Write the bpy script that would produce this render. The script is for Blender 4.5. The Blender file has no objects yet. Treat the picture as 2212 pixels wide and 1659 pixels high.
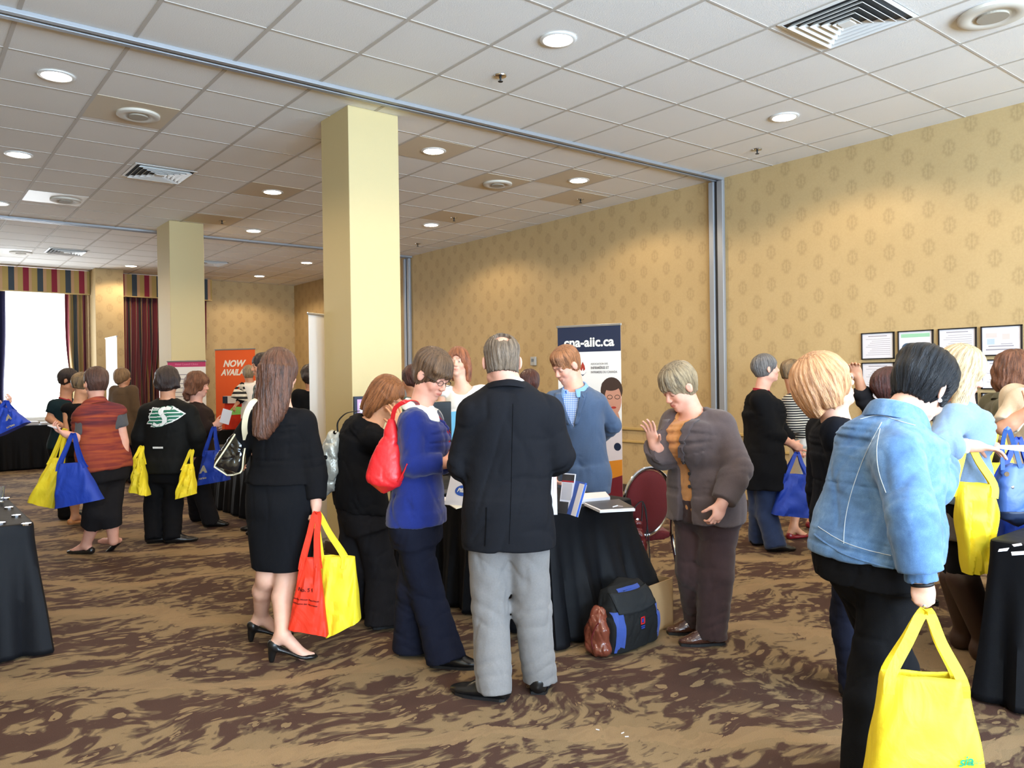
import bpy, bmesh, math, os, time
import numpy as np
from mathutils import Vector, Matrix

S = bpy.context.scene
COL = S.collection
PI = math.pi
# ------------------------------------------------------------------ camera, world, exposure
CAM = np.array([0.0, 0.0, 1.5])
CF = 1703.2                                   # focal length in pixels of the 2212-wide frame
CR = np.array([0.78388374, -0.62074391, -0.0142576])
CU = np.array([0.01500136, -0.00402189, 0.99987938])
CD = np.array([0.62072638, 0.78400308, -0.00615931])
cam_data = bpy.data.cameras.new('camera')
cam_data.sensor_width = 36.0
cam_data.lens = CF / 2212 * 36.0
cam_data.clip_start = 0.05
cam_data.clip_end = 200
cam = bpy.data.objects.new('camera', cam_data)
COL.objects.link(cam)
cam.matrix_world = Matrix(((CR[0], CU[0], -CD[0], CAM[0]), (CR[1], CU[1], -CD[1], CAM[1]), (CR[2], CU[2], -CD[2], CAM[2]), (0, 0, 0, 1)))
S.camera = cam
S.view_settings.view_transform = 'Standard'
S.view_settings.look = 'None'
S.view_settings.gamma = 1.0
S.view_settings.use_curve_mapping = False
S.view_settings.exposure = 0.4
world = bpy.data.worlds.new('world')
S.world = world
world.use_nodes = True
wbg = world.node_tree.nodes['Background']
wbg.inputs[0].default_value = (0.72, 0.86, 1.0, 1)
wbg.inputs[1].default_value = 3.0
S.cycles.max_bounces = 7
S.cycles.diffuse_bounces = 4
S.cycles.glossy_bounces = 3
S.cycles.transmission_bounces = 4
S.cycles.sample_clamp_indirect = 6.0
S.cycles.caustics_reflective = False
S.cycles.caustics_refractive = False

CEIL = 3.787
XR = 7.593          # right wall
XL = -3.2           # left wall
YF = 17.87          # far window wall
YB = -4.6           # wall behind the camera

def area_light(name, loc, rot, sx, sy, power, color):
    d = bpy.data.lights.new(name, 'AREA')
    d.shape = 'RECTANGLE'
    d.size, d.size_y = sx, sy
    d.energy = power
    d.color = color
    o = bpy.data.objects.new(name, d)
    COL.objects.link(o)
    o.location = loc
    o.rotation_euler = rot
    return o
# daylight through the windows: three behind the camera, two in the far wall, two in the left wall
for _x in (-0.9, 2.2, 5.3):
    area_light('window_daylight', (_x, YB + 0.06, 2.05), (PI / 2 + 0.72, 0, 0), 2.2, 2.3, 560, (0.60, 0.79, 1.0))
area_light('window_daylight', (0.9, YF + 0.1, 2.1), (-PI / 2, 0, 0), 3.6, 2.4, 70, (0.78, 0.9, 1.0))

# ------------------------------------------------------------------ helpers
def ray(px, py):
    return CR * ((px - 1106) / CF) - CU * ((py - 829.5) / CF) + CD

def pt(px, py, D):
    """the place at distance D (along the view axis) seen at pixel px, py"""
    return CAM + ray(px, py) * D

def floor_at(px, py, z=0.0):
    d = ray(px, py)
    return CAM + d * ((z - CAM[2]) / d[2])

def wall_x(px, py, X=XR):
    d = ray(px, py)
    return CAM + d * (X / d[0])

def depth(p):
    return float((np.asarray(p, float) - CAM) @ CD)

FH = np.array([CD[0], CD[1], 0.0]); FH /= np.linalg.norm(FH)      # away from the camera, level
RH = np.array([FH[1], -FH[0], 0.0])                               # to the right, level
UP = np.array([0.0, 0.0, 1.0])

def unit(v):
    v = np.asarray(v, float)
    n = np.linalg.norm(v)
    return v / n if n > 1e-9 else v

def heading(deg):
    """0 faces the camera, 90 faces picture right, 180 away, 270 picture left"""
    a = math.radians(deg)
    return -math.cos(a) * FH + math.sin(a) * RH

def tag(o, label=None, cat=None, group=None, kind=None):
    if label: o['label'] = label
    if cat: o['category'] = cat
    if group: o['group'] = group
    if kind: o['kind'] = kind
    return o

def empty(name, loc, label=None, cat=None, group=None, rz=0.0, kind=None):
    o = bpy.data.objects.new(name, None)
    o.empty_display_size = 0.1
    COL.objects.link(o)
    o.location = [float(c) for c in loc]
    o.rotation_euler = (0, 0, rz)
    return tag(o, label, cat, group, kind)

def mesh_np(name, verts, quads, mats, parent=None, origin=None, smooth=True, colors=None, attr=None, face_mats=None):
    """one object from arrays; verts are in world places, origin is the object's (or its root's) place"""
    v = np.asarray(verts, np.float32)
    if origin is not None:
        v = v - np.asarray(origin, np.float32)
    me = bpy.data.meshes.new(name)
    if isinstance(quads, np.ndarray) and quads.ndim == 2:
        n, w = quads.shape
        me.vertices.add(len(v)); me.vertices.foreach_set('co', v.ravel())
        me.loops.add(n * w); me.loops.foreach_set('vertex_index', quads.astype(np.int32).ravel())
        me.polygons.add(n)
        me.polygons.foreach_set('loop_start', np.arange(n, dtype=np.int32) * w)
        me.polygons.foreach_set('loop_total', np.full(n, w, np.int32))
        me.update(calc_edges=True)
    else:
        me.from_pydata([tuple(map(float, q)) for q in v], [], [tuple(map(int, f)) for f in quads])
        me.update()
    if not isinstance(mats, (list, tuple)): mats = [mats]
    for m in mats: me.materials.append(m)
    if smooth: me.polygons.foreach_set('use_smooth', np.ones(len(me.polygons), bool))
    if face_mats is not None: me.polygons.foreach_set('material_index', np.asarray(face_mats, np.int32))
    if colors is not None:
        a = me.color_attributes.new('Col', 'FLOAT_COLOR', 'POINT')
        c = np.ones((len(v), 4), np.float32); c[:, :3] = colors
        a.data.foreach_set('color', c.ravel())
    if attr is not None:
        a = me.attributes.new('flow', 'FLOAT_VECTOR', 'POINT')
        a.data.foreach_set('vector', np.asarray(attr, np.float32).ravel())
    me.update()
    o = bpy.data.objects.new(name, me)
    COL.objects.link(o)
    if parent is not None: o.parent = parent
    elif origin is not None: o.location = [float(c) for c in origin]
    return o

class MB:
    """collects simple solids into one mesh"""
    def __init__(self): self.v = []; self.f = []; self.m = []
    def add(self, vs, fs, mi=0):
        b = len(self.v)
        self.v += [tuple(map(float, p)) for p in vs]
        self.f += [tuple(b + i for i in f) for f in fs]
        self.m += [mi] * len(fs)
    def box(self, lo, hi, mi=0, fr=None):
        x0, y0, z0 = lo; x1, y1, z1 = hi
        vs = [(x0, y0, z0), (x1, y0, z0), (x1, y1, z0), (x0, y1, z0), (x0, y0, z1), (x1, y0, z1), (x1, y1, z1), (x0, y1, z1)]
        if fr is not None: vs = [fr[0] + fr[1] * a + fr[2] * b + fr[3] * c for a, b, c in vs]
        self.add(vs, [(0, 3, 2, 1), (4, 5, 6, 7), (0, 1, 5, 4), (1, 2, 6, 5), (2, 3, 7, 6), (3, 0, 4, 7)], mi)
    def lathe(self, c, prof, n=32, mi=0, ax=None):
        """prof: list of (radius, height) around c"""
        c = np.asarray(c, float)
        if ax is None: A, B, Z = np.array([1., 0, 0]), np.array([0, 1., 0]), UP
        else:
            Z = unit(ax); A = unit(np.cross(Z, [0.3, 0.9, 0.2])); B = np.cross(Z, A)
        vs = []
        for r, h in prof:
            for k in range(n):
                a = 2 * PI * k / n
                vs.append(c + A * r * math.cos(a) + B * r * math.sin(a) + Z * h)
        fs = []
        for i in range(len(prof) - 1):
            for k in range(n):
                fs.append((i * n + k, i * n + (k + 1) % n, (i + 1) * n + (k + 1) % n, (i + 1) * n + k))
        fs.append(tuple(range(n - 1, -1, -1))); fs.append(tuple((len(prof) - 1) * n + k for k in range(n)))
        self.add(vs, fs, mi)
    def tube(self, pts, r, n=8, mi=0, closed=False):
        P = [np.asarray(p, float) for p in pts]; m = len(P)
        R = r if isinstance(r, (list, tuple)) else [r] * m
        vs = []; prev = None
        for i in range(m):
            if closed: t = unit(P[(i + 1) % m] - P[i - 1])
            else: t = unit(P[min(i + 1, m - 1)] - P[max(i - 1, 0)])
            if prev is None:
                a = np.array([0, 0, 1.]) if abs(t[2]) < 0.9 else np.array([1., 0, 0])
                prev = unit(np.cross(t, a))
            u = unit(prev - t * (prev @ t)); w = np.cross(t, u); prev = u
            for k in range(n):
                a = 2 * PI * k / n
                vs.append(P[i] + (u * math.cos(a) + w * math.sin(a)) * R[i])
        fs = []
        for i in range(m if closed else m - 1):
            j = (i + 1) % m
            for k in range(n):
                fs.append((i * n + k, i * n + (k + 1) % n, j * n + (k + 1) % n, j * n + k))
        if not closed:
            fs.append(tuple(range(n - 1, -1, -1))); fs.append(tuple((m - 1) * n + k for k in range(n)))
        self.add(vs, fs, mi)
    def ribbon(self, pts, side, w, th, mi=0, closed=False):
        """flat strap: width w along side (a vector or one per point), thickness th"""
        P = [np.asarray(p, float) for p in pts]; m = len(P); vs = []
        for i in range(m):
            t = unit(P[(i + 1) % m] - P[i - 1]) if closed else unit(P[min(i + 1, m - 1)] - P[max(i - 1, 0)])
            s = np.asarray(side[i] if isinstance(side, list) else side, float)
            s = unit(s - t * (s @ t)); nn = np.cross(t, s)
            ww = w[i] if isinstance(w, (list, tuple)) else w
            for a, b in ((-1, -1), (1, -1), (1, 1), (-1, 1)):
                vs.append(P[i] + s * a * ww / 2 + nn * b * th / 2)
        fs = []
        for i in range(m if closed else m - 1):
            j = (i + 1) % m
            for k in range(4):
                fs.append((i * 4 + k, i * 4 + (k + 1) % 4, j * 4 + (k + 1) % 4, j * 4 + k))
        if not closed: fs += [(3, 2, 1, 0), tuple((m - 1) * 4 + k for k in range(4))]
        self.add(vs, fs, mi)
    def grid(self, G, mi=0, flip=False):
        """G: rows x cols x 3 array"""
        G = np.asarray(G); a, b = G.shape[:2]
        fs = []
        for i in range(a - 1):
            for j in range(b - 1):
                f = (i * b + j, i * b + j + 1, (i + 1) * b + j + 1, (i + 1) * b + j)
                fs.append(f[::-1] if flip else f)
        self.add(G.reshape(-1, 3), fs, mi)
    def build(self, name, mats, parent=None, origin=None, smooth=False, bevel=0.0, solid=0.0, fix=True, sub=0):
        v = np.array(self.v, float)
        if origin is not None: v = v - np.asarray(origin, float)
        me = bpy.data.meshes.new(name)
        me.from_pydata([tuple(p) for p in v], [], self.f)
        if not isinstance(mats, (list, tuple)): mats = [mats]
        for m in mats: me.materials.append(m)
        me.polygons.foreach_set('material_index', self.m)
        if fix:
            bm = bmesh.new(); bm.from_mesh(me)
            bmesh.ops.recalc_face_normals(bm, faces=bm.faces)
            bm.to_mesh(me); bm.free()
        if smooth:
            me.polygons.foreach_set('use_smooth', [True] * len(me.polygons))
            try: me.set_sharp_from_angle(angle=math.radians(40))
            except Exception: pass
        me.update()
        o = bpy.data.objects.new(name, me)
        COL.objects.link(o)
        if solid:
            md = o.modifiers.new('solid', 'SOLIDIFY'); md.thickness = solid; md.offset = 0
        if bevel:
            md = o.modifiers.new('bevel', 'BEVEL'); md.width = bevel; md.segments = 2; md.limit_method = 'ANGLE'
        if sub:
            md = o.modifiers.new('sub', 'SUBSURF'); md.levels = sub; md.render_levels = sub
        if parent is not None: o.parent = parent
        elif origin is not None: o.location = [float(c) for c in origin]
        return o

def crv(pts, n=6, closed=False):
    """Catmull-Rom through pts (any dimension)"""
    P = np.asarray(pts, float); m = len(P); out = []
    rng = range(m) if closed else range(m - 1)
    for i in rng:
        if closed: p0, p1, p2, p3 = P[i - 1], P[i], P[(i + 1) % m], P[(i + 2) % m]
        else: p0, p1, p2, p3 = P[max(i - 1, 0)], P[i], P[i + 1], P[min(i + 2, m - 1)]
        for k in range(n):
            t = k / n
            out.append(0.5 * ((2 * p1) + (p2 - p0) * t + (2 * p0 - 5 * p1 + 4 * p2 - p3) * t * t + (3 * p1 - p0 - 3 * p2 + p3) * t ** 3))
    if not closed: out.append(P[-1])
    return np.array(out)

# ------------------------------------------------------------------ materials
MATS = {}
def lin(c):
    """sRGB 0-255 triple to linear"""
    return tuple((x / 255 / 12.92) if x / 255 <= 0.04045 else ((x / 255 + 0.055) / 1.055) ** 2.4 for x in c)

class NT:
    def __init__(self, name):
        self.m = bpy.data.materials.new(name); self.m.use_nodes = True
        self.t = self.m.node_tree; self.b = self.t.nodes['Principled BSDF']; self.out = self.t.nodes['Material Output']
    def n(self, typ, **kw):
        o = self.t.nodes.new(typ)
        for k, v in kw.items():
            if k.startswith('i_'):
                key = k[2:]; key = int(key) if key.isdigit() else key.replace('_', ' ')
                self.set(o.inputs[key], v)
            else: setattr(o, k, v)
        return o
    def set(self, inp, v):
        if isinstance(v, bpy.types.NodeSocket): self.t.links.new(v, inp)
        elif isinstance(v, bpy.types.Node): self.t.links.new(v.outputs[0], inp)
        else:
            if hasattr(inp.default_value, '__len__') and len(inp.default_value) == 4 and len(v) == 3: v = (*v, 1)
            inp.default_value = v
    def math(self, op, a, b=None, c=None):
        o = self.t.nodes.new('ShaderNodeMath'); o.operation = op
        self.set(o.inputs[0], a)
        if b is not None: self.set(o.inputs[1], b)
        if c is not None: self.set(o.inputs[2], c)
        return o.outputs[0]
    def mix(self, fac, a, b, mode='MIX'):
        o = self.t.nodes.new('ShaderNodeMix'); o.data_type = 'RGBA'; o.blend_type = mode
        self.set(o.inputs[0], fac); self.set(o.inputs[6], a); self.set(o.inputs[7], b)
        return o.outputs[2]
    def ramp(self, fac, stops, interp='LINEAR'):
        o = self.t.nodes.new('ShaderNodeValToRGB'); o.color_ramp.interpolation = interp
        e = o.color_ramp.elements
        while len(e) < len(stops): e.new(0.5)
        for k, (p, c) in enumerate(stops):
            e[k].position = p; e[k].color = (*c, 1) if len(c) == 3 else c
        self.set(o.inputs[0], fac)
        return o.outputs[0]
    def coord(self, scale=(1, 1, 1), kind='Object', rot=(0, 0, 0)):
        tc = self.t.nodes.new('ShaderNodeTexCoord')
        mp = self.t.nodes.new('ShaderNodeMapping')
        mp.inputs['Scale'].default_value = scale; mp.inputs['Rotation'].default_value = rot
        self.t.links.new(tc.outputs[kind], mp.inputs[0])
        return mp.outputs[0]
    def noise(self, vec, scale, detail=2, dist=0.0, rough=0.5):
        o = self.n('ShaderNodeTexNoise', i_Scale=scale, i_Detail=detail, i_Distortion=dist, i_Roughness=rough)
        self.set(o.inputs['Vector'], vec)
        return o.outputs[0]
    def bump(self, h, strength=0.3, dist=0.01):
        o = self.n('ShaderNodeBump', i_Strength=strength, i_Distance=dist)
        self.set(o.inputs['Height'], h)
        self.t.links.new(o.outputs[0], self.b.inputs['Normal'])
    def base(self, c): self.set(self.b.inputs['Base Color'], c)
    def rough(self, v): self.set(self.b.inputs['Roughness'], v)

def plain(name, rgb, rough=0.5, metal=0.0, spec=0.5, bump=0.0, bscale=60, coat=0.0, var=0.0, trans=0.0):
    key = ('p', name)
    if key in MATS: return MATS[key]
    t = NT(name)
    c = lin(rgb)
    vec = t.coord()
    if var > 0:
        nz = t.noise(vec, 9, 3)
        t.base(t.mix(nz, tuple(x * (1 - var) for x in c), tuple(min(1, x * (1 + var)) for x in c)))
    else: t.base(c)
    t.rough(rough); t.b.inputs['Metallic'].default_value = metal
    t.b.inputs['Specular IOR Level'].default_value = spec
    if coat: t.b.inputs['Coat Weight'].default_value = coat; t.b.inputs['Coat Roughness'].default_value = 0.08
    if bump: t.bump(t.noise(vec, bscale, 3), bump, 0.01)
    MATS[key] = t.m
    return t.m

def fabric(name, rgb, rough=0.9, weave=350, fold=0.35, var=0.12, sheen=0.15, fscale=(7, 7, 3.5)):
    """woven cloth: slight tone variation of the yarn, fine weave and soft fold relief"""
    key = ('f', name)
    if key in MATS: return MATS[key]
    t = NT(name); c = lin(rgb)
    vec = t.coord()
    nz = t.noise(vec, weave * 0.35, 2)
    t.base(t.mix(nz, tuple(x * (1 - var) for x in c), tuple(min(1, x * (1 + var)) for x in c)))
    dk = max(c) < 0.03
    t.rough(rough); t.b.inputs['Sheen Weight'].default_value = 0.0 if dk else sheen
    t.b.inputs['Specular IOR Level'].default_value = 0.16 if dk else 0.25
    f = t.noise(t.coord(fscale), 1.0, 2, 0.6)
    w = t.noise(vec, weave, 1)
    t.bump(t.math('ADD', t.math('MULTIPLY', f, fold * 1.5), t.math('MULTIPLY', w, 0.03)), 0.55, 0.03)
    MATS[key] = t.m
    return t.m

def attr_mat(name, rough=0.6, bump=0.0, bscale=120, spec=0.35, sss=0.0):
    """colour comes from the mesh's own painted regions (lips, brows, skin)"""
    key = ('a', name)
    if key in MATS: return MATS[key]
    t = NT(name)
    a = t.n('ShaderNodeVertexColor', layer_name='Col')
    nz = t.noise(t.coord(), 28, 3)
    t.base(t.mix(0.16, a.outputs[0], t.ramp(nz, [(0.35, lin((205, 120, 100))), (0.65, lin((250, 215, 190)))]), 'SOFT_LIGHT'))
    t.rough(rough); t.b.inputs['Specular IOR Level'].default_value = spec
    if sss:
        t.b.inputs['Subsurface Weight'].default_value = sss
        t.b.inputs['Subsurface Radius'].default_value = (1.0, 0.35, 0.2)
        t.b.inputs['Subsurface Scale'].default_value = 0.006
    if bump: t.bump(t.noise(t.coord(), bscale, 3), bump, 0.002)
    MATS[key] = t.m
    return t.m

def hair_mat(name, rgb, rgb2, rough=0.42, freq=1.0, spec=0.5):
    key = ('h', name)
    if key in MATS: return MATS[key]
    t = NT(name)
    a = t.n('ShaderNodeAttribute', attribute_name='flow')
    mp = t.n('ShaderNodeMapping'); t.t.links.new(a.outputs['Vector'], mp.inputs[0])
    n1 = t.noise(mp.outputs[0], 9 * freq, 3, 0.3); n2 = t.noise(mp.outputs[0], 42 * freq, 3)
    f = t.math('ADD', t.math('MULTIPLY', n1, 0.6), t.math('MULTIPLY', n2, 0.4))
    t.base(t.ramp(f, [(0.36, lin(rgb2)), (0.5, lin(rgb)), (0.66, tuple(min(1, x * 1.5 + 0.004) for x in lin(rgb)))]))
    t.rough(rough); t.b.inputs['Specular IOR Level'].default_value = spec
    t.bump(t.math('ADD', t.math('MULTIPLY', n2, 0.7), t.math('MULTIPLY', n1, 0.7)), 0.9, 0.012)
    MATS[key] = t.m
    return t.m

def emit(name, rgb, strength):
    key = ('e', name)
    if key in MATS: return MATS[key]
    t = NT(name); t.base((0.8, 0.8, 0.8))
    t.b.inputs['Emission Color'].default_value = (*rgb, 1); t.b.inputs['Emission Strength'].default_value = strength
    MATS[key] = t.m
    return t.m

def text_mesh(name, s, size, mat, origin, right, up, parent=None, root=None, extrude=0.0008, bold=0.0, shear=0.0, align='CENTER', spacing=1.0, sx=1.0):
    """lettering as a thin mesh whose centre is at origin (world), reading along right"""
    cu = bpy.data.curves.new(name, 'FONT'); cu.body = s; cu.size = size; cu.extrude = extrude
    cu.offset = bold; cu.shear = shear; cu.align_x = align; cu.align_y = 'CENTER'; cu.space_character = spacing; cu.resolution_u = 3
    o = bpy.data.objects.new(name, cu); COL.objects.link(o)
    dg = bpy.context.evaluated_depsgraph_get(); dg.update()
    me = bpy.data.meshes.new_from_object(o.evaluated_get(dg))
    bpy.data.objects.remove(o)
    r, u = unit(right), unit(up); n = np.cross(r, u)
    base = np.zeros(3) if root is None else np.asarray(root, float)
    v = np.zeros(len(me.vertices) * 3, np.float32); me.vertices.foreach_get('co', v); v = v.reshape(-1, 3)
    w = np.asarray(origin, float) - base + v[:, :1] * sx * r + v[:, 1:2] * u + v[:, 2:3] * n
    me.vertices.foreach_set('co', w.astype(np.float32).ravel())
    me.materials.clear(); me.materials.append(mat); me.name = name; me.update()
    ob = bpy.data.objects.new(name, me); COL.objects.link(ob)
    if parent is not None: ob.parent = parent
    elif root is not None: ob.location = [float(c) for c in root]
    return ob
# ------------------------------------------------------------------ the room
def mat_carpet():
    t = NT('patterned_carpet')
    v = t.coord((1, 1, 1))
    warp = t.n('ShaderNodeTexNoise', i_Scale=1.3, i_Detail=2.0); t.set(warp.inputs['Vector'], v)
    sc = t.n('ShaderNodeVectorMath', operation='SCALE'); t.set(sc.inputs[0], warp.outputs['Color']); sc.inputs['Scale'].default_value = 0.55
    ad = t.n('ShaderNodeVectorMath', operation='ADD'); t.set(ad.inputs[0], v); t.set(ad.inputs[1], sc.outputs[0])
    mp = t.n('ShaderNodeMapping'); t.set(mp.inputs[0], ad.outputs[0]); mp.inputs['Rotation'].default_value = (0, 0, math.radians(-38)); mp.inputs['Scale'].default_value = (0.62, 1.25, 1)
    big = t.noise(mp.outputs[0], 6.0, 3, 0.8, 0.5)
    small = t.noise(mp.outputs[0], 13.0, 2, 0.9)
    sweep = t.n('ShaderNodeTexWave', i_Scale=0.34, i_Distortion=5.5, i_Detail=2.0, i_Detail_Scale=1.3); t.set(sweep.inputs['Vector'], mp.outputs[0])
    vo = t.n('ShaderNodeTexVoronoi', i_Scale=10.5, feature='F1'); t.set(vo.inputs['Vector'], mp.outputs[0])
    leaf = t.math('LESS_THAN', vo.outputs['Distance'], t.math('MULTIPLY_ADD', small, 0.55, 0.0))
    f = t.math('ADD', t.math('MULTIPLY', big, 0.62), t.math('ADD', t.math('MULTIPLY', small, 0.42), t.math('MULTIPLY', sweep.outputs['Fac'], 0.1)))
    tone = t.ramp(f, [(0.0, lin((70, 50, 43))), (0.548, lin((76, 55, 47))), (0.565, lin((94, 76, 60))), (0.592, lin((106, 88, 68))), (0.61, lin((134, 112, 83))), (1.0, lin((144, 121, 92)))], 'LINEAR')
    dark2 = t.mix(t.math('MULTIPLY', leaf, t.math('LESS_THAN', f, 0.54)), tone, lin((134, 112, 83)))
    streak = t.math('GREATER_THAN', sweep.outputs['Fac'], t.math('MULTIPLY_ADD', small, 0.25, 0.83))
    c = t.mix(t.math('MULTIPLY', streak, 0.85), dark2, lin((146, 121, 90)))
    pile = t.noise(v, 260, 2)
    t.base(t.mix(0.35, c, t.ramp(pile, [(0.3, (0.2, 0.2, 0.2)), (0.7, (0.62, 0.62, 0.62))]), 'OVERLAY'))
    t.rough(0.85); t.b.inputs['Specular IOR Level'].default_value = 0.15; t.b.inputs['Sheen Weight'].default_value = 0.0
    t.bump(pile, 0.35, 0.004)
    return t.m

def mat_wallpaper(axis='Y'):
    t = NT('gold_damask_wallpaper')
    tc = t.n('ShaderNodeTexCoord'); sp = t.n('ShaderNodeSeparateXYZ'); t.set(sp.inputs[0], tc.outputs['Object'])
    a, z = sp.outputs[1 if axis == 'Y' else 0], sp.outputs[2]
    P, Q = 0.37, 0.35
    def motif(oa, oz):
        u = t.math('SUBTRACT', t.math('FRACT', t.math('DIVIDE', t.math('ADD', a, oa), P)), 0.5)
        w = t.math('SUBTRACT', t.math('FRACT', t.math('DIVIDE', t.math('ADD', z, oz), Q)), 0.5)
        ur = t.math('DIVIDE', u, 0.20); wr = t.math('DIVIDE', w, 0.29)
        r = t.math('SQRT', t.math('ADD', t.math('MULTIPLY', ur, ur), t.math('MULTIPLY', wr, wr)))
        ang = t.math('ARCTAN2', ur, wr)
        pet = t.math('MULTIPLY', t.math('COSINE', t.math('MULTIPLY', ang, 8)), 0.08)
        rr = t.math('ADD', r, pet)
        ring = t.math('COSINE', t.math('MULTIPLY', rr, 11.0))
        body = t.n('ShaderNodeMapRange', interpolation_type='SMOOTHSTEP'); t.set(body.inputs[0], rr)
        for k, val in ((1, 0.75), (2, 1.05), (3, 1.0), (4, 0.0)): body.inputs[k].default_value = val
        stem = t.math('LESS_THAN', t.math('ABSOLUTE', ur), 0.10)
        tex = t.math('ADD', t.math('MULTIPLY', ring, 0.32), t.math('ADD', 0.5, t.math('MULTIPLY', stem, 0.45)))
        return t.math('MULTIPLY', body.outputs[0], tex)
    m = t.math('MAXIMUM', motif(0.0, 0.13), motif(P / 2, 0.13 + Q / 2))
    v = t.coord()
    blot = t.noise(v, 2.2, 3); fine = t.noise(v, 60, 3)
    basec = t.mix(t.math('MULTIPLY_ADD', fine, 0.5, t.math('MULTIPLY', blot, 0.5)), lin((176, 150, 104)), lin((202, 176, 130)))
    c = t.mix(t.math('MULTIPLY', t.math('MINIMUM', m, 1.0), 0.34), basec, lin((140, 116, 76)))
    t.base(c); t.rough(0.62); t.b.inputs['Specular IOR Level'].default_value = 0.35
    t.bump(t.math('ADD', fine, m), 0.12, 0.003)
    return t.m

def mat_tile():
    t = NT('acoustic_ceiling_tile'); v = t.coord()
    n = t.noise(v, 95, 3)
    cell = t.n('ShaderNodeTexVoronoi', i_Scale=170); t.set(cell.inputs['Vector'], v)
    t.base(t.mix(t.noise(v, 1.1, 2), lin((236, 234, 230)), lin((244, 243, 240))))
    t.rough(0.9); t.b.inputs['Specular IOR Level'].default_value = 0.2
    t.bump(t.math('ADD', n, t.math('MULTIPLY', cell.outputs['Distance'], 0.6)), 0.25, 0.004)
    return t.m

def mat_stripes(name, axis, per, z_amp=0.0):
    """upholstery stripes: burgundy, tan, gold, slate"""
    t = NT(name)
    tc = t.n('ShaderNodeTexCoord'); sp = t.n('ShaderNodeSeparateXYZ'); t.set(sp.inputs[0], tc.outputs['Object'])
    u = t.math('FRACT', t.math('DIVIDE', sp.outputs[axis], per))
    R_, T_, G_, N_ = lin((138, 26, 48)), lin((192, 150, 110)), lin((176, 148, 84)), lin((56, 66, 74))
    c = t.ramp(u, [(0.0, R_), (0.2, T_), (0.30, G_), (0.5, N_), (0.7, T_), (0.82, G_)], 'CONSTANT')
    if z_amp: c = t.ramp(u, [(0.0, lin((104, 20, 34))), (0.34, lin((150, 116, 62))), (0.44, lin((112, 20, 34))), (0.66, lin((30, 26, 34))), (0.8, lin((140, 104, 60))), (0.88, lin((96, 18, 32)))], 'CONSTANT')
    t.base(c); t.rough(0.8); t.b.inputs['Sheen Weight'].default_value = 0.2
    t.bump(t.noise(t.coord(), 160, 2), 0.2, 0.003)
    return t.m

M_carpet = mat_carpet()
M_wallY = mat_wallpaper('Y'); M_wallX = mat_wallpaper('X')
M_tile = mat_tile()
M_tbar = plain('ceiling_grid_metal', (196, 190, 182), 0.7)
M_alu = plain('brushed_aluminium', (160, 164, 170), 0.45, 0.4, bump=0.05)
M_aludark = plain('dark_track_slot', (38, 36, 36), 0.6)
M_col = plain('column_paint', (200, 182, 134), 0.6, bump=0.08, bscale=160)
M_white = plain('white_enamel', (235, 235, 232), 0.4)
M_gold = plain('gold_moulding', (190, 160, 98), 0.45, bump=0.05)
M_base = plain('brown_baseboard', (66, 48, 36), 0.5)
M_beige = plain('beige_ceiling_panel', (214, 200, 176), 0.7, bump=0.1, bscale=150)
M_black = plain('matt_black_metal', (22, 22, 24), 0.5)
M_chrome = plain('polished_chrome', (205, 205, 210), 0.12, 1.0)

def struct(mb, name, m, **kw):
    o = mb.build(name, m, **kw); o['kind'] = 'structure'; return o

b = MB(); b.box((XL, YB, -0.1), (XR, YF, 0)); struct(b, 'floor', M_carpet)
b = MB(); b.box((XL, YB, CEIL), (XR, YF, CEIL + 0.12)); struct(b, 'ceiling', M_tile)
# right wall: lower dado, rails, upper paper
b = MB(); b.box((XR, YB, 0), (XR + 0.2, YF + 0.2, CEIL)); struct(b, 'wall_right', M_wallY)
b = MB()
for z0, z1, d in ((0.815, 0.85, 0.025), (0.65, 0.68, 0.02)):
    for ya, yb in ((YB, 5.60), (5.80, 12.5), (12.78, YF)):
        b.box((XR - d, ya, z0), (XR, yb, z1))
struct(b, 'trim_1', M_gold, bevel=0.006)
b = MB(); b.box((XR - 0.02, YB, 0), (XR, YF, 0.1)); struct(b, 'baseboard_right', M_base, bevel=0.005)
# far wall with a window opening (x -0.6..3.1, z .86..3.4) and a second one behind curtains (x 3.95..5.4)
b = MB()
for x0, x1, z0, z1 in ((XL, -0.6, 0, CEIL), (-0.6, 3.12, 0, 0.84), (-0.6, 3.12, 3.42, CEIL), (3.12, 4.0, 0, CEIL), (4.0, 5.4, 0, 0.84), (4.0, 5.4, 3.42, CEIL), (5.4, XR, 0, CEIL)):
    b.box((x0, YF, z0), (x1, YF + 0.2, z1))
struct(b, 'wall_far', M_wallX)
b = MB(); b.box((5.4, YF - 0.02, 0), (XR, YF, 0.1)); b.box((XL, YF - 0.02, 0), (3.2, YF, 0.1)); struct(b, 'baseboard_far', M_base)
b = MB(); b.box((5.4, YF - 0.03, 0.815), (XR, YF, 0.85)); struct(b, 'trim_2', M_gold)
# wall behind the camera with three windows, and the left wall with two
b = MB()
xs = [XL, -2.0, 0.2, 1.1, 3.3, 4.2, 6.4, XR]
for i in range(len(xs) - 1):
    if i % 2 == 0: b.box((xs[i], YB - 0.2, 0), (xs[i + 1], YB, CEIL))
    else:
        b.box((xs[i], YB - 0.2, 0), (xs[i + 1], YB, 0.85)); b.box((xs[i], YB - 0.2, 3.3), (xs[i + 1], YB, CEIL))
struct(b, 'wall_back', M_wallX)
b = MB(); b.box((XL - 0.2, YB, 0), (XL, YF, CEIL))
struct(b, 'wall_left', M_wallY)

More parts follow.
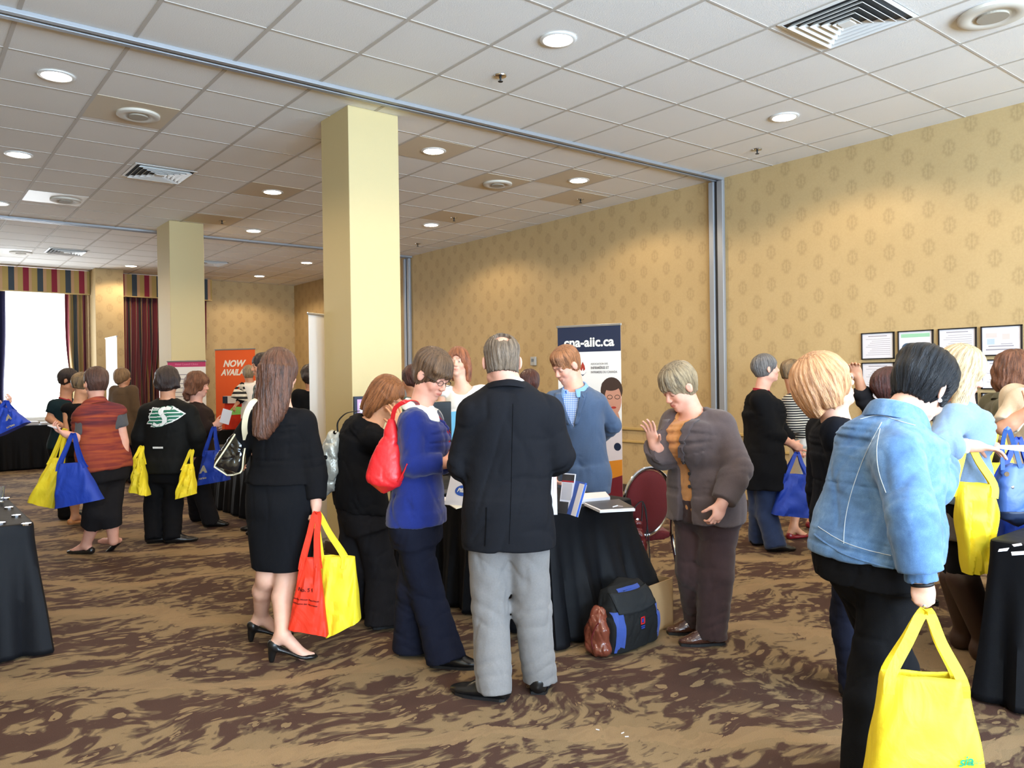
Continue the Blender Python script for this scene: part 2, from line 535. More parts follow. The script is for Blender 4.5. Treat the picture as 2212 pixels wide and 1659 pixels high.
M_sky = emit('bright_overcast_daylight', (0.93, 0.97, 1.0), 3.2)
def window(n, x0, x1, z0, z1, mull, Y=YF):
    r = empty('window_%d' % n, ((x0 + x1) / 2, Y + 0.1, z0), kind='structure')
    o0 = r.location
    b = MB()
    f = 0.05
    b.box((x0, Y + 0.05, z0), (x1, Y + 0.12, z0 + f)); b.box((x0, Y + 0.05, z1 - f), (x1, Y + 0.12, z1))
    for x in [x0, x1 - f] + [m - f / 2 for m in mull]: b.box((x, Y + 0.05, z0), (x + f, Y + 0.12, z1))
    b.build('window_frame', M_white, r, o0)
    b = MB(); b.box((x0, Y - 0.06, z0 - 0.04), (x1, Y + 0.05, z0)); b.build('window_sill', M_white, r, o0)
    b = MB(); b.box((x0 - 0.4, Y + 0.5, z0 - 0.6), (x1 + 0.4, Y + 0.52, z1 + 0.4)); b.build('bright_sky_outside', M_sky, r, o0)
window(1, -0.6, 3.12, 0.84, 3.42, [0.9])
window(2, 4.0, 5.4, 0.84, 3.42, [4.7])

# ceiling grid
b = MB()
gx = 0.006
x = gx - 5 * 0.6525
k = 0
while x < XR:
    if x > XL: b.box((x - 0.013, YB, CEIL - 0.004), (x + 0.013, YF, CEIL + 0.001))
    x += 0.6525
for ph, ya, yb in ((4.965, YB, 5.62), (6.285, 5.72, 12.5), (13.15, 12.6, YF)):
    y = ph - 20 * 0.6525
    while y < yb:
        if y > ya + 0.05: b.box((XL, y - 0.008, CEIL - 0.003), (XR, y + 0.008, CEIL + 0.001))
        y += 0.6525
struct(b, 'trim_3', M_tbar)
# movable-wall tracks
for n, (y, w) in ((4, (5.66, 0.13)), (5, (12.55, 0.12))):
    b = MB()
    b.box((XL, y - w / 2, CEIL - 0.03), (XR, y - 0.018, CEIL)); b.box((XL, y + 0.018, CEIL - 0.03), (XR, y + w / 2, CEIL))
    b.box((XL, y - 0.018, CEIL - 0.012), (XR, y + 0.018, CEIL), 1)
    struct(b, 'trim_%d' % n, [M_alu, M_aludark], bevel=0.003)
# jambs of the movable wall on the right wall
for n, y in ((6, 5.69), (7, 12.64)):
    b = MB()
    b.box((XR - 0.05, y - 0.10, 0), (XR, y - 0.02, CEIL - 0.03)); b.box((XR - 0.035, y - 0.02, 0), (XR, y + 0.02, CEIL - 0.03), 1); b.box((XR - 0.06, y + 0.02, 0), (XR, y + 0.09, CEIL - 0.03))
    struct(b, 'trim_%d' % n, [M_alu, M_aludark], bevel=0.008)

# columns
def column(lab, x0, x1, y0, y1, m, grp=None):
    b = MB(); c = ((x0 + x1) / 2, (y0 + y1) / 2, 0)
    b.box((x0, y0, 0), (x1, y1, CEIL))
    o = b.build('column', m, origin=c, bevel=0.006); tag(o, lab, 'column', kind='structure')
    b = MB(); b.box((x0 - 0.015, y0 - 0.015, 0), (x1 + 0.015, y1 + 0.015, 0.1)); b.build('column_baseboard', M_base, o, c)
column('near square cream column beside the bending woman', 3.015, 3.49, 5.94, 6.46, M_col)
column('middle square tan column behind the raspberry poster', 3.115, 3.585, 11.6, 12.24, M_col)
column('far wallpapered column between the two window bays', 3.2, 3.71, 17.1, YF, M_wallX)

# ceiling fixtures -------------------------------------------------
M_lens = emit('warm_lamp_glow', (1.0, 0.84, 0.62), 30)
def downlight(x, y, lab, panel=False, power=62):
    r = empty('ceiling_light', (x, y, CEIL), lab, 'light', 'recessed ceiling lights')
    o0 = (x, y, CEIL)
    b = MB(); b.lathe((x, y, CEIL - 0.012), [(0.098, 0.011), (0.122, 0.011), (0.125, 0.004), (0.118, 0.0), (0.1, 0.0), (0.098, 0.004)], 36)
    b.build('trim_ring', M_white, r, o0, smooth=True)
    b = MB(); b.lathe((x, y, CEIL - 0.0085), [(0.0, 0.0), (0.098, 0.0), (0.098, 0.004), (0, 0.004)], 32); b.build('lamp_lens', M_lens, r, o0)
    if panel:
        ix = math.floor((x - gx) / 0.6525) * 0.6525 + gx
        iy = y - 0.3262
        b = MB(); b.box((ix + 0.013, iy, CEIL - 0.004), (ix + 0.64, iy + 0.6525, CEIL - 0.001)); b.build('beige_panel', M_beige, r, o0)
    d = bpy.data.lights.new('lamp_light', 'SPOT'); d.energy = power * 1.25; d.color = (1.0, 0.78, 0.52); d.spot_size = math.radians(152); d.spot_blend = 0.3; d.shadow_soft_size = 0.09
    o = bpy.data.objects.new('lamp_light', d); COL.objects.link(o); o.parent = r; o.location = (0, 0, -0.03)
_k = 0.926
for x, y, lab, pn in [(3.86, 4.28, 'recessed ceiling light nearest the camera, front of the long track', 0), (6.75, 4.28, 'recessed ceiling light close to the right wall, near room', 0),
                  (1.09, 7.16, 'recessed ceiling light at upper left just behind the long track', 0), (1.13, 9.83, 'recessed ceiling light at left edge above the square vent row', 0),
                  (1.2, 12.6, 'recessed ceiling light cut by the left edge beside a round speaker', 0), (3.94, 9.91, 'recessed ceiling light on a beige panel left of the near column', 1),
                  (4.64, 7.16, 'recessed ceiling light on a beige panel right of the near column', 1), (6.79, 7.18, 'recessed ceiling light on a beige panel above the right wall sign', 1),
                  (4.69, 12.62, 'recessed ceiling light just in front of the far track', 0), (6.82, 15.39, 'recessed ceiling light beyond the far track near the right', 0),
                  (4.0, 17.75, 'recessed ceiling light before the far curtained window', 0), (6.77, 17.9, 'recessed ceiling light before the far papered wall', 0),
                  (1.2, 4.28, 'unseen recessed ceiling light left of the camera', 0), (1.2, 1.4, 'unseen recessed ceiling light over the camera', 0), (4.0, 1.4, 'unseen recessed ceiling light right of the camera', 0), (6.75, 1.4, 'unseen recessed ceiling light by the frames wall', 0),  # lamps out of frame, rows carried on and added to light the wall
                  (6.8, 10.6, 'recessed ceiling light behind the near column by the right wall', 0)]:
    downlight(x * _k, y * _k, lab, bool(pn))

def diffuser(cx, cy, s, lab):
    r = empty('air_vent', (cx, cy, CEIL), lab, 'vent'); o0 = (cx, cy, CEIL)
    b = MB(); h = s / 2
    b.box((cx - h, cy - h, CEIL - 0.004), (cx + h, cy + h, CEIL + 0.001)); b.build('dark_backing', M_aludark, r, o0)
    b = MB()
    def ringf(a, c, z0, z1):
        P = [(cx - a, cy - a, z0), (cx + a, cy - a, z0), (cx + a, cy + a, z0), (cx - a, cy + a, z0), (cx - c, cy - c, z1), (cx + c, cy - c, z1), (cx + c, cy + c, z1), (cx - c, cy + c, z1)]
        b.add(P + [(p[0], p[1], p[2] + 0.004) for p in P], [(0, 1, 5, 4), (1, 2, 6, 5), (2, 3, 7, 6), (3, 0, 4, 7), (8, 12, 13, 9), (9, 13, 14, 10), (10, 14, 15, 11), (11, 15, 12, 8), (0, 8, 9, 1), (1, 9, 10, 2), (2, 10, 11, 3), (3, 11, 8, 0), (4, 5, 13, 12), (5, 6, 14, 13), (6, 7, 15, 14), (7, 4, 12, 15)])
    b2 = b
    ringf(h, h - 0.022, CEIL - 0.008, CEIL - 0.012)
    b2.build('vent_frame', M_white, r, o0)
    a = h - 0.045
    while a > 0.05:
        b = MB(); ringf(a, a - 0.024, CEIL - 0.03, CEIL - 0.006)
        b.build('louvre', M_white, r, o0)
        a -= 0.05
    b = MB(); b.box((cx - 0.04, cy - 0.04, CEIL - 0.03), (cx + 0.04, cy + 0.04, CEIL - 0.006)); b.build('centre_plate', M_white, r, o0)
diffuser(5.13 * _k + 0.14, 2.87 * _k - 0.02, 0.62, 'large square air vent at top right of the ceiling')
diffuser(2.53 * _k, 9.79 * _k, 0.62, 'square slatted air vent left of the near column')
diffuser(2.62 * _k, 16.45 * _k, 0.6, 'far square air vent above the striped valance')
diffuser(5.2 * _k, 16.45 * _k, 0.6, 'far square air vent right of the middle column')

def speaker(cx, cy, r0, lab, panel=None):
    r = empty('ceiling_speaker', (cx, cy, CEIL), lab, 'speaker'); o0 = (cx, cy, CEIL)
    b = MB(); b.lathe((cx, cy, CEIL - 0.03), [(0.01, 0.012), (r0 * 0.55, 0.012), (r0 * 0.62, 0.004), (r0 * 0.9, 0.0), (r0, 0.008), (r0, 0.028)], 40); b.build('speaker_grille', plain('speaker_off_white', (214, 208, 196), 0.6), r, o0, smooth=True)
    b = MB(); b.lathe((cx, cy, CEIL - 0.032), [(0.0, 0), (r0 * 0.45, 0.0), (r0 * 0.45, 0.016), (0, 0.016)], 32); b.build('speaker_cone', plain('speaker_cone_grey', (168, 160, 146), 0.7), r, o0)
    if panel:
        ix = math.floor((cx - gx) / 0.6525) * 0.6525 + gx
        b = MB(); b.box((ix + 0.013, cy - 0.31, CEIL - 0.004), (ix + 0.64, cy + 0.31, CEIL - 0.001)); b.build('speaker_panel', panel, r, o0)
speaker(6.0 * _k, 2.19 * _k, 0.2, 'round ceiling speaker in the top right corner')
speaker(1.83 * _k, 7.75 * _k, 0.17, 'round beige ceiling speaker on a beige panel at upper left', M_beige)
speaker(1.89 * _k, 11.88 * _k, 0.17, 'round white ceiling speaker left, before the far track', M_white)
speaker(6.06 * _k, 7.89 * _k, 0.17, 'round beige ceiling speaker right of the near column', M_beige)
speaker(1.96 * _k, 17.0 * _k, 0.17, 'round ceiling speaker nearest the bright window', M_white)
for x, y, lab, pn in [(3.94, 5.07, 'sprinkler head by the nearest ceiling light', None), (7.47, 5.07, 'sprinkler head close to the right wall, near room', None),
                      (7.53, 7.93, 'sprinkler head on a beige panel beside the right wall', M_beige), (6.79, 9.94, 'sprinkler head on a beige panel right of the near column', M_beige),
                      (4.01, 12.09, 'sprinkler head on a beige panel by the middle column', M_beige), (7.53, 12.19, 'sprinkler head far along the right wall', None)]:
    cx, cy = x * _k, y * _k
    r = empty('sprinkler_head', (cx, cy, CEIL), lab, 'sprinkler'); o0 = (cx, cy, CEIL)
    b = MB(); b.lathe((cx, cy, CEIL - 0.014), [(0.02, 0), (0.045, 0.004), (0.048, 0.012)], 20); b.build('escutcheon', M_chrome, r, o0, smooth=True)
    b = MB(); b.lathe((cx, cy, CEIL - 0.05), [(0.018, 0), (0.02, 0.004), (0.006, 0.008), (0.008, 0.03), (0.014, 0.038)], 12); b.build('sprinkler_nozzle', M_black, r, o0)
    if pn:
        ix = math.floor((cx - gx) / 0.6525) * 0.6525 + gx
        b = MB(); b.box((ix + 0.013, cy - 0.31, CEIL - 0.004), (ix + 0.64, cy + 0.31, CEIL - 0.001)); b.build('sprinkler_panel', pn, r, o0)

# curtains and valances --------------------------------------------
M_strX = mat_stripes('striped_valance_fabric', 0, 0.475)
M_strC = mat_stripes('striped_curtain_fabric', 0, 0.30)
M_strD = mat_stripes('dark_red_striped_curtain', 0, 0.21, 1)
def valance(x0, x1, lab):
    b = MB(); b.box((x0, 17.55, 3.31), (x1, 17.62, CEIL - 0.02)); b.box((x0, 17.62, 3.31), (x0 + 0.03, YF, CEIL - 0.02)); b.box((x1 - 0.04, 17.62, 3.31), (x1, YF, CEIL - 0.02))
    o = b.build('window_valance', M_strX, origin=(x0, 17.6, 3.31)); tag(o, lab, 'valance')
    b = MB(); b.box((x0, 17.545, 3.30), (x1, 17.63, 3.318)); b.build('valance_piping', M_gold, o, (x0, 17.6, 3.31))
valance(-0.8, 3.19, 'red, slate and gold striped valance over the bright window')
valance(3.73, 5.58, 'striped valance over the closed dark red curtains')
def curtain(x0, x1, lab, tie=0.0, m=M_strC, folds=7, lean=0.0, y=17.76):
    n = 90; rows = 24; G = np.zeros((rows, n, 3))
    for i in range(rows):
        t = i / (rows - 1); z = 3.33 * (1 - t) + 0.04
        pin = 1 - tie * math.exp(-((t - 0.62) / 0.22) ** 2)
        for j in range(n):
            u = j / (n - 1)
            x = x0 + (x1 - x0) * (u * pin if lean <= 0 else 1 - (1 - u) * pin)
            amp = 0.045 + 0.03 * t
            G[i, j] = (x + lean * 0, y + amp * math.sin(u * folds * 2 * PI + 0.7 * math.sin(t * 3)) + 0.01 * math.sin(u * 37), z)
    b = MB(); b.grid(G)
    o = b.build('curtain', m, origin=(x0, y, 0.04), smooth=True, solid=0.006); tag(o, lab, 'curtain')
curtain(2.78, 3.16, 'striped curtain hanging between bright window and far column', 0.25, folds=3.5, lean=1)
curtain(1.45, 1.78, 'dark striped curtain panel at the left edge of the picture', 0.15, plain('dark_blue_curtain', (52, 52, 92), 0.85), folds=3)  # left edge panel is one plain dark blue all over
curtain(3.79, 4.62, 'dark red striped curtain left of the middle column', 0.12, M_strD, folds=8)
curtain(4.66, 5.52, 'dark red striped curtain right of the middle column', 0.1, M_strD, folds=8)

# thermostat on the right wall, screw marks
b = MB(); b.box((XR - 0.035, 8.99, 1.70), (XR, 9.1, 1.83)); o = b.build('thermostat', plain('grey_plastic', (170, 172, 170), 0.5), origin=(XR - 0.02, 9.05, 1.7), bevel=0.006); tag(o, 'small grey thermostat on the gold wallpaper left of the blue banner', 'thermostat')
b = MB(); b.box((XR - 0.038, 9.02, 1.755), (XR - 0.034, 9.07, 1.80)); b.build('display', plain('dark_display', (70, 76, 78), 0.3), o, (XR - 0.02, 9.05, 1.7))

# framed sheets on the right wall
M_frame = plain('black_picture_frame', (28, 26, 30), 0.4)
M_paper = plain('white_paper', (222, 220, 226), 0.6)
M_ink = plain('grey_ink', (140, 136, 146), 0.7)
M_green = plain('pale_green_print', (150, 200, 165), 0.7)
M_pink = plain('pale_pink_print', (236, 200, 196), 0.7); M_pblue = plain('pale_blue_print', (180, 196, 222), 0.7); M_photoa = plain('photo_print_dark_blue', (58, 84, 112), 0.5); M_photob = plain('photo_print_skin_brown', (176, 130, 104), 0.5)
FY = [3.98, 3.62, 3.25, 2.89]; 
for c, y1 in enumerate(FY):
    for rr in range(3):
        w, h = 0.325, 0.262
        y0 = y1 - w; z1 = 1.905 - rr * 0.292; z0 = z1 - h
        colname = ['leftmost', 'second', 'third', 'rightmost'][c]; rown = ['top', 'middle', 'bottom'][rr]
        special = {(0, 0): 'faint printed text', (1, 0): 'a green heading and round photo', (3, 0): 'pale pink and blue blocks', (2, 0): 'a short printed title'}.get((c, rr), 'printed lines')
        r = empty('picture_frame', (XR, (y0 + y1) / 2, z0), 'black framed white sheet with %s, %s column, %s row' % (special, colname, rown), 'picture frame', 'framed sheets on the right wall')
        o0 = tuple(r.location)
        b = MB(); f = 0.011
        b.box((XR - 0.02, y0, z0), (XR, y1, z0 + f)); b.box((XR - 0.02, y0, z1 - f), (XR, y1, z1)); b.box((XR - 0.02, y0, z0), (XR, y0 + f, z1)); b.box((XR - 0.02, y1 - f, z0), (XR, y1, z1))
        b.build('frame', M_frame, r, o0)
        b = MB(); b.box((XR - 0.012, y0 + f, z0 + f), (XR - 0.001, y1 - f, z1 - f)); b.build('sheet', M_paper, r, o0)
        X = XR - 0.0125
        b = MB()
        if (c, rr) == (1, 0):
            b.box((X, y0 + 0.03, z1 - 0.065), (X + 0.001, y1 - 0.03, z1 - 0.03), 1)
            b.lathe((X, y1 - 0.09, z0 + 0.09), [(0.001, 0), (0.055, 0.0), (0.055, 0.001)], 28, 2, ax=(-1, 0, 0)); b.lathe((X - 0.001, y1 - 0.11, z0 + 0.085), [(0.001, 0), (0.028, 0.0), (0.028, 0.001)], 20, 3, ax=(-1, 0, 0))
            b.lathe((X, y0 + 0.10, z0 + 0.075), [(0.001, 0), (0.045, 0.0), (0.045, 0.001)], 28, 4, ax=(-1, 0, 0))
        elif (c, rr) == (3, 0):
            for k, (a0, a1, q0, q1, mi) in enumerate([(0.04, 0.13, 0.16, 0.2, 4), (0.05, 0.11, 0.1, 0.15, 5), (0.17, 0.23, 0.14, 0.19, 4), (0.04, 0.28, 0.05, 0.06, 0), (0.06, 0.26, 0.08, 0.088, 0), (0.16, 0.25, 0.10, 0.105, 0)]):
                b.box((X, y1 - a1, z0 + q0), (X + 0.001, y1 - a0, z0 + q1), mi)
        else:
            b.box((X, y0 + 0.07, z1 - 0.04), (X + 0.001, y1 - 0.07, z1 - 0.033))
            for k in range(9): b.box((X, y0 + 0.04, z1 - 0.066 - k * 0.019), (X + 0.001, y1 - 0.045 - 0.02 * ((k * 7 + c) % 4), z1 - 0.063 - k * 0.019))
        b.build('printing', [M_ink, M_green, M_photoa, M_photob, M_pink, M_pblue], r, o0)
# ------------------------------------------------------------------ smooth solid modelling (distance fields -> meshes)
def smin(a, b, k):
    if k <= 0: return np.minimum(a, b)
    h = np.clip(0.5 + 0.5 * (b - a) / k, 0, 1)
    return b + (a - b) * h - k * h * (1 - h)

class Field:
    def __init__(self): self.p = []; self.disp = None
    def add(self, fn, lo, hi, k=0.0, op='u'):
        self.p.append((fn, np.asarray(lo, float), np.asarray(hi, float), k, op)); return self
    def bounds(self):
        lo = np.min([q[1] for q in self.p if q[4] == 'u'], axis=0); hi = np.max([q[2] for q in self.p if q[4] == 'u'], axis=0)
        return lo, hi
    def eval(self, P):
        d = np.full(len(P), 1.0)
        for fn, lo, hi, k, op in self.p:
            if op == 'c':                                   # clip everything
                d = np.maximum(d, fn(P)); continue
            mg = 0.05 + k
            idx = np.nonzero(np.all((P > lo - mg) & (P < hi + mg), axis=1))[0]
            if len(idx) == 0: continue
            v = fn(P[idx])
            if op == 'u': d[idx] = smin(d[idx], v, k)
            elif op == 's': d[idx] = -smin(-d[idx], v, k)
        if self.disp is not None:
            near = np.abs(d) < 0.06
            d[near] += self.disp(P[near])
        return d
    # solids
    def cone(self, a, b, ra, rb, k=0.0, op='u', cap=False, cap0=False):
        a = np.asarray(a, float); b = np.asarray(b, float); ab = b - a; L2 = float(ab @ ab) + 1e-12; ax = ab / math.sqrt(L2)
        def fn(P):
            t = np.clip((P - a) @ ab / L2, 0, 1)
            d = np.linalg.norm(P - a - t[:, None] * ab, axis=1) - (ra + (rb - ra) * t)
            if cap: d = np.maximum(d, (P - b) @ ax)
            if cap0: d = np.maximum(d, -((P - a) @ ax))
            return d
        r = max(ra, rb)
        return self.add(fn, np.minimum(a, b) - r, np.maximum(a, b) + r, k, op)
    def ell(self, c, r, R=None, k=0.0, op='u'):
        c = np.asarray(c, float); r = np.asarray(r, float); R = np.eye(3) if R is None else np.asarray(R, float)   # rows of R are the axes
        def fn(P):
            q = (P - c) @ R.T
            k0 = np.linalg.norm(q / r, axis=1); k1 = np.linalg.norm(q / (r * r), axis=1) + 1e-9
            return k0 * (k0 - 1) / k1
        e = np.sqrt(((R * r[:, None]) ** 2).sum(axis=0))
        return self.add(fn, c - e, c + e, k, op)
    def loft(self, nodes, k=0.0, op='u', n=4, cap=True, pw=2.0):
        """nodes: (point, half width, half depth, side vector)"""
        A = np.array([list(q[0]) + [q[1], q[2]] + list(q[3]) for q in nodes], float)
        B = crv(A, n)
        def fn(P):
            best = np.full(len(P), 1e3)
            for i in range(len(B) - 1):
                a, b = B[i], B[i + 1]
                ab = b[:3] - a[:3]; L2 = ab @ ab + 1e-12; L = math.sqrt(L2); ax = ab / L
                tr = (P - a[:3]) @ ab / L2
                t = np.clip(tr, 0, 1)
                q = P - a[:3] - t[:, None] * ab
                s = unit(a[5:8] + b[5:8]); s = unit(s - ax * (s @ ax)); nn = np.cross(ax, s)
                w = a[3] + (b[3] - a[3]) * t; dd = a[4] + (b[4] - a[4]) * t
                x = np.abs(q @ s) / w; y = np.abs(q @ nn) / dd; z = np.abs(q @ ax)
                rm = np.minimum(w, dd)
                if pw == 2.0: rad = np.sqrt(x * x + y * y)
                else: rad = (x ** pw + y ** pw) ** (1 / pw)
                v = (rad - 1) * rm
                # reduce the stretch error on the long axis
                far = np.where(rad > 0.05, np.sqrt((x * w) ** 2 + (y * dd) ** 2) * (1 - 1 / np.maximum(rad, 0.05)), v)
                v = np.where(rad > 1, np.minimum(far, v * 3), v)
                outer = ((i == 0) & (tr < 0)) | ((i == len(B) - 2) & (tr > 1))
                cp_ = np.where(v > 0, np.sqrt(v * v + z * z), np.where(outer, np.maximum(v, z), v + z))
                out = np.where(z > 1e-6, cp_, v)
                best = np.minimum(best, out)
            return best
        m = float(max(B[:, 3].max(), B[:, 4].max()))
        return self.add(fn, B[:, :3].min(axis=0) - m, B[:, :3].max(axis=0) + m, k, op)
    def cut(self, p, n):
        """remove what lies on the n side of the plane through p"""
        p = np.asarray(p, float); n = unit(n)
        return self.add(lambda P: (P - p) @ n, [0, 0, 0], [0, 0, 0], 0, 'c')
    def stick(self, p, dirv, far=0.25, out=0.004):
        d0 = unit(dirv); q = np.atleast_2d(np.asarray(p, float)) + d0 * far; live = np.ones(len(q), bool)
        for _ in range(50):
            d = self.eval(q); live &= d > out
            if not live.any(): break
            q[live] -= d0 * np.clip(d[live] * .75, .0012, .04)[:, None]
        return q
    def mesh(self, h, lo=None, hi=None):
        l0, h0 = self.bounds()
        lo = l0 - 2.5 * h if lo is None else np.asarray(lo, float); hi = h0 + 2.5 * h if hi is None else np.asarray(hi, float)
        B = 4
        nb = np.maximum(1, np.ceil((hi - lo) / (h * B)).astype(int)); n = nb * B
        cx = [lo[i] + (np.arange(nb[i]) + 0.5) * B * h - 0.5 * h for i in range(3)]
        G = np.stack(np.meshgrid(*cx, indexing='ij'), -1).reshape(-1, 3)
        dc = self.eval(G)
        act = np.abs(dc) < B * h * 1.5 + 0.02
        arr = np.ones(tuple(n), np.float32)
        bi = np.stack(np.unravel_index(np.arange(len(G)), tuple(nb)), -1)
        ins = bi[(~act) & (dc < 0)]
        if len(ins):
            a6 = arr.reshape(nb[0], B, nb[1], B, nb[2], B)
            a6[ins[:, 0], :, ins[:, 1], :, ins[:, 2], :] = -1
        ab = bi[act]
        if len(ab) == 0: return np.zeros((0, 3)), np.zeros((0, 4), int)
        off = np.stack(np.meshgrid(range(B), range(B), range(B), indexing='ij'), -1).reshape(-1, 3)
        I = (ab[:, None, :] * B + off[None]).reshape(-1, 3)
        P = lo + I * h
        d = self.eval(P)
        arr[I[:, 0], I[:, 1], I[:, 2]] = d
        return surface_nets(arr, lo, h)

def surface_nets(arr, lo, h):
    n = np.array(arr.shape); s = arr < 0
    ids = []; pos = []; quads = []
    st = np.array([n[1] * n[2], n[2], 1])
    for ax in range(3):
        sl0 = [slice(None)] * 3; sl1 = [slice(None)] * 3
        sl0[ax] = slice(0, -1); sl1[ax] = slice(1, None)
        c = s[tuple(sl0)] != s[tuple(sl1)]
        I = np.stack(np.nonzero(c), -1)
        if len(I) == 0: continue
        J = I.copy(); J[:, ax] += 1
        d0 = arr[I[:, 0], I[:, 1], I[:, 2]]; d1 = arr[J[:, 0], J[:, 1], J[:, 2]]
        t = d0 / (d0 - d1)
        p = I.astype(float); p[:, ax] += t
        o1, o2 = [(1, 2), (2, 0), (0, 1)][ax]
        cells = []
        for da, db in ((0, 0), (1, 0), (1, 1), (0, 1)):
            C = I.copy(); C[:, o1] -= da; C[:, o2] -= db
            cells.append(C)
        ok = (I[:, o1] > 0) & (I[:, o2] > 0) & (I[:, o1] < n[o1] - 1) & (I[:, o2] < n[o2] - 1)
        for C in cells:
            good = np.all(C >= 0, axis=1)
            ids.append(C[good] @ st); pos.append(p[good])
        q = np.stack([C[ok] @ st for C in cells], -1)
        fl = (d0 < 0)[ok]
        q[~fl] = q[~fl][:, ::-1]
        quads.append(q)
    if not ids: return np.zeros((0, 3)), np.zeros((0, 4), int)
    ids = np.concatenate(ids); pos = np.concatenate(pos)
    u, inv = np.unique(ids, return_inverse=True)
    cnt = np.bincount(inv).astype(float)
    V = np.stack([np.bincount(inv, pos[:, i]) / cnt for i in range(3)], -1) * h + lo
    Q = np.concatenate(quads)
    Q = np.searchsorted(u, Q)
    return V, Q[:, ::-1]

def ripple(amp, wl, seed=0, dirs=None):
    """soft cloth relief: slow swells plus a few narrow creases that come and go, amplitude in metres"""
    rs = np.random.RandomState(seed)
    dv = np.array([1., 1., 0.8]) if dirs is None else np.asarray(dirs, float)
    W = []
    for i in range(4):
        d = unit(rs.normal(size=3) * dv); W.append((d * 2 * PI / (wl * rs.uniform(0.9, 1.8)), rs.uniform(0, 6.28), rs.uniform(0.5, 1)))
    C = []
    for i in range(5):
        d = unit(rs.normal(size=3) * dv); e = unit(rs.normal(size=3))
        C.append((d * 2 * PI / (wl * rs.uniform(1.2, 2.2)), rs.uniform(0, 6.28), e * 2 * PI / (wl * rs.uniform(1.6, 2.6)), rs.uniform(0, 6.28)))
    def fn(P):
        q = P + 0.22 * wl * np.sin(P[:, [1, 2, 0]] * (1.7 * 2 * PI / (wl * 4)) + seed)
        o = 0
        for w, ph, a in W: o = o + 0.6 * a * np.sin(q @ w + ph)
        for w, ph, e, pe in C:
            v = np.abs(np.sin(q @ w + ph)); g = np.clip(np.sin(q @ e + pe) * 1.6, 0, 1)
            o = o + g * 1.5 * np.exp(-(v / 0.22) ** 2)
        return o * amp / 1.6
    return fn

def folds(base, zones):
    """base relief plus bunched folds across an axis near elbows, knees and hems"""
    def fn(P):
        o = 0 if base is None else base(P)
        for c, ax, rad, wl, amp, ph in zones:
            q = P - c; g = np.exp(-(q * q).sum(1) / rad ** 2)
            t = q @ ax + .012 * np.sin(q[:, 0] * 31 + ph) + .012 * np.sin(q[:, 1] * 27 + 2 * ph)
            v = np.abs(np.sin(t * PI / wl + ph))
            o = o - 1.7 * amp * g * (1.6 * v ** .6 - 1.0)
        return o
    return fn

# ------------------------------------------------------------------ people
SKIN = attr_mat('skin', 0.52, 0.1, 180, 0.35)
M_eye = plain('eye_white', (226, 222, 216), 0.2); M_iris = plain('brown_iris', (58, 42, 32), 0.15)
ONLY = os.environ.get('ONLY')
LODK = float(os.environ.get('LOD', '1'))
HCH = {'fair': (222, 176, 154), 'pink': (220, 166, 146), 'tan': (200, 148, 118), 'warm': (214, 158, 122), 'brown': (130, 88, 66)}
PEOPLE = []

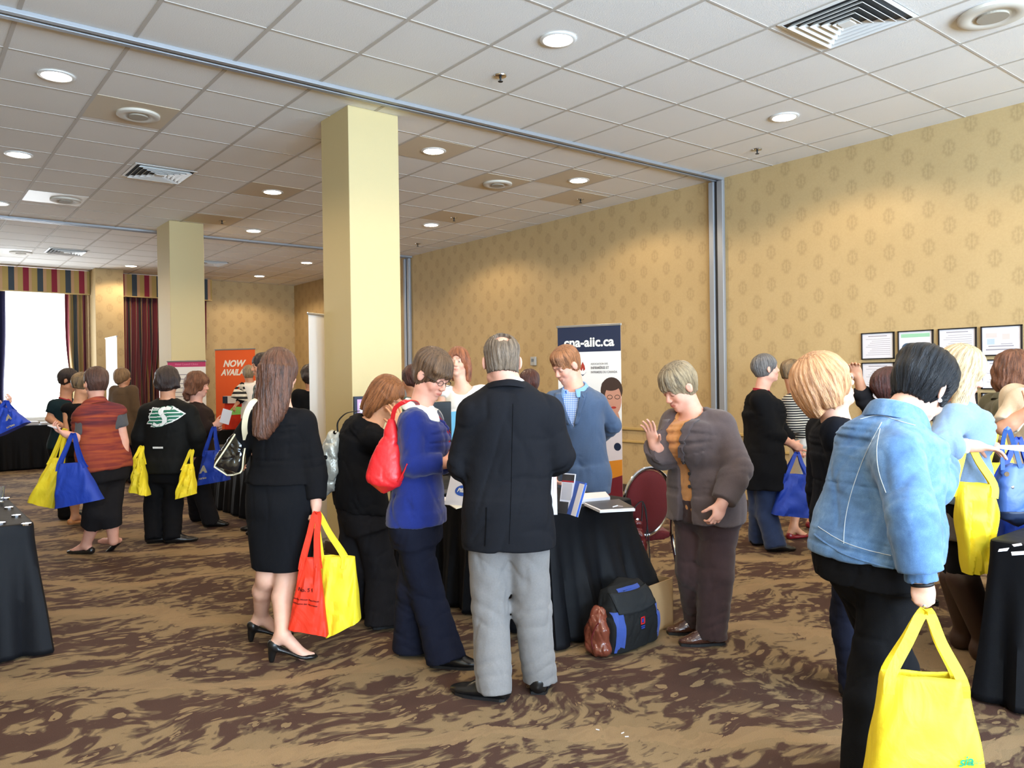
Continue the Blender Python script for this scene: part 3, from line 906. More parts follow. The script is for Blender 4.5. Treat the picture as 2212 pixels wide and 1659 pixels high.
class Person:
    """built from joints given where the photograph shows them; D is the distance along the view axis"""
    def __init__(s, label, D, root_px, head, neck, pelvis, yaw=180, male=False, fat=1.0, hs=1.0, hyaw=None, hpitch=0, hroll=0,
                 pyaw=None, sw=None, skin='fair', L=None, R=None, legL=None, legR=None, spine=None, lod=1.0, bust=1.0, hipw=1.0, gray=False, neck_r=None, floor_root=None):
        s.skip = ONLY is not None and not any(k in label for k in ONLY.split(','))
        s.label, s.D, s.male, s.fat = label, D, male, fat
        s.hs = hs; s.skin = np.array(lin(HCH[skin] if isinstance(skin, str) else skin))
        s.hv = max(0.0065, D / CF * 3.6) * lod * LODK          # cloth cell
        s.hf = max(0.0035, D / CF * 1.9) * lod * LODK          # head and hand cell
        J = lambda q: pt(q[0], q[1], D + (q[2] if len(q) > 2 else 0.0))
        s.J = J
        s.yaw = yaw; s.f = heading(yaw); s.l = np.cross(UP, s.f)
        pyaw = yaw if pyaw is None else pyaw
        s.pf = heading(pyaw); s.pl = np.cross(UP, s.pf)
        s.C = J(head); s.N = J(neck); s.P = J(pelvis)
        s.root = s.P.copy() if root_px is None else floor_at(*root_px)
        s.root[2] = 0.0
        hy = math.radians(yaw if hyaw is None else hyaw)
        hf = -math.cos(hy) * FH + math.sin(hy) * RH; hl = np.cross(UP, hf)
        a = math.radians(hpitch); f2 = hf * math.cos(a) - UP * math.sin(a); u2 = UP * math.cos(a) + hf * math.sin(a)
        b = math.radians(hroll); s.hl = hl * math.cos(b) + u2 * math.sin(b); s.hu = u2 * math.cos(b) - hl * math.sin(b); s.hfv = f2
        s.HR = np.array([s.hl, s.hfv, s.hu])
        s.spine = None if spine is None else J(spine)
        s.up = unit(s.N - s.P)
        s.l = unit(s.l - s.up * (s.l @ s.up) * 0.6)
        s.sw = sw or (0.185 if male else 0.158)
        s.len = np.linalg.norm(s.N - s.P)
        s.neck_r = neck_r or (0.062 if male else 0.052)
        s.pw = (0.088 if male else 0.092) * (0.5 + 0.5 * fat)
        s.bust, s.hipw = bust, hipw
        s.sh = {}; s.el = {}; s.wr = {}; s.hand = {}
        for key, sg, A in (('L', 1, L), ('R', -1, R)):
            A = A or {}
            sh = s.N - s.up * 0.045 + s.l * sg * s.sw
            if 's' in A: sh = J(A['s'])
            s.sh[key] = sh
            s.el[key] = J(A['e']) if 'e' in A else sh - UP * 0.29 + s.l * sg * 0.05
            s.wr[key] = J(A['w']) if 'w' in A else s.el[key] - UP * 0.24 + s.f * 0.04
            s.hand[key] = A
        s.hip = {'L': s.P + s.pl * s.pw, 'R': s.P - s.pl * s.pw}
        s.kn = {}; s.an = {}; s.ft = {}; s.legs = {}
        for key, sg, A in (('L', 1, legL), ('R', -1, legR)):
            A = dict(A or {})
            g = floor_at(*A['g']) if 'g' in A else s.root + s.pl * sg * 0.10      # heel on the floor
            g = g.copy(); g[2] = 0.0 + A.get('lift', 0.0)
            fd = heading(A.get('toe', pyaw + 8 * sg))
            an = g + UP * (0.085 + A.get('heel', 0.0)) + fd * 0.045
            if 'a' in A: an = J(A['a'])
            s.an[key] = an; s.ft[key] = (g, fd)
            s.kn[key] = J(A['k']) if 'k' in A else (s.hip[key] * 0.49 + an * 0.51) + fd * 0.02
            s.legs[key] = A
        PEOPLE.append(s)
        s.obj = None
        if s.skip: return
        s.body()

    # -- pieces of the body, inflated by off
    def torso_nodes(s, off=0.0, t0=-0.12, t1=1.0, ext=None, wk=1.0, smooth=0.0):
        if s.male: T = [(-0.22, .145, .105), (0, .158, .112), (.22, .146, .108), (.42, .142, .106), (.66, .158, .116), (.84, .165, .108), (.95, .115, .085), (1.03, .066, .06)]
        else: T = [(-0.22, .150 * s.hipw, .112), (0, .165 * s.hipw, .122), (.22, .148 * s.hipw, .112), (.44, .124, .096), (.70, .138, .118 * s.bust), (.85, .136, .092), (.95, .095, .075), (1.03, .058, .054)]
        out = []
        for t, w, d in T:
            if t < t0 - 1e-6 or t > t1 + 1e-6: continue
            if s.spine is None: p = s.P + (s.N - s.P) * t
            else:
                q = max(-0.3, t); p = (1 - q) * (1 - q) * s.P + 2 * q * (1 - q) * (s.spine * 2 - (s.P + s.N) / 2) + q * q * s.N if t >= 0 else s.P + (s.spine - s.P) * 2 * t
            fw = s.pf * (1 - min(1, max(0, t))) + s.f * min(1, max(0, t))
            if not s.male and abs(t - .70) < .01: p = p + unit(fw) * 0.02 * s.bust
            if abs(t) < 0.01: p = p - s.pf * 0.015
            fk = s.fat if t < 0.9 else (1 + s.fat) / 2
            sm = smooth if 0.2 < t < 0.6 else 0
            if t < 0.9: side = s.pl * (1 - max(0, min(1, t))) + s.l * max(0, min(1, t))
            else: side = s.l
            out.append((p, (w * fk * wk + sm) + off, d * (0.35 + 0.65 * fk) + off, unit(side)))
        return out
    def add_torso(s, F, off=0.0, t0=-0.3, t1=1.1, k=0.03, smooth=0.0):
        F.loft(s.torso_nodes(off, t0, t1, smooth=smooth), k=k, pw=2.3)
        r = (0.056 if s.male else 0.047) * (0.6 + 0.4 * s.fat)
        for key in 'LR':
            F.cone(s.sh[key], s.N - s.up * 0.02, r * 0.95 + off, r * 0.75 + off, k=0.045)
        return F
    def add_arm(s, F, key, off=0.0, upto=1.0, k=0.03, cap=True, rel=1.0, puff=0.0, cuff=0.0, only_fore=False):
        """upto: 0..1 shoulder to elbow, 1..2 elbow to wrist"""
        m = (1.16 if s.male else 1.0) * (0.55 + 0.45 * s.fat) * rel
        a, e, w = s.sh[key], s.el[key], s.wr[key]
        r0, r1, r2 = 0.050 * m, 0.040 * m, 0.027 * m
        if upto <= 1:
            b = a + (e - a) * upto
            F.cone(a, b, r0 + off, r0 + (r1 - r0) * upto + off + cuff, k=k, cap=cap)
        else:
            t = upto - 1
            if not only_fore: F.cone(a, e, r0 + off, r1 + off + puff, k=k)
            mid = e + (w - e) * 0.3
            F.cone(e, mid, r1 + off + puff, r1 * 1.02 + off + puff, k=0.012)
            b = e + (w - e) * t
            F.cone(mid, b, r1 * 1.02 + off + puff, r1 + (r2 - r1) * t + off + cuff, k=0.012, cap=cap)
        return F
    def add_leg(s, F, key, off=0.0, t0=0.0, k=0.03, rel=1.0, upto=2.0, hemr=None, kner=None, cap=False):
        m = (0.5 + 0.5 * s.fat) * rel
        h, kn, an = s.hip[key], s.kn[key], s.an[key]
        r0, r1, r2, r3 = 0.083 * m, 0.056 * m, 0.053 * m, 0.036 * m
        if kner: r1 = kner - off; r2 = kner - off
        if hemr: r3 = hemr - off
        F.cone(h - UP * 0.02, kn, r0 + off, r1 + off, k=k)
        if upto > 1:
            t = upto - 1
            if hemr is None:
                back = unit(np.cross(np.cross(an - kn, s.ft[key][1]), an - kn))
                mid = kn + (an - kn) * 0.32 - back * 0.014
                F.cone(kn, mid, r1 + off, r2 + off, k=0.03)
                b = mid + (an - mid) * min(1, t)
                F.cone(mid, b, r2 + off, r3 + (r2 - r3) * (1 - min(1, t)) + off, k=0.02, cap=cap)
            else:
                b = kn + (an - kn) * t
                F.cone(kn, b, r1 + off, r3 + off, k=0.03, cap=cap)
        return F
    def add_hand(s, F, key, off=0.0):
        A = s.hand[key]
        w, e = s.wr[key], s.el[key]
        m = (1.08 if s.male else 0.95)
        d = unit(w - e)
        if 't' in A: d = unit(s.J(A['t']) - w)
        sg = 1 if key == 'L' else -1
        # palm normal: default towards the thigh / body
        pn = A.get('pn'); pn = -s.l * sg if pn is None else (pn[0] * RH + pn[1] * FH + pn[2] * UP)
        pn = unit(pn - d * (pn @ d)); th = np.cross(d, pn) * (1 if key == 'R' else -1)   # towards the thumb
        curl = A.get('curl', 28); spread = A.get('spread', 5)
        c = w + d * 0.052 * m
        R = np.array([th, d, pn])
        F.ell(c, (0.040 * m, 0.052 * m, 0.0165 * m), R, k=0.02)
        F.cone(w - d * 0.03, w + d * 0.02, 0.024 * m, 0.022 * m, k=0.02)
        L = [(0.026, 0.040, 0.0085), (0.009, 0.045, 0.009), (-0.009, 0.042, 0.0088), (-0.026, 0.033, 0.0078)]
        for i, (x, l1, r) in enumerate(L):
            b = w + d * (0.088 - abs(x - 0.005) * 0.25) * m + th * x * m
            cc = curl * (1 + 0.1 * i); sp = math.radians(spread * (1.5 - i))
            v0 = unit(d * math.cos(sp) + th * math.sin(sp)); p = b; ang = 0
            for seg, (ln, kk) in enumerate(((l1, 0.8), (l1 * 0.62, 1.15), (l1 * 0.5, 0.8))):
                ang += math.radians(cc * kk)
                v = v0 * math.cos(ang) + pn * math.sin(ang)
                q = p + v * ln * m
                F.cone(p, q, r * m * (1 - 0.08 * seg), r * m * (0.93 - 0.09 * seg), k=0.004 if seg == 0 else 0.002)
                p = q
        b = w + d * 0.02 * m + th * 0.022 * m + pn * 0.004
        ta = A.get('thumb', 40)
        v = unit(d * math.cos(math.radians(ta)) + th * math.sin(math.radians(ta)) + pn * 0.35)
        q = b + v * 0.042 * m; F.cone(b, q, 0.0135 * m, 0.0105 * m, k=0.012)
        v2 = unit(v + d * 0.5 + pn * (0.3 + curl / 90)); q2 = q + v2 * 0.032 * m; F.cone(q, q2, 0.0105 * m, 0.0088 * m, k=0.003)
        q3 = q2 + unit(v2 + pn * curl / 120) * 0.022 * m; F.cone(q2, q3, 0.009 * m, 0.0075 * m, k=0.003)
    def hp(s, x, y, z):
        return s.C + (s.hl * x + s.hfv * y + s.hu * z) * s.hs
    def hr(s, *r): return np.array(r) * s.hs
    def add_head(s, F):
        R = s.HR; w = 1.04 if s.male else 1.0; jw = 1.12 if s.male else 1.0
        F.ell(s.hp(0, -.016, .030), s.hr(.074 * w, .093, .088), R)
        F.ell(s.hp(0, .028, -.022), s.hr(.060 * w, .062, .080), R, k=.02)
        F.ell(s.hp(0, .040, -.072), s.hr(.044 * jw, .046, .036), R, k=.02)
        F.ell(s.hp(0, .070, -.098), s.hr(.020 * jw, .018, .016), R, k=.022)
        for x in (-1, 1):
            F.ell(s.hp(.036 * x, .060, -.032), s.hr(.022, .024, .024), R, k=.018)
            F.ell(s.hp(.050 * x * jw, .012, -.070), s.hr(.016, .030, .022), R, k=.02)
            F.ell(s.hp(.032 * x, .092, .006), s.hr(.019, .012, .012), R, k=.012, op='s')
            F.ell(s.hp(.031 * x, .0765, .005), s.hr(.0155, .0125, .0115), R, k=.004)
            F.cone(s.hp(.014 * x, .088, .026), s.hp(.046 * x, .078, .026), .009 * s.hs, .006 * s.hs, k=.012)
        F.cone(s.hp(0, .084, .014), s.hp(0, .106, -.026), .0075 * s.hs, .0105 * s.hs, k=.010)
        for x in (-1, 1): F.ell(s.hp(.0115 * x, .098, -.031), s.hr(.0085, .011, .0075), R, k=.006)
        F.ell(s.hp(0, .084, -.060), s.hr(.026, .014, .016), R, k=.012)
        F.cone(s.hp(-.019, .086, -.0600), s.hp(0, .0955, -.0575), .0042 * s.hs, .0052 * s.hs, k=.004); F.cone(s.hp(0, .0955, -.0575), s.hp(.019, .086, -.0600), .0052 * s.hs, .0042 * s.hs, k=.004)
        F.cone(s.hp(-.014, .088, -.069), s.hp(.014, .088, -.069), .0055 * s.hs, .0055 * s.hs, k=.004)
        F.cone(s.hp(-.022, .093, -.0645), s.hp(.022, .093, -.0645), .0018, .0018, k=.003, op='s')
        for x in (-1, 1):
            e = s.hp(.081 * x * w, -.006, -.004); Re = np.array([unit(s.hl * x + s.hfv * .45), unit(s.hfv - s.hl * x * .45), s.hu])
            F.ell(e, s.hr(.0085, .020, .031), Re, k=.006)
            F.ell(s.hp(.091 * x * w, .002, .001), s.hr(.006, .009, .016), Re, k=.004, op='s')
        F.cone(s.hp(0, -.022, -.045), s.N - s.up * 0.01 - s.f * 0.0, s.neck_r * s.hs, s.neck_r * 1.08, k=.03)
        F.cone(s.hp(0, .012, -.085), s.N + s.f * 0.02, s.neck_r * 0.75 * s.hs, s.neck_r * 0.9, k=.03)
    def face_paint(s, V):
        c = np.tile(s.skin, (len(V), 1))
        q = ((V - s.C) @ s.HR.T) / s.hs
        def blob(cx, cy, cz, rx, ry, rz, col, amt, soft=0.3):
            d = np.sqrt(((q[:, 0] - cx) / rx) ** 2 + ((q[:, 1] - cy) / ry) ** 2 + ((q[:, 2] - cz) / rz) ** 2)
            m = np.clip((1 + soft - d) / (2 * soft), 0, 1) * amt
            c[:] = c * (1 - m[:, None]) + np.array(col) * m[:, None]
        lip = s.skin * np.array([0.78, 0.42, 0.42]); cheek = s.skin * np.array([1.0, 0.78, 0.74])
        for x in (-1, 1):
            blob(.042 * x, .07, -.034, .026, .05, .022, cheek, .5, .6)
            blob(.033 * x, .088, .0285, .020, .03, .0042, s.brow, .8, .5)
            if not s.closed_eyes: pass
            blob(.031 * x, .09, -.004 if s.closed_eyes else .0125, .0155, .02, .0022, (0.02, .014, .01), .75, .6)
        blob(0, .105, -.028, .016, .02, .014, cheek, .35, .6)
        blob(0, .092, -.0605, .023, .02, .0085, lip, .85 if not s.male else .5, .25)
        return c
    brow = (0.06, 0.035, 0.02); closed_eyes = True
    def body(s):
        rt = [float(c) for c in s.root]
        F = Field()
        s.add_torso(F, -0.004, t1=0.96)
        for key in 'LR':
            s.add_arm(F, key, upto=2.0, cap=False)
            s.add_leg(F, key)
            if not s.legs[key].get('nofoot'):
                g, fd = s.ft[key]; an = s.an[key]
                ball = g + fd * 0.15 + UP * 0.028; toe = g + fd * 0.20 + UP * 0.022
                F.cone(an, ball, 0.036, 0.028, k=.02); F.cone(an, g + UP * (0.035 + s.legs[key].get('heel', 0)) + fd * 0.0, 0.034, 0.028, k=.02); F.cone(ball, toe, 0.028, 0.018, k=.015)
        Hd = Field(); s.add_head(Hd); F.p += Hd.p
        hb = []
        for key in 'LR':
            if s.hand[key].get('hide'): continue
            Hn = Field(); s.add_hand(Hn, key); F.p += Hn.p
            hb.append((Hn.bounds()[0] - 0.008, Hn.bounds()[1] + 0.008))
        rad = 0.155 * s.hs
        hb.append((s.C - rad, s.C + rad))
        V, Q = F.mesh(max(s.hv * 1.25, 0.01))
        keep = np.ones(len(Q), bool)
        for lo, hi in hb:
            m = 0.012
            inside = np.all((V > lo + m) & (V < hi - m), axis=1)
            keep &= ~np.all(inside[Q], axis=1)
        Q = Q[keep]
        Vs, Qs = [V], [Q]; nv = len(V)
        for lo, hi in hb:
            v, q = F.mesh(s.hf, lo, hi)
            Vs.append(v); Qs.append(q + nv); nv += len(v)
        V = np.concatenate(Vs); Q = np.concatenate(Qs)
        used = np.unique(Q); mp = np.zeros(nv, int); mp[used] = np.arange(len(used)); V = V[used]; Q = mp[Q]
        s.obj = mesh_np('person', V, Q, SKIN, origin=rt, colors=s.face_paint(V))
        tag(s.obj, s.label, 'person')
    # -- children
    def part(s, name, F, m, h=None, label=None, attr=None, lo=None, hi=None):
        if s.skip: return None
        V, Q = F.mesh(h or s.hv, lo, hi)
        if len(V) == 0: return None
        o = mesh_np(name, V, Q, m, parent=s.obj, origin=s.root, attr=None if attr is None else attr(V))
        if label: o['label'] = label
        return o
    def eyes(s):
        if s.skip: return
        for x in (-1, 1):
            b = MB(); c = s.hp(.031 * x, .0765, .0045); d = s.hfv
            b.lathe(c, [(0.0001, .0128), (.0035, .0128), (.0062, .0118), (.0095, .0088), (.0118, .004), (.0122, 0)], 20, 0, ax=d)
            b.lathe(c + d * .0004, [(0.0001, .0131), (.0036, .0131), (.0058, .0121)], 20, 1, ax=d)
            b.v = [tuple(c + (np.array(q) - c) - s.hu * (((np.array(q) - c) @ s.hu) * .42)) for q in b.v]
            b.build('eye', [M_eye, M_iris], s.obj, s.root, smooth=True)
    def top(s, name, m, off=0.014, sleeve=1.93, hem=-0.12, flare=0.0, wr=(0.004, 0.14), seed=1, label=None, cuff=0.004, puff=0.004, v=None, neck=0.0, smooth=0.012, cutN=0.0, extra=None, sleeveL=None, sleeveR=None, hemdrop=None, armoff=None, long=None):
        """upper garment. hem: how far below the hips, in trunk lengths (negative) or above (positive); v=(width, depth) opening down the front"""
        F = Field()
        F.loft(s.torso_nodes(off, -0.3, 0.96, smooth=smooth), k=0.0, pw=2.3)
        r = (0.056 if s.male else 0.047) * (0.6 + 0.4 * s.fat)
        for key in 'LR': F.cone(s.sh[key], s.N - s.up * 0.028, r * 0.98 + off, r * 0.55 + off, k=0.05)
        if long:          # skirts of the garment continue down: list of (drop m, half width, half depth, forward)
            nd = [(s.P + s.up * 0.05, (0.15 if s.male else 0.162) * s.fat * s.hipw + off, .116 * s.fat + off, s.pl)]
            for dz, w, d, fo in long: nd.append((s.P - UP * dz + s.pf * fo, w, d, s.pl))
            F.loft(nd, k=0.03, pw=2.3)
        nbody = len(F.p)
        if hem < 0.15:
            for key in 'LR':
                m_ = (0.5 + 0.5 * s.fat); h = s.hip[key]; F.cone(h - UP * 0.03 - s.pf * 0.01, h * .7 + s.kn[key] * .3, 0.085 * m_ + off + .003, 0.080 * m_ + off + .003, k=.045)
            nbody = len(F.p)
        for key in 'LR':
            up = {'L': sleeveL, 'R': sleeveR}[key]; up = sleeve if up is None else up
            if up > 0: s.add_arm(F, key, off if armoff is None else armoff, up, k=0.035, puff=puff, cuff=cuff)
        if extra: extra(F)
        s_, N_ = s, s.N
        # neck opening
        F.cone(s.N - s.up * 0.005 + s.f * (0.012 + neck), s.N + s.up * 0.12, s.neck_r + 0.006 + neck, s.neck_r + 0.05 + neck, k=0.01, op='s')
        if v:
            prof = v if isinstance(v, list) else [(-.06, v[0] * 1.15), (0, v[0]), (v[1] * .5, v[0] * .62), (v[1], .002)]
            zz, ww = [q[0] for q in prof], [q[1] for q in prof]; N0 = s.N; up0 = s.up; f0 = unit(s.f - s.up * (s.f @ s.up)); l0 = np.cross(up0, f0)
            def opening(P):
                q = P - N0; dn = -(q @ up0); hw = np.interp(dn, zz, ww, left=ww[0], right=-.05)
                return np.maximum(np.abs(q @ l0) - hw, -(q @ f0) + 0.0)
            F.add(opening, s.N - 1.2, s.N + 1.2, 0.004, 's')
        hp = s.P + (s.N - s.P) * hem if not long else s.P - UP * long[-1][0]
        hn = -(s.N - s.P) if not long else -UP
        if hemdrop is not None: hn = unit(unit(hn) + hemdrop[0] * s.pf + hemdrop[1] * s.pl)
        hi0 = s.P; Fc = hp; hn = unit(hn)
        arms_low = [key for key in 'LR' if (s.wr[key] - hp) @ hn > -0.05 or (s.el[key] - hp) @ hn > -0.02]
        if sleeve > 0 and arms_low:
            # cut only the trunk: clip before arms are united
            tor = Field(); tor.p = F.p; F2 = Field()
            body_p = F.p[:nbody]
            T = Field(); T.p = list(body_p); T.cut(hp, hn)
            lo, hi = T.bounds()
            Tf = T
            F2.add(lambda P: Tf.eval(P), lo, hi)
            rest = [q for q in F.p if q not in body_p]
            F2.p += rest; F = F2
        else: F.cut(hp, hn)
        rp = ripple(wr[0], wr[1], seed, (1, 1, 0.5)) if wr else None
        zones = []
        for key in 'LR':
            up = {'L': sleeveL, 'R': sleeveR}[key]; up = sleeve if up is None else up
            if up > 1.2:
                ax = unit(s.wr[key] - s.sh[key]); c = s.el[key]; zones.append((c, ax, .085, .052, .0042, seed * 1.7))
                c2 = s.sh[key] - s.up * .09 - s.l * (.03 if key == 'L' else -.03); zones.append((c2, unit(s.up + s.l * (.9 if key == 'L' else -.9)), .07, .06, .0035, seed))
        s.zones = zones
        F.disp = folds(rp, zones)
        s.F = F
        return s.part(name, F, m, label=label)
    def trousers(s, name, m, off=0.010, hemr=0.085, kner=0.085, hemz=0.03, waist=0.08, wr=(0.004, 0.16), seed=2, label=None, k=0.02, upto=None, k2=0.045):
        F = Field(); F.loft(s.torso_nodes(off, -0.3, 0.45), pw=2.2)
        for key in 'LR':
            h, kn, an = s.hip[key], s.kn[key], s.an[key]
            m_ = (0.5 + 0.5 * s.fat)
            F.cone(h - UP * 0.03 - s.pf * 0.01, kn, 0.085 * m_ + off, kner, k=k2)
            g = s.ft[key][0] + s.ft[key][1] * 0.045
            e = an + unit(an - kn) * 0.06 if upto is None else kn + (an - kn) * upto
            F.cone(kn, e, kner, hemr, k=0.025, cap=True)
            if upto is None: s.add_leg(F, key, .007, k=.02, upto=1.9)
        F.cut(s.P + (s.N - s.P) * waist, (s.N - s.P))
        zmin = min(s.ft['L'][0][2], s.ft['R'][0][2]) + hemz
        if upto is None: F.cut([0, 0, zmin], [0, 0, -1])
        zones = []
        if upto is None and hemr > .065:
            for key in 'LR':
                an, kn = s.an[key], s.kn[key]; ax = unit(an - kn); sd = s.pl * (.35 if key == 'L' else -.35)
                zones.append((an + ax * -.05, unit(ax + sd * .5), .085, .062, .0065, seed)); zones.append((kn, unit(ax + sd), .10, .075, .0045, seed + 2))
                zones.append((kn * .45 + s.hip[key] * .55, unit(ax + sd * 2.2), .12, .11, .0045, seed + 4))
        F.disp = folds(ripple(wr[0], wr[1], seed, (1, 1, 1.1)) if wr else None, zones)
        return s.part(name, F, m, label=label)
    def skirt(s, name, m, z1, w1, d1, off=0.012, fwd=0.0, waist=0.3, wr=(0.003, 0.2), seed=3, label=None, side=0.0, mid=None):
        F = Field()
        nd = [(s.P + (s.N - s.P) * t, w, d, sd) for (p, w, d, sd), t in zip(s.torso_nodes(off, -0.01, 0.45), (0, .22, .44))]
        e = s.P.copy(); e[2] = z1; e = e + s.pf * fwd + s.pl * side
        low = [(e, w1, d1, s.pl)]
        md = (s.P * 0.6 + e * 0.4)
        w0 = 0.168 * s.fat * s.hipw + off
        low.append((md, (w0 * .6 + w1 * .4) if mid is None else mid, (.128 * s.fat + off) * .6 + d1 * .4, s.pl))
        F.loft(low + nd, pw=2.3)
        F.ell(s.P - s.pf * 0.05 - UP * 0.03, (0.13 * s.fat, 0.09 * s.fat, 0.11), np.array([s.pl, s.pf, UP]), k=0.04)
        F.cut(s.P + (s.N - s.P) * waist, (s.N - s.P)); F.cut(e, -UP)
        F.disp = ripple(wr[0], wr[1], seed, (1, 1, 0.35)) if wr else None
        return s.part(name, F, m, label=label)
    def shoes(s, m, kind='dress', only=None, label=None, length=None, open_=False):
        if s.skip: return
        for key in 'LR':
            if only and key not in only: continue
            if s.legs[key].get('nofoot'): continue
            g, fd = s.ft[key]; g = g.copy(); A = s.legs[key]
            sd = np.cross(UP, fd); hl = A.get('heel', 0.0); tip = math.radians(A.get('tip', 0))
            fdv = fd * math.cos(tip) - UP * math.sin(tip); uv = UP * math.cos(tip) + fd * math.sin(tip)
            L = (0.285 if s.male else 0.25) if length is None else length
            T = lambda x, y, z: g + sd * x + fdv * (y - 0.02) + uv * z
            R = np.array([sd, fdv, uv]); F = Field(); W = 1.12 if s.male else 1.0
            if hl > 0.02:
                F.loft([(T(0, .015, hl + .02), .032, .022, sd), (T(0, .09, hl * .62 + .016), .030, .014, sd), (T(0, .17, .022), .040, .016, sd), (T(0, .225, .018), .030, .014, sd), (T(0, L - .005, .014), .010, .008, sd)], n=5)
                F.ell(T(0, .02, hl + .035), (.034, .035, .03), R, k=.015)
                F.cone(T(0, .012, hl), T(0, .006, .0), .024, .013, k=.01)
                F.cone(s.an[key], T(0, .13, .08), .026, .024, op='s', k=.006)
                F.cone(T(0, .05, hl + .06), T(0, .15, .062), .026, .026, op='s', k=.006)
            elif kind == 'flat':
                F.loft([(T(0, .0, .022), .026, .022, sd), (T(0, .06, .02), .031, .02, sd), (T(0, .15, .02), .040, .02, sd), (T(0, L - .03, .018), .03, .016, sd), (T(0, L, .014), .012, .01, sd)], n=5)
                F.ell(T(0, .02, .035), (.032, .038, .035), R, k=.015)
                F.cone(T(0, .05, .075), T(0, .14, .062), .032, .028, op='s', k=.006)
            else:
                hi_ = .075 if kind == 'boot' else .055
                F.loft([(T(0, .0, .034), .032 * W, .032, sd), (T(0, .06, .034), .035 * W, .034, sd), (T(0, .16, .030), .046 * W, .029, sd), (T(0, L - .04, .024), .041 * W, .022, sd), (T(0, L, .018), .020 * W, .014, sd)], n=5)
                F.ell(T(0, .03, hi_), (.038 * W, .052, .05), R, k=.02)
                F.cone(T(0, .04, .07), T(0, .14, .045), .036, .026, k=.02); F.cone(s.an[key] - UP * .005, g + fd * .14 + UP * .034, .041, .033, k=.02)
            if tip == 0: F.cut(g + UP * 0.002, -UP)
            o = s.part('shoe', F, m, h=max(0.0055, s.hv * 0.75), label=label)
            if kind == 'dress' and hl < 0.02 and o is not None and s.D < 6:
                b = MB(); prof = [(-.03, -.002), (-.038, .02), (-.039, .07), (-.05, .15), (-.048, .2), (-.034, .25), (0, L + .004 - .02 + .02), (.034, .25), (.048, .2), (.05, .15), (.039, .07), (.038, .02), (.03, -.002)]
                pts = [T(x * W, y if abs(x) > .001 else L + .003, 0.0) for x, y in prof]; n = len(pts)
                vs = pts + [p + uv * 0.014 for p in pts]
                b.add(vs, [tuple(range(n - 1, -1, -1)), tuple(range(n, 2 * n))] + [(i, (i + 1) % n, n + (i + 1) % n, n + i) for i in range(n)])
                b.build("sole", M_black, o, s.root)
    def flow(s, V, axis=None, C=None):
        C = s.hp(0, -.02, .03) if C is None else C
        ax = s.hu if axis is None else unit(axis)
        q = V - C; z = q @ ax; r = q - z[:, None] * ax; rn = np.linalg.norm(r, axis=1) + 1e-6
        a, b = r @ s.hl / rn, r @ s.hfv / rn
        k = np.clip(rn / 0.07, 0, 1) * 1.0
        return np.stack([a * k, b * k, z * 1.2], -1)
    def hair(s, m, thick=0.016, front=0.060, side=-0.02, nape=-0.065, faceW=0.060, long=None, earclear=True, name='hair', volume=None, strand=0.0035, fringe=None, bald=None, extra=None, label=None, low=None, fine=1.0, facecut=True, puff=0.0, wave=0.0, thin=0.45):
        """thick: depth over the skull; front: height of the hairline; long: list of extra locks (loft nodes in head space)"""
        if s.skip: return
        F = Field(); R = s.HR
        t = thick
        if low is None:
            Bf = Field(); Bf.ell(s.hp(0, -.016, .030), s.hr(.074, .093, .088), R); Bf.ell(s.hp(0, -.034, -.022), s.hr(.063, .064, .066), R, k=.03)
            Bf.cone(s.hp(0, -.022, -.045), s.N - s.up * 0.01, s.neck_r * s.hs, s.neck_r * 1.08, k=.03)
            def shell(P):
                z = (P - s.C) @ s.hu / s.hs; u = np.clip((z - nape) / .085, 0, 1); u = u * u * (3 - 2 * u)
                x = np.abs((P - s.C) @ s.hl) / s.hs; sd = 1 - thin * np.clip((x - .03) / .04, 0, 1) * np.clip((.075 - z) / .05, 0, 1)
                return Bf.eval(P) - (.0035 + (t + puff * np.clip((z - .06) / .05, 0, 1)) * u * sd)
            e = .15 * s.hs; F.add(shell, s.C - e, s.C + e)
        else:
            F.ell(s.hp(0, -.018, .030), s.hr(.076 + t, .095 + t, .090 + t + puff), R)
            F.ell(s.hp(0, -.045, -.02), s.hr(.064 + t * .8, .058 + t, .070 + t * .3), R, k=.03)
        if volume:
            for c, r in volume: F.ell(s.hp(*c), s.hr(*r), R, k=.025)
        if low is None:
            # trim below: slanted from front of the ear to nape
            F.cut(s.hp(0, -.09, nape), -s.hu + s.hfv * 0.0)
        if facecut:
            F.ell(s.hp(0, .115, front - .105), s.hr(faceW, .10, .105), R, k=.006, op='s')
            F.ell(s.hp(0, .10, front - .09 - .04), s.hr(faceW + .006, .062, .10), R, k=.006, op='s')
        if earclear:
            for x in (-1, 1):
                F.ell(s.hp(.094 * x, .0, -.012), s.hr(.028, .026, .033), R, k=.006, op='s')
                F.ell(s.hp(.08 * x, .045, side - .055), s.hr(.045, .052, .055), R, k=.006, op='s')
        if bald: F.ell(s.hp(*bald[0]), s.hr(*bald[1]), R, k=.008, op='s')
        if fringe:
            for a, b, ra, rb in fringe: F.cone(s.hp(*a), s.hp(*b), ra, rb, k=.012)
        if long:
            for lock in long:
                nd = [(s.hp(*q[:3]) if len(q) == 5 else q[0], q[-2], q[-1], s.hl) for q in lock]
                F.loft(nd, k=.02, n=5)
        if extra: extra(F)
        Cc = s.hp(0, -.02, .03)
        sf = 1.0 / max(0.5, s.D / 6.0)
        def disp(P):
            q = P - Cc; z = q @ s.hu; a = np.arctan2(q @ s.hl, q @ s.hfv)
            o = strand * (np.sin(a * 23 + np.sin(z * 30) * 1.2 + np.sin(a * 5) * 2) * .6 + np.sin(a * 41 + z * 18) * .35)
            if wave: o = o + wave * np.sin(z * 60 + np.sin(a * 4) * 2 + a * 3)
            return o
        F.disp = disp
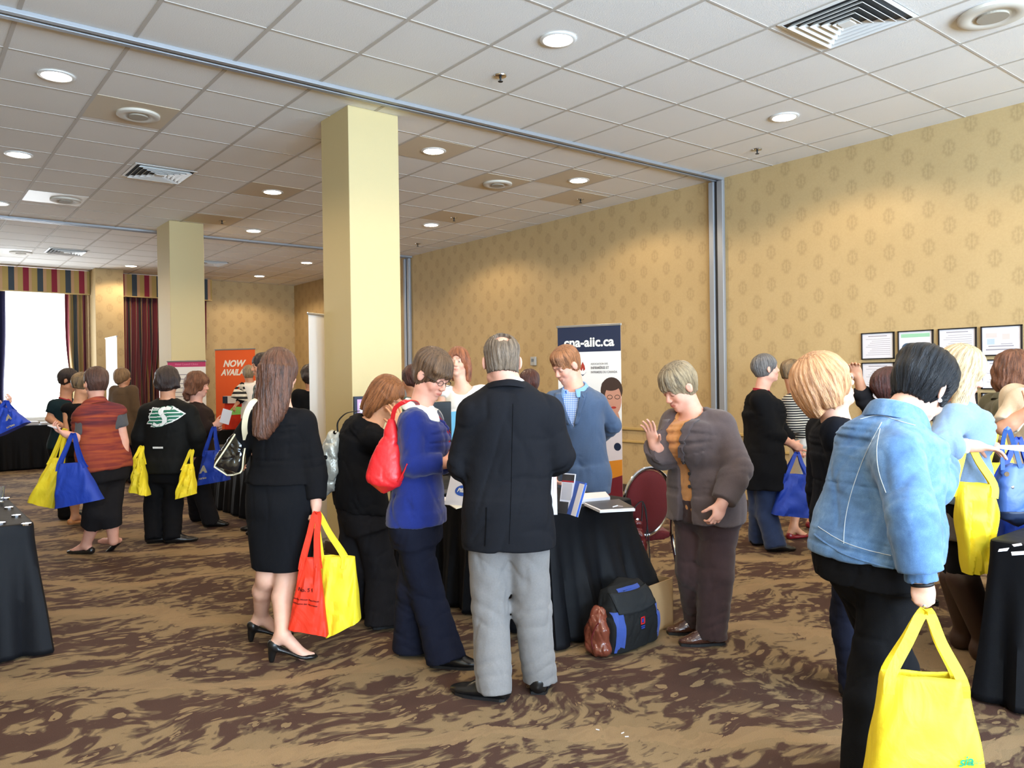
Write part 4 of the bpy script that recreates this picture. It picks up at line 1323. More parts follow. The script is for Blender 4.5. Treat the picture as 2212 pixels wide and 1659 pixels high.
        return s.part(name, F, m, h=s.hf * 1.15 * fine, attr=s.flow, label=label)
    def collar(s, m, name='collar', r=0.012, h=0.035, rad=None, open_=70, tilt=0.015, drop=0.0, label=None, pts=None, fold=True):
        """folded collar standing round the neck, open at the front by open_ degrees"""
        if s.skip: return
        rad = rad or s.neck_r + 0.014
        n = 28; A = []; 
        for i in range(n + 1):
            a = math.radians(open_ / 2 + (360 - open_) * i / n)
            dirv = s.f * math.cos(a) + s.l * math.sin(a)
            fr = (1 + math.cos(a)) / 2
            base = s.N + dirv * (rad + 0.006) + s.up * (0.016 - 0.07 * fr - drop) + s.f * (0.008 + 0.024 * fr)
            A.append((base, dirv, fr))
        rows = []
        for (bp, dv, fr) in A:
            if fold: rows.append([bp - dv * .004, bp + s.up * h, bp + s.up * (h + .004) + dv * .006, bp + s.up * h * .35 + dv * (.022 + .01 * fr), bp - s.up * (.010 + .02 * fr) + dv * (.030 + .015 * fr)])
            else: rows.append([bp - dv * .004 - s.up * .01, bp + s.up * h * .5, bp + s.up * h])
        b = MB(); b.grid(np.array(rows)); o = b.build(name, m, s.obj, s.root, smooth=True, solid=0.004, sub=1)
        if label: o['label'] = label
        return o
    def lanyard(s, m, name='lanyard', down=0.35, w=0.014, rad=None):
        if s.skip: return
        rad = rad or s.neck_r + 0.02; P = []
        for i in range(13):
            a = math.radians(50 + 260 * i / 12); dv = s.f * math.cos(a) + s.l * math.sin(a)
            P.append(s.N + dv * rad + s.up * (0.02 * -math.cos(a)) + s.f * 0.01)
        e = s.N - s.up * down + s.f * (0.14 + 0.02 * s.fat)
        P = [e, (P[0] + e) / 2 + s.f * .05] + P + [(P[-1] + e) / 2 + s.f * .05, e]
        P = crv(P, 3)
        b = MB(); side = [s.up] * len(P); b.ribbon(P, side, w, .002)
        return b.build(name, m, s.obj, s.root)
    def snap(s, p, dirv, out=0.004, F=None, far=0.25):
        """march from p + dirv*far back towards the cloth surface and stop just outside it"""
        F = F or s.F; d0 = unit(dirv); q = np.asarray(p, float) + d0 * far
        for _ in range(40):
            d = float(F.eval(q[None])[0]); d = min(d, .05)
            if d < out: break
            q = q - d0 * max(d * .7, .0015)
        return q
    def strap(s, name, pts, m, w, th=0.004, outw=None, side=None, n=5, label=None, parent=None):
        if s.skip: return
        P = crv(pts, n); b = MB(); b.ribbon(P, s.l if side is None else side, w, th)
        o = b.build(name, m, parent or s.obj, s.root)
        if label: o['label'] = label
        return o
    def glasses(s, m, r=0.019):
        if s.skip: return
        b = MB()
        for x in (-1, 1):
            c = s.hp(.031 * x, .098, .003); P = [c + s.hl * math.cos(a) * r * 1.15 * s.hs + s.hu * math.sin(a) * r * .72 * s.hs for a in np.linspace(0, 2 * PI, 21)[:-1]]
            b.tube(P, .0016, 6, closed=True)
            b.tube([s.hp(.053 * x, .095, .006), s.hp(.072 * x, .06, .008), s.hp(.083 * x, .0, .006)], .0017, 6)
        b.tube([s.hp(-.011, .101, .006), s.hp(0, .104, .009), s.hp(.011, .101, .006)], .0016, 6)
        return b.build('glasses', m, s.obj, s.root, smooth=True)
# ------------------------------------------------------------------ shared prop builders
def inside(poly, x, y):
    c = np.zeros(x.shape, bool); n = len(poly)
    for i in range(n):
        x0, y0 = poly[i]; x1, y1 = poly[i - 1]
        hit = ((y0 > y) != (y1 > y)) & (x < (x1 - x0) * (y - y0) / (y1 - y0 + 1e-12) + x0)
        c ^= hit
    return c

def decal(name, F, centre, right, up, w, h, shapes, mats, dirv, parent, root, nx=90, ny=60, out=0.003, far=0.2):
    """flat emblem laid onto a cloth surface: shapes = [(polygon in 0..1, material index)], later ones on top"""
    xs = (np.arange(nx + 1)) / nx; ys = (np.arange(ny + 1)) / ny
    X, Y = np.meshgrid(xs, ys, indexing='xy')
    xc = (X[:-1, :-1] + X[1:, 1:]) / 2; yc = (Y[:-1, :-1] + Y[1:, 1:]) / 2
    idx = -np.ones(xc.shape, int)
    for poly, mi in shapes: idx[inside(poly, xc, yc)] = mi
    P = np.asarray(centre) + ((X - .5) * w)[..., None] * unit(right) + ((Y - .5) * h)[..., None] * unit(up)
    V = F.stick(P.reshape(-1, 3), dirv, far, out); ok = (F.eval(V) < out + .012).reshape(X.shape)
    idx[~(ok[:-1, :-1] & ok[1:, 1:] & ok[:-1, 1:] & ok[1:, :-1])] = -1
    r, c = np.nonzero(idx >= 0)
    q = np.stack([r * (nx + 1) + c, r * (nx + 1) + c + 1, (r + 1) * (nx + 1) + c + 1, (r + 1) * (nx + 1) + c], -1)
    fm = idx[r, c]; used = np.unique(q); mp = np.zeros(len(V), int); mp[used] = np.arange(len(used))
    return mesh_np(name, V[used], mp[q], mats, parent=parent, origin=root, face_mats=fm)

def pxpt(q, D): return pt(q[0], q[1], D + (q[2] if len(q) > 2 else 0))

def nonwoven(name, rgb):
    key = ('n', name)
    if key in MATS: return MATS[key]
    t = NT(name); c = lin(rgb); v = t.coord()
    t.base(c); t.rough(0.55); t.b.inputs['Specular IOR Level'].default_value = 0.35
    t.b.inputs['Transmission Weight'].default_value = 0.0
    dim = t.n('ShaderNodeTexVoronoi', i_Scale=420); t.set(dim.inputs['Vector'], v)
    cr = t.noise(t.coord((5, 5, 3)), 1.6, 3, 1.2)
    t.bump(t.math('ADD', t.math('MULTIPLY', dim.outputs['Distance'], 0.03), t.math('MULTIPLY', cr, 0.9)), 0.5, 0.02)
    MATS[key] = t.m; return t.m
M_yel = nonwoven('yellow_nonwoven_cloth', (246, 222, 50)); M_blu = nonwoven('royal_blue_nonwoven_cloth', (30, 62, 165)); M_red = nonwoven('red_nonwoven_cloth', (232, 56, 32))
M_navy = plain('navy_print', (24, 30, 60), 0.6); M_teal = plain('teal_print', (60, 190, 150), 0.6); M_cream = plain('cream_print', (226, 212, 178), 0.6); M_darkprint = plain('dark_print', (60, 20, 20), 0.6)

def tote(label, m, D, TL, TR, BR, BL, hand, thick=0.10, straps=(0.28, 0.72), seed=0, sw=0.028, prints=None, group='tote bags', belly=0.0, boxy=4.0, strapmat=None, wr=0.006, panel=None, cat='bag', name='tote_bag', rows=26):
    if ONLY is not None and not any(k in label for k in ONLY.split(',')): return None
    TL, TR, BR, BL = [pxpt(q, D) for q in (TL, TR, BR, BL)]
    rs = np.random.RandomState(seed); n = 56
    ph = rs.uniform(0, 6.28, 8)
    def surf(u, v, off=0.0):
        """u 0..1 round the bag (0..0.5 front, left to right), v 0 top .. 1 bottom"""
        u = np.asarray(u, float); v = np.asarray(v, float)
        l = TL + (BL - TL) * v[..., None]; r = TR + (BR - TR) * v[..., None]
        c = (l + r) / 2; ax = (r - l) / 2; hw = np.linalg.norm(ax, axis=-1, keepdims=True); axu = ax / hw
        dn = unit((BL + BR) / 2 - (TL + TR) / 2); nn = unit(np.cross(unit(TR - TL), dn)); 
        if nn @ (CAM - TL) < 0: nn = -nn
        a = math.pi - 2 * math.pi * u
        e = 2 / boxy
        ca, sa = np.cos(a), np.sin(a)
        x = np.sign(ca) * np.abs(ca) ** e; y = np.sign(sa) * np.abs(sa) ** e
        th = thick * (0.30 + 0.70 * np.clip(v * 1.5, 0, 1) ** 0.8) + belly * np.sin(np.pi * v)
        w = wr * (np.sin(x * 7 + v * 5 + ph[0]) + .7 * np.sin(v * 13 + x * 4 + ph[1]) + .6 * np.sin((x + v) * 16 + ph[2]) * (y > 0)) * np.clip(np.abs(y) * 2, 0, 1)
        return c + axu * x[..., None] * hw + nn * (y * th / 2 + np.sign(y) * w + np.sign(y) * off)[..., None]
    V, U = np.meshgrid(np.linspace(0, 1, rows), np.arange(n) / n, indexing='ij')
    G = surf(U, V)
    b = MB(); k = rows; vs = G.reshape(-1, 3); fs = []
    for i in range(k - 1):
        for j in range(n): fs.append((i * n + j, i * n + (j + 1) % n, (i + 1) * n + (j + 1) % n, (i + 1) * n + j))
    fs.append(tuple((k - 1) * n + j for j in range(n)))
    b.add(vs, fs)
    org = (BL + BR) / 2
    o = b.build(name, m, origin=org, smooth=True, solid=0.003); tag(o, label, cat, group)
    hd = pxpt(hand, D) if len(hand) <= 3 and abs(hand[0]) > 20 or len(hand) == 2 else np.array(hand[1:])
    for side in (0, 1):
        ua = [s_ * 0.5 for s_ in straps] if side == 0 else [1 - s_ * 0.5 for s_ in straps]
        pa, pb = surf(np.array(ua[0]), np.array(0.16), 0.003), surf(np.array(ua[1]), np.array(0.16), 0.003)
        ta, tb = surf(np.array(ua[0]), np.array(0.0), 0.003), surf(np.array(ua[1]), np.array(0.0), 0.003)
        top = hd + unit(TR - TL) * 0.0
        P = crv([pa, ta, ta * .45 + top * .55 + unit(TR - TL) * -0.006, top + unit(TL - TR) * .012, top + unit(TR - TL) * .012, tb * .45 + top * .55, tb, pb], 4)
        bb = MB(); bb.ribbon(P, unit(TR - TL), sw, 0.002); bb.build('handle', strapmat or m, o, org)
    # printing is laid on the front face
    for pr in prints or []:
        u0, v0, txt, size, pm = pr[:5]; kw = pr[5] if len(pr) > 5 else {}
        t_o = text_mesh('printing', txt, size, pm, (0, 0, 0), (1, 0, 0), (0, 1, 0), parent=o, extrude=0.0002, **kw)
        me = t_o.data; q = np.zeros(len(me.vertices) * 3, np.float32); me.vertices.foreach_get('co', q); q = q.reshape(-1, 3)
        wdt = np.linalg.norm(TR - TL) * (1 - v0) + np.linalg.norm(BR - BL) * v0; hgt = np.linalg.norm((BL + BR) / 2 - (TL + TR) / 2)
        uu = 0.5 * (0.5 + (u0 - .5) + q[:, 0] / wdt); uu = np.clip(uu, .03, .47)
        xx = np.clip(2 * ((u0 - .5) + q[:, 0] / wdt), -.97, .97)
        aa = np.arccos(np.sign(xx) * np.abs(xx) ** (boxy / 2)); uu = (np.pi - aa) / (2 * np.pi)
        w = surf(uu, np.clip(v0 - q[:, 1] / hgt, 0.02, .98), 0.0075) - org
        me.vertices.foreach_set('co', w.astype(np.float32).ravel()); me.update()
    if panel: 
        u0, u1, v0, v1, pm, nm = panel
        A, B_ = np.meshgrid(np.linspace(v0, v1, 14), np.linspace(u0, u1, 14) * .5, indexing='ij')
        bb = MB(); bb.grid(surf(B_, A, 0.003)); bb.build(nm, pm, o, org, smooth=True)
    return o

M_cloth = fabric('black_table_linen', (16, 17, 21), rough=0.62, fold=0.25, sheen=0.1)
M_tabletop = plain('table_plywood', (120, 96, 70), 0.6)
def cloth_table(label, x0, x1, y0, y1, z=0.745, flare=0.05, amp=0.022, pleats=9, bulge=None, hem=0.012, seed=0, grp='black cloth covered tables', cr=0.05, corner_flare=0.05):
    cx, cy = (x0 + x1) / 2, (y0 + y1) / 2
    r = empty('folding_table', (cx, cy, 0), 'folding table under ' + label, 'table'); o0 = (cx, cy, 0)
    b = MB(); b.box((x0 + .02, y0 + .02, z - .035), (x1 - .02, y1 - .02, z - .005)); b.build('tabletop', M_tabletop, r, o0)
    for sx in (x0 + .12, x1 - .12):
        for sy in (y0 + .12, y1 - .12):
            b = MB(); b.tube([(sx, sy, 0), (sx, sy, z - .035)], .013, 8); b.build('leg', M_black, r, o0)
    # outline with rounded corners
    P = []; N = []; T = []
    def arc(px, py, a0):
        for k in range(7):
            a = a0 + (PI / 2) * k / 6
            P.append((px + cr * math.cos(a), py + cr * math.sin(a))); N.append((math.cos(a), math.sin(a))); T.append(1 - abs(k - 3) / 3)
    def side(ax, ay, bx, by, nx, ny):
        L = math.hypot(bx - ax, by - ay); n = max(6, int(L / 0.022))
        for k in range(1, n): P.append((ax + (bx - ax) * k / n, ay + (by - ay) * k / n)); N.append((nx, ny)); T.append(0)
    arc(x1 - cr, y1 - cr, 0); side(x1 - cr, y1, x0 + cr, y1, 0, 1); arc(x0 + cr, y1 - cr, PI / 2); side(x0, y1 - cr, x0, y0 + cr, -1, 0)
    arc(x0 + cr, y0 + cr, PI); side(x0 + cr, y0, x1 - cr, y0, 0, -1); arc(x1 - cr, y0 + cr, 1.5 * PI); side(x1, y0 + cr, x1, y1 - cr, 1, 0)
    P = np.array(P); N = np.array(N); T = np.array(T); n = len(P)
    s = np.concatenate([[0], np.cumsum(np.linalg.norm(np.diff(P, axis=0), axis=1))])
    rs = np.random.RandomState(seed)
    ph = s * pleats * 2 * PI / s[-1] * 1.0 * max(1, round(s[-1] / 1.0)) / 2
    pw = np.sin(ph + 1.3 * np.sin(s * 2.1 + seed)) + 0.5 * np.sin(2.3 * ph + seed)
    rows = []; zs = [(z, -0.03, 0), (z, -0.006, 0), (z - .004, .0, 0), (z - .02, .003, 0), (z - .075, .004, 0.05)] + [(z - .075 - (z - .075 - hem) * t, .004 + flare * t, t) for t in np.linspace(0.06, 1, 22)]
    for zz, off, t in zs:
        d = off + amp * pw * min(1, t * 1.6) * (0.5 + 0.5 * t) + corner_flare * T * t
        Q = P + N * d[:, None]; zc = np.full(n, zz)
        if bulge:
            for bx, by, rad, push, dx, dy, lift in bulge:
                g = np.exp(-(((P[:, 0] - bx) ** 2 + (P[:, 1] - by) ** 2) / rad ** 2))
                Q = Q + np.outer(g * push * t ** 1.3, [dx, dy]); zc = zc + g * lift * t ** 2
        rows.append(np.column_stack([Q, zc]))
    G = np.array(rows); k = len(rows); b = MB(); fs = []
    for i in range(k - 1):
        for j in range(n): fs.append((i * n + j, (i + 1) * n + j, (i + 1) * n + (j + 1) % n, i * n + (j + 1) % n))
    fs.append(tuple(range(n)))
    b.add(G.reshape(-1, 3), fs)
    o = b.build('tablecloth', M_cloth, origin=o0, smooth=True, solid=0.003); tag(o, label, 'tablecloth', grp)
    return o

cloth_table('black tablecloth at the left edge with small lights on it', -1.2, 0.63, 5.11, 6.95, z=0.735, flare=0.05, pleats=9, seed=3)
cloth_table('black tablecloth under the bright far window', 0.3, 2.75, 16.5, 17.2, z=0.79, pleats=7, seed=5)
cloth_table('black tablecloth half hidden behind the long haired woman', 3.1, 3.7, 8.5, 9.9, z=0.74, pleats=8, seed=7)
cloth_table('black draped tablecloth in the middle pulled over a bag', 2.93, 3.63, 3.38, 5.2, z=0.745, flare=0.04, amp=0.028, pleats=9, seed=11,
            bulge=[(3.52, 3.4, 0.26, 0.13, 0.0, -1, 0.12), (3.15, 3.38, 0.3, 0.1, 0, -1, 0)], corner_flare=0.07)
cloth_table('black tablecloth at the right edge with shiny cards on it', 3.93, 5.7, 0.62, 1.48, z=0.735, flare=0.06, pleats=9, seed=13)

def sheet(label, pts, m, th=0.003, cat='paper', name='paper_sheet', group=None, prints=None):
    """thin flat thing from four world corners"""
    P = [np.asarray(p, float) for p in pts]; n = unit(np.cross(P[1] - P[0], P[3] - P[0])); c = sum(P) / 4
    if n[2] < -.5: n = -n
    b = MB(); b.add([p for p in P] + [p + n * th for p in P], [(3, 2, 1, 0), (4, 5, 6, 7), (0, 1, 5, 4), (1, 2, 6, 5), (2, 3, 7, 6), (3, 0, 4, 7)])
    o = b.build(name, m, origin=c); tag(o, label, cat, group)
    return o

# --- pull-up banners
M_bnavy = plain('banner_navy', (28, 40, 66), 0.45); M_bwhite = plain('banner_white_vinyl', (238, 234, 228), 0.4); M_borange = plain('banner_orange_vinyl', (236, 96, 40), 0.42)
M_silver = plain('banner_silver_base', (180, 182, 186), 0.3, 0.8); M_ltext = plain('white_lettering', (245, 240, 225), 0.5)
def banner(label, a, b_, z1, z0, m, name='pull_up_banner', base=True):
    """a, b_: the two floor corners (x, y); upright vinyl sheet with base and rail"""
    a = np.array([*a[:2], 0.0]); c = np.array([*b_[:2], 0.0]); r = unit(c - a); n = np.cross(r, UP)
    if n @ (CAM - a) < 0: n = -n
    w = np.linalg.norm(c - a); org = (a + c) / 2
    o = empty(name, org, label, 'banner')
    fr = (a, r, n, UP)
    bb = MB(); bb.box((0, -0.003, z0), (w, 0.0, z1), fr=fr); bb.build('banner_sheet', m, o, org)
    bb = MB(); bb.box((-0.01, -0.012, z1 - .004), (w + .01, 0.008, z1 + .018), fr=fr); bb.build('top_rail', M_silver, o, org, bevel=0.004)
    if base:
        bb = MB(); bb.box((-0.02, -0.09, 0.0), (w + .02, 0.09, 0.075), fr=fr); bb.build('banner_base', M_silver, o, org, bevel=0.02)
        bb = MB(); bb.tube([a + r * w / 2 - n * .03 + UP * .07, a + r * w / 2 - n * .03 + UP * z1], .008, 8); bb.build('support_pole', M_silver, o, org)
    def rect(nm, u0, u1, v0, v1, mm, d=0.001):
        bb = MB(); bb.box((u0 * w, 0.0, v0), (u1 * w, d, v1), fr=fr); return bb.build(nm, mm, o, org)
    def txt(s_, u, z, size, mm, **kw): return text_mesh('lettering', s_, size, mm, a + r * w * u + UP * z + n * 0.0015, r, UP, parent=o, root=org, **kw)
    def poly(nm, pts, mm, d=0.001):
        P = [a + r * w * u + UP * z for u, z in pts]; bb = MB(); k = len(P)
        bb.add([p + n * d for p in P] + [p for p in P], [tuple(range(k)), tuple(range(2 * k - 1, k - 1, -1))] + [(i, (i + 1) % k, k + (i + 1) % k, k + i) for i in range(k)])
        return bb.build(nm, mm, o, org)
    return rect, txt, poly

A_, B_ = pt(1207, 900, 7.8), pt(1343, 900, 7.5)
rect, txt, poly = banner('tall pull up banner with navy top reading cna-aiic.ca', A_, B_, 2.0, 0.08, M_bwhite)
rect('navy_heading', 0, 1, 1.755, 1.999, M_bnavy)
txt('cna-aiic.ca', .5, 1.845, 0.128, M_ltext, bold=0.0035, spacing=1.0, extrude=.0006)
M_pskin = plain('printed_skin', (196, 140, 116), 0.5); M_phair = plain('printed_dark_hair', (62, 44, 36), 0.5); M_pcoat = plain('printed_white_coat', (226, 214, 216), 0.5); M_pshade = plain('printed_brown_field', (150, 110, 78), 0.5)
M_por = plain('printed_orange', (224, 140, 40), 0.5); M_pred = plain('printed_burgundy', (122, 34, 44), 0.5); M_pgrey = plain('printed_grey_text', (128, 124, 124), 0.5); M_pflame = plain('printed_red_flame', (168, 52, 40), 0.5)
def elp(u, z, ru, rz, n=28, a0=0, a1=2 * PI): return [(u + ru * math.cos(a0 + (a1 - a0) * k / n), z + rz * math.sin(a0 + (a1 - a0) * k / n)) for k in range(n)]
poly('flame_emblem', [(.40, 1.66), (.375, 1.62), (.36, 1.585), (.385, 1.57), (.40, 1.60), (.41, 1.57), (.44, 1.585), (.43, 1.62)], M_pflame)
poly('emblem_arc', [(.345 + .0, 1.56), (.37, 1.54), (.40, 1.533), (.43, 1.54), (.455, 1.56), (.44, 1.545), (.40, 1.52), (.36, 1.545)], M_bnavy)
for zz, s_, sz, bo in ((1.635, 'ASSOCIATION DES', .026, 0), (1.597, 'INFIRMIÈRES ET', .034, .001), (1.555, 'INFIRMIERS DU CANADA', .030, .0005)): txt(s_, .53, zz, sz, M_pgrey, bold=bo, align='LEFT', sx=.8)
# the printed nurse: hair, face, tunic
dz = .24
def up_(pts): return [(u + .05, z + dz) for u, z in pts]
poly('printed_portrait_hair', up_(elp(.80, 1.14, .17, .125)), M_phair, .0012)
poly('printed_portrait_face', up_(elp(.82, 1.05, .130, .15)), M_pskin, .0018)
poly('printed_portrait_fringe', up_(elp(.79, 1.19, .145, .055)), M_phair, .0022)
for k in (-1, 1): poly('printed_glasses', up_(elp(.83 + k * .058, 1.075, .042, .022)), M_phair, .0024); poly('printed_lens', up_(elp(.83 + k * .058, 1.075, .034, .016)), M_pskin, .0026)
poly('printed_mouth', up_(elp(.83, .975, .04, .011)), M_pflame, .0024)
poly('printed_neck', [(.75, 1.22), (.93, 1.20), (1.0, 1.05), (.67, 1.02)], M_pskin, .0014)
poly('printed_tunic', [(.60, 1.08), (.80, .96), (.90, 1.08), (1.0, 1.06), (1.0, .70), (.42, .66), (.44, .86)], M_pcoat, .0016)
poly('printed_badge', elp(.93, .84, .055, .038), M_bnavy, .002)
poly('orange_swoosh', [(0, .62), (1.0, .72), (1.0, .52), (0, .34)], M_por, .0018)
poly('burgundy_field', [(0, .09), (0, .36), (.5, .46), (1.0, .57), (1.0, .09)], M_pred, .002)

A_, B_ = pt(467, 900, 13.6), pt(553, 900, 13.4)
rect, txt, poly = banner('orange pull up banner reading NOW AVAILABLE', A_, B_, 2.07, 0.08, M_borange)
txt('NOW', .46, 1.83, .154, M_ltext, bold=.006, shear=.3); txt('AVAILABLE', .56, 1.68, .142, M_ltext, bold=.006, shear=.3, sx=.92)
A_, B_ = pt(364, 900, 10.75), pt(446, 900, 10.7)
rect, txt, poly = banner('poster with raspberry heading standing before the middle column', A_, B_, 1.80, 0.08, M_bwhite)
rect('raspberry_heading', 0, 1, 1.73, 1.799, plain('raspberry_print', (186, 60, 104), .5)); txt('Hotel Council Clinics', .5, 1.765, .038, plain('pink_print', (226, 140, 170), .5), extrude=.0004)
for k in range(8): rect('text_line', .12, .85 - .07 * (k % 3), 1.62 - k * .06, 1.63 - k * .06, M_ink)
A_, B_ = pt(670, 900, 7.0), pt(724, 900, 7.35)
banner('plain white pull up banner beside the near column', A_, B_, 2.10, 0.08, M_bwhite)
A_, B_ = pt(231, 900, 13.4), pt(255, 900, 12.8)
banner('narrow white panel standing before the far window column', A_, B_, 2.28, 0.08, plain('bright_white_vinyl', (250, 250, 250), .35))

# --- notice on the near column
o = empty('framed_notice', (3.015, 5.94, 1.3), 'small navy framed violet notice on the near column', 'notice'); o0 = (3.015, 5.94, 1.3)
b = MB(); b.box((3.02, 5.915, 1.22), (3.26, 5.94, 1.375)); b.build('notice_frame', M_bnavy, o, o0, bevel=.004)
b = MB(); b.box((3.045, 5.912, 1.235), (3.235, 5.916, 1.35)); b.build('notice_sheet', plain('violet_print', (206, 170, 226), .5), o, o0)
b = MB(); b.box((3.06, 5.910, 1.24), (3.22, 5.913, 1.32)); b.build('notice_text_panel', M_paper, o, o0)

# --- left table lights
M_glow = emit('small_lamp_glow', (0.85, 0.9, 1.0), 9)
for k, (px, py) in enumerate([(57, 1131), (35, 1113), (19, 1096), (12, 1076), (2, 1129)]):
    q = floor_at(px, py, 0.745)
    o = empty('tea_light', q, ['round tea light at the corner of the left table', 'second tea light along the left table edge', 'third tea light along the left table edge', 'farthest tea light along the left table edge', 'tea light set back at the left edge of the picture'][k], 'candle', 'tea lights on the left table')
    b = MB(); b.lathe(q - UP * .01, [(.022, 0), (.024, .002), (.024, .012), (.0215, .012), (.0215, .008)], 20); b.build('metal_cup', M_chrome, o, q)
    b = MB(); b.lathe(q - UP * .002, [(.0, 0), (.0212, 0), (.0212, .004), (0, .004)], 20); b.build('glowing_top', M_glow, o, q)
q = floor_at(-2, 1085, .745)
o = empty('water_glass', q, 'clear drinking glass on the left table at picture edge', 'glass')
gl = plain('clear_glass', (240, 246, 250), 0.03); gl.node_tree.nodes['Principled BSDF'].inputs['Transmission Weight'].default_value = 0.95
b = MB(); b.lathe(q, [(.026, 0), (.034, .10), (.032, .10), (.024, .006)], 24); b.build('glass_body', gl, o, q, smooth=True)

# --- things on the middle table (top at z 0.748)
TZ = 0.749
def onT(px, py, z=TZ): return floor_at(px, py, z)
def quad(pxs, z=TZ): return [floor_at(x, y, z) for x, y in pxs]
M_prtblue = plain('printed_light_blue', (120, 196, 236), .45); M_blueprint = plain('printed_mid_blue', (40, 84, 176), .45); M_booklet = plain('booklet_cover_dark', (52, 50, 50), .3); M_darkred = plain('printed_dark_red', (150, 30, 40), .5)
sheet('white leaflet nearest the blue sweater woman on the table', quad([(945, 1080), (1008, 1071), (1010, 1078), (950, 1088)]), M_paper, .012, 'leaflet', 'leaflet')
sheet('pale blue topped leaflet behind the white leaflet', quad([(975, 1067), (1010, 1062), (1012, 1069), (985, 1073)], TZ), plain('pale_blue_paper', (196, 222, 236), .5), .004, 'leaflet', 'leaflet')
sheet('cream leaflet at the table edge beside the bald man', quad([(965, 1088), (1012, 1082), (1014, 1092), (985, 1100)]), plain('cream_paper', (232, 226, 206), .5), .004, 'leaflet', 'leaflet')
# card with a blue oval
c0, c1, c2, c3 = pt(960, 1060, 4.75), pt(1030, 1064, 4.62), pt(1040, 1030, 4.70), pt(975, 1026, 4.83)
for c in (c0, c1): c[2] = TZ
o = sheet('white table card with a blue oval brand mark beside the bald man', [c0, c1, c2, c3], M_paper, .004, 'sign', 'table_card')
cn = unit(np.cross(c1 - c0, c3 - c0)); cn = cn if cn @ (CAM - c0) > 0 else -cn
cr_, cu_ = unit(c1 - c0), unit(c3 - c0); cu_ = unit(cu_ - cr_ * (cu_ @ cr_)); cc = (c0 + c1 + c2 + c3) / 4; orgc = np.array(o.location)
b = MB(); k = 32; cc2 = cc + cn * .006; P = [cc2 + cr_ * .058 * math.cos(a) + cu_ * .034 * math.sin(a) + cn * .0 for a in np.linspace(0, 2 * PI, k + 1)[:-1]]
b.add(P + [p - cn * .002 for p in P], [tuple(range(k)), tuple(range(2 * k - 1, k - 1, -1))] + [(i, (i + 1) % k, k + (i + 1) % k, k + i) for i in range(k)]); b.build('blue_oval', M_blueprint, o, orgc)
text_mesh('lettering', 'Pfizer', .036, M_ltext, cc2 + cn * .001, cr_, cu_, parent=o, root=orgc, shear=.25, bold=.0006)
# brochure holders beside the man
def brochure(label, D, px, py0, py1, wpx, m, lean=0.03, dD=0.0, top=None):
    a = pt(px, py1, D); bq = pt(px + wpx, py1 + 1, D + dD); a[2] = bq[2] = TZ
    h = (py1 - py0) * D / CF; n = unit(np.cross(bq - a, UP)); n = n if n @ (CAM - a) > 0 else -n
    t0, t1 = a + UP * h - n * lean, bq + UP * h - n * lean
    o = sheet(label, [a, bq, t1, t0], m, .012, 'brochure', 'brochure')
    if top:
        org = np.array(o.location); r_ = unit(bq - a); u_ = unit(t0 - a); w = np.linalg.norm(bq - a); nn = unit(np.cross(r_, u_)); nn = nn if nn @ (CAM - a) > 0 else -nn
        for (u0, u1, v0, v1, mm, nm) in top:
            b = MB(); b.box((u0 * w, v0 * h, .013), (u1 * w, v1 * h, .0145), fr=(a, r_, u_, nn)); b.box((u0 * w, v0 * h, -.0025), (u1 * w, v1 * h, -.001), fr=(a, r_, u_, nn)); b.build(nm, mm, o, org)
    return o
brochure('white brochure with pink edge beside the jacket of the bald man', 4.35, 1180, 1028, 1118, 24, M_paper, top=[(.7, 1, .5, 1, M_pink, 'pink_edge')])
brochure('brochure with grey photo and dark heading on the middle table', 4.40, 1209, 1036, 1120, 26, M_paper, lean=.05, dD=-.05, top=[(0, 1, .84, 1, M_booklet, 'dark_heading'), (.0, 1, .80, .84, M_darkred, 'red_rule'), (.1, .9, .35, .78, plain('grey_photo_print', (180, 176, 180), .5), 'photo_print'), (0, .75, 0, .3, M_booklet, 'dark_photo')])
brochure('blue and white brochure standing beside the photo brochure', 4.36, 1228, 1050, 1120, 20, M_blueprint, lean=.06, dD=-.10, top=[(.5, 1, 0, 1, M_paper, 'white_half')])
sheet('stack of white booklets on the middle table', quad([(1236, 1091), (1318, 1084), (1308, 1072), (1242, 1077)], TZ), M_paper, .03, 'booklets', 'paper_stack')
o = sheet('dark covered clipboard with white pages at the table corner', quad([(1296, 1108), (1372, 1104), (1338, 1085), (1262, 1092)], TZ), M_paper, .014, 'clipboard', 'clipboard')
orgc = np.array(o.location); P = quad([(1298, 1106), (1370, 1102), (1337, 1084), (1264, 1091)], TZ); P = [p + UP * .0145 for p in P]
b = MB(); b.add(P + [p + UP * .003 for p in P], [(3, 2, 1, 0), (4, 5, 6, 7), (0, 1, 5, 4), (1, 2, 6, 5), (2, 3, 7, 6), (3, 0, 4, 7)]); b.build('dark_cover', M_booklet, o, orgc)
mid = (P[0] + P[1]) / 2; b = MB(); b.tube([mid + UP * .01 - unit(P[1] - P[0]) * .03, mid + UP * .016, mid + UP * .01 + unit(P[1] - P[0]) * .03], .004, 8); b.build('metal_clip', M_chrome, o, orgc)
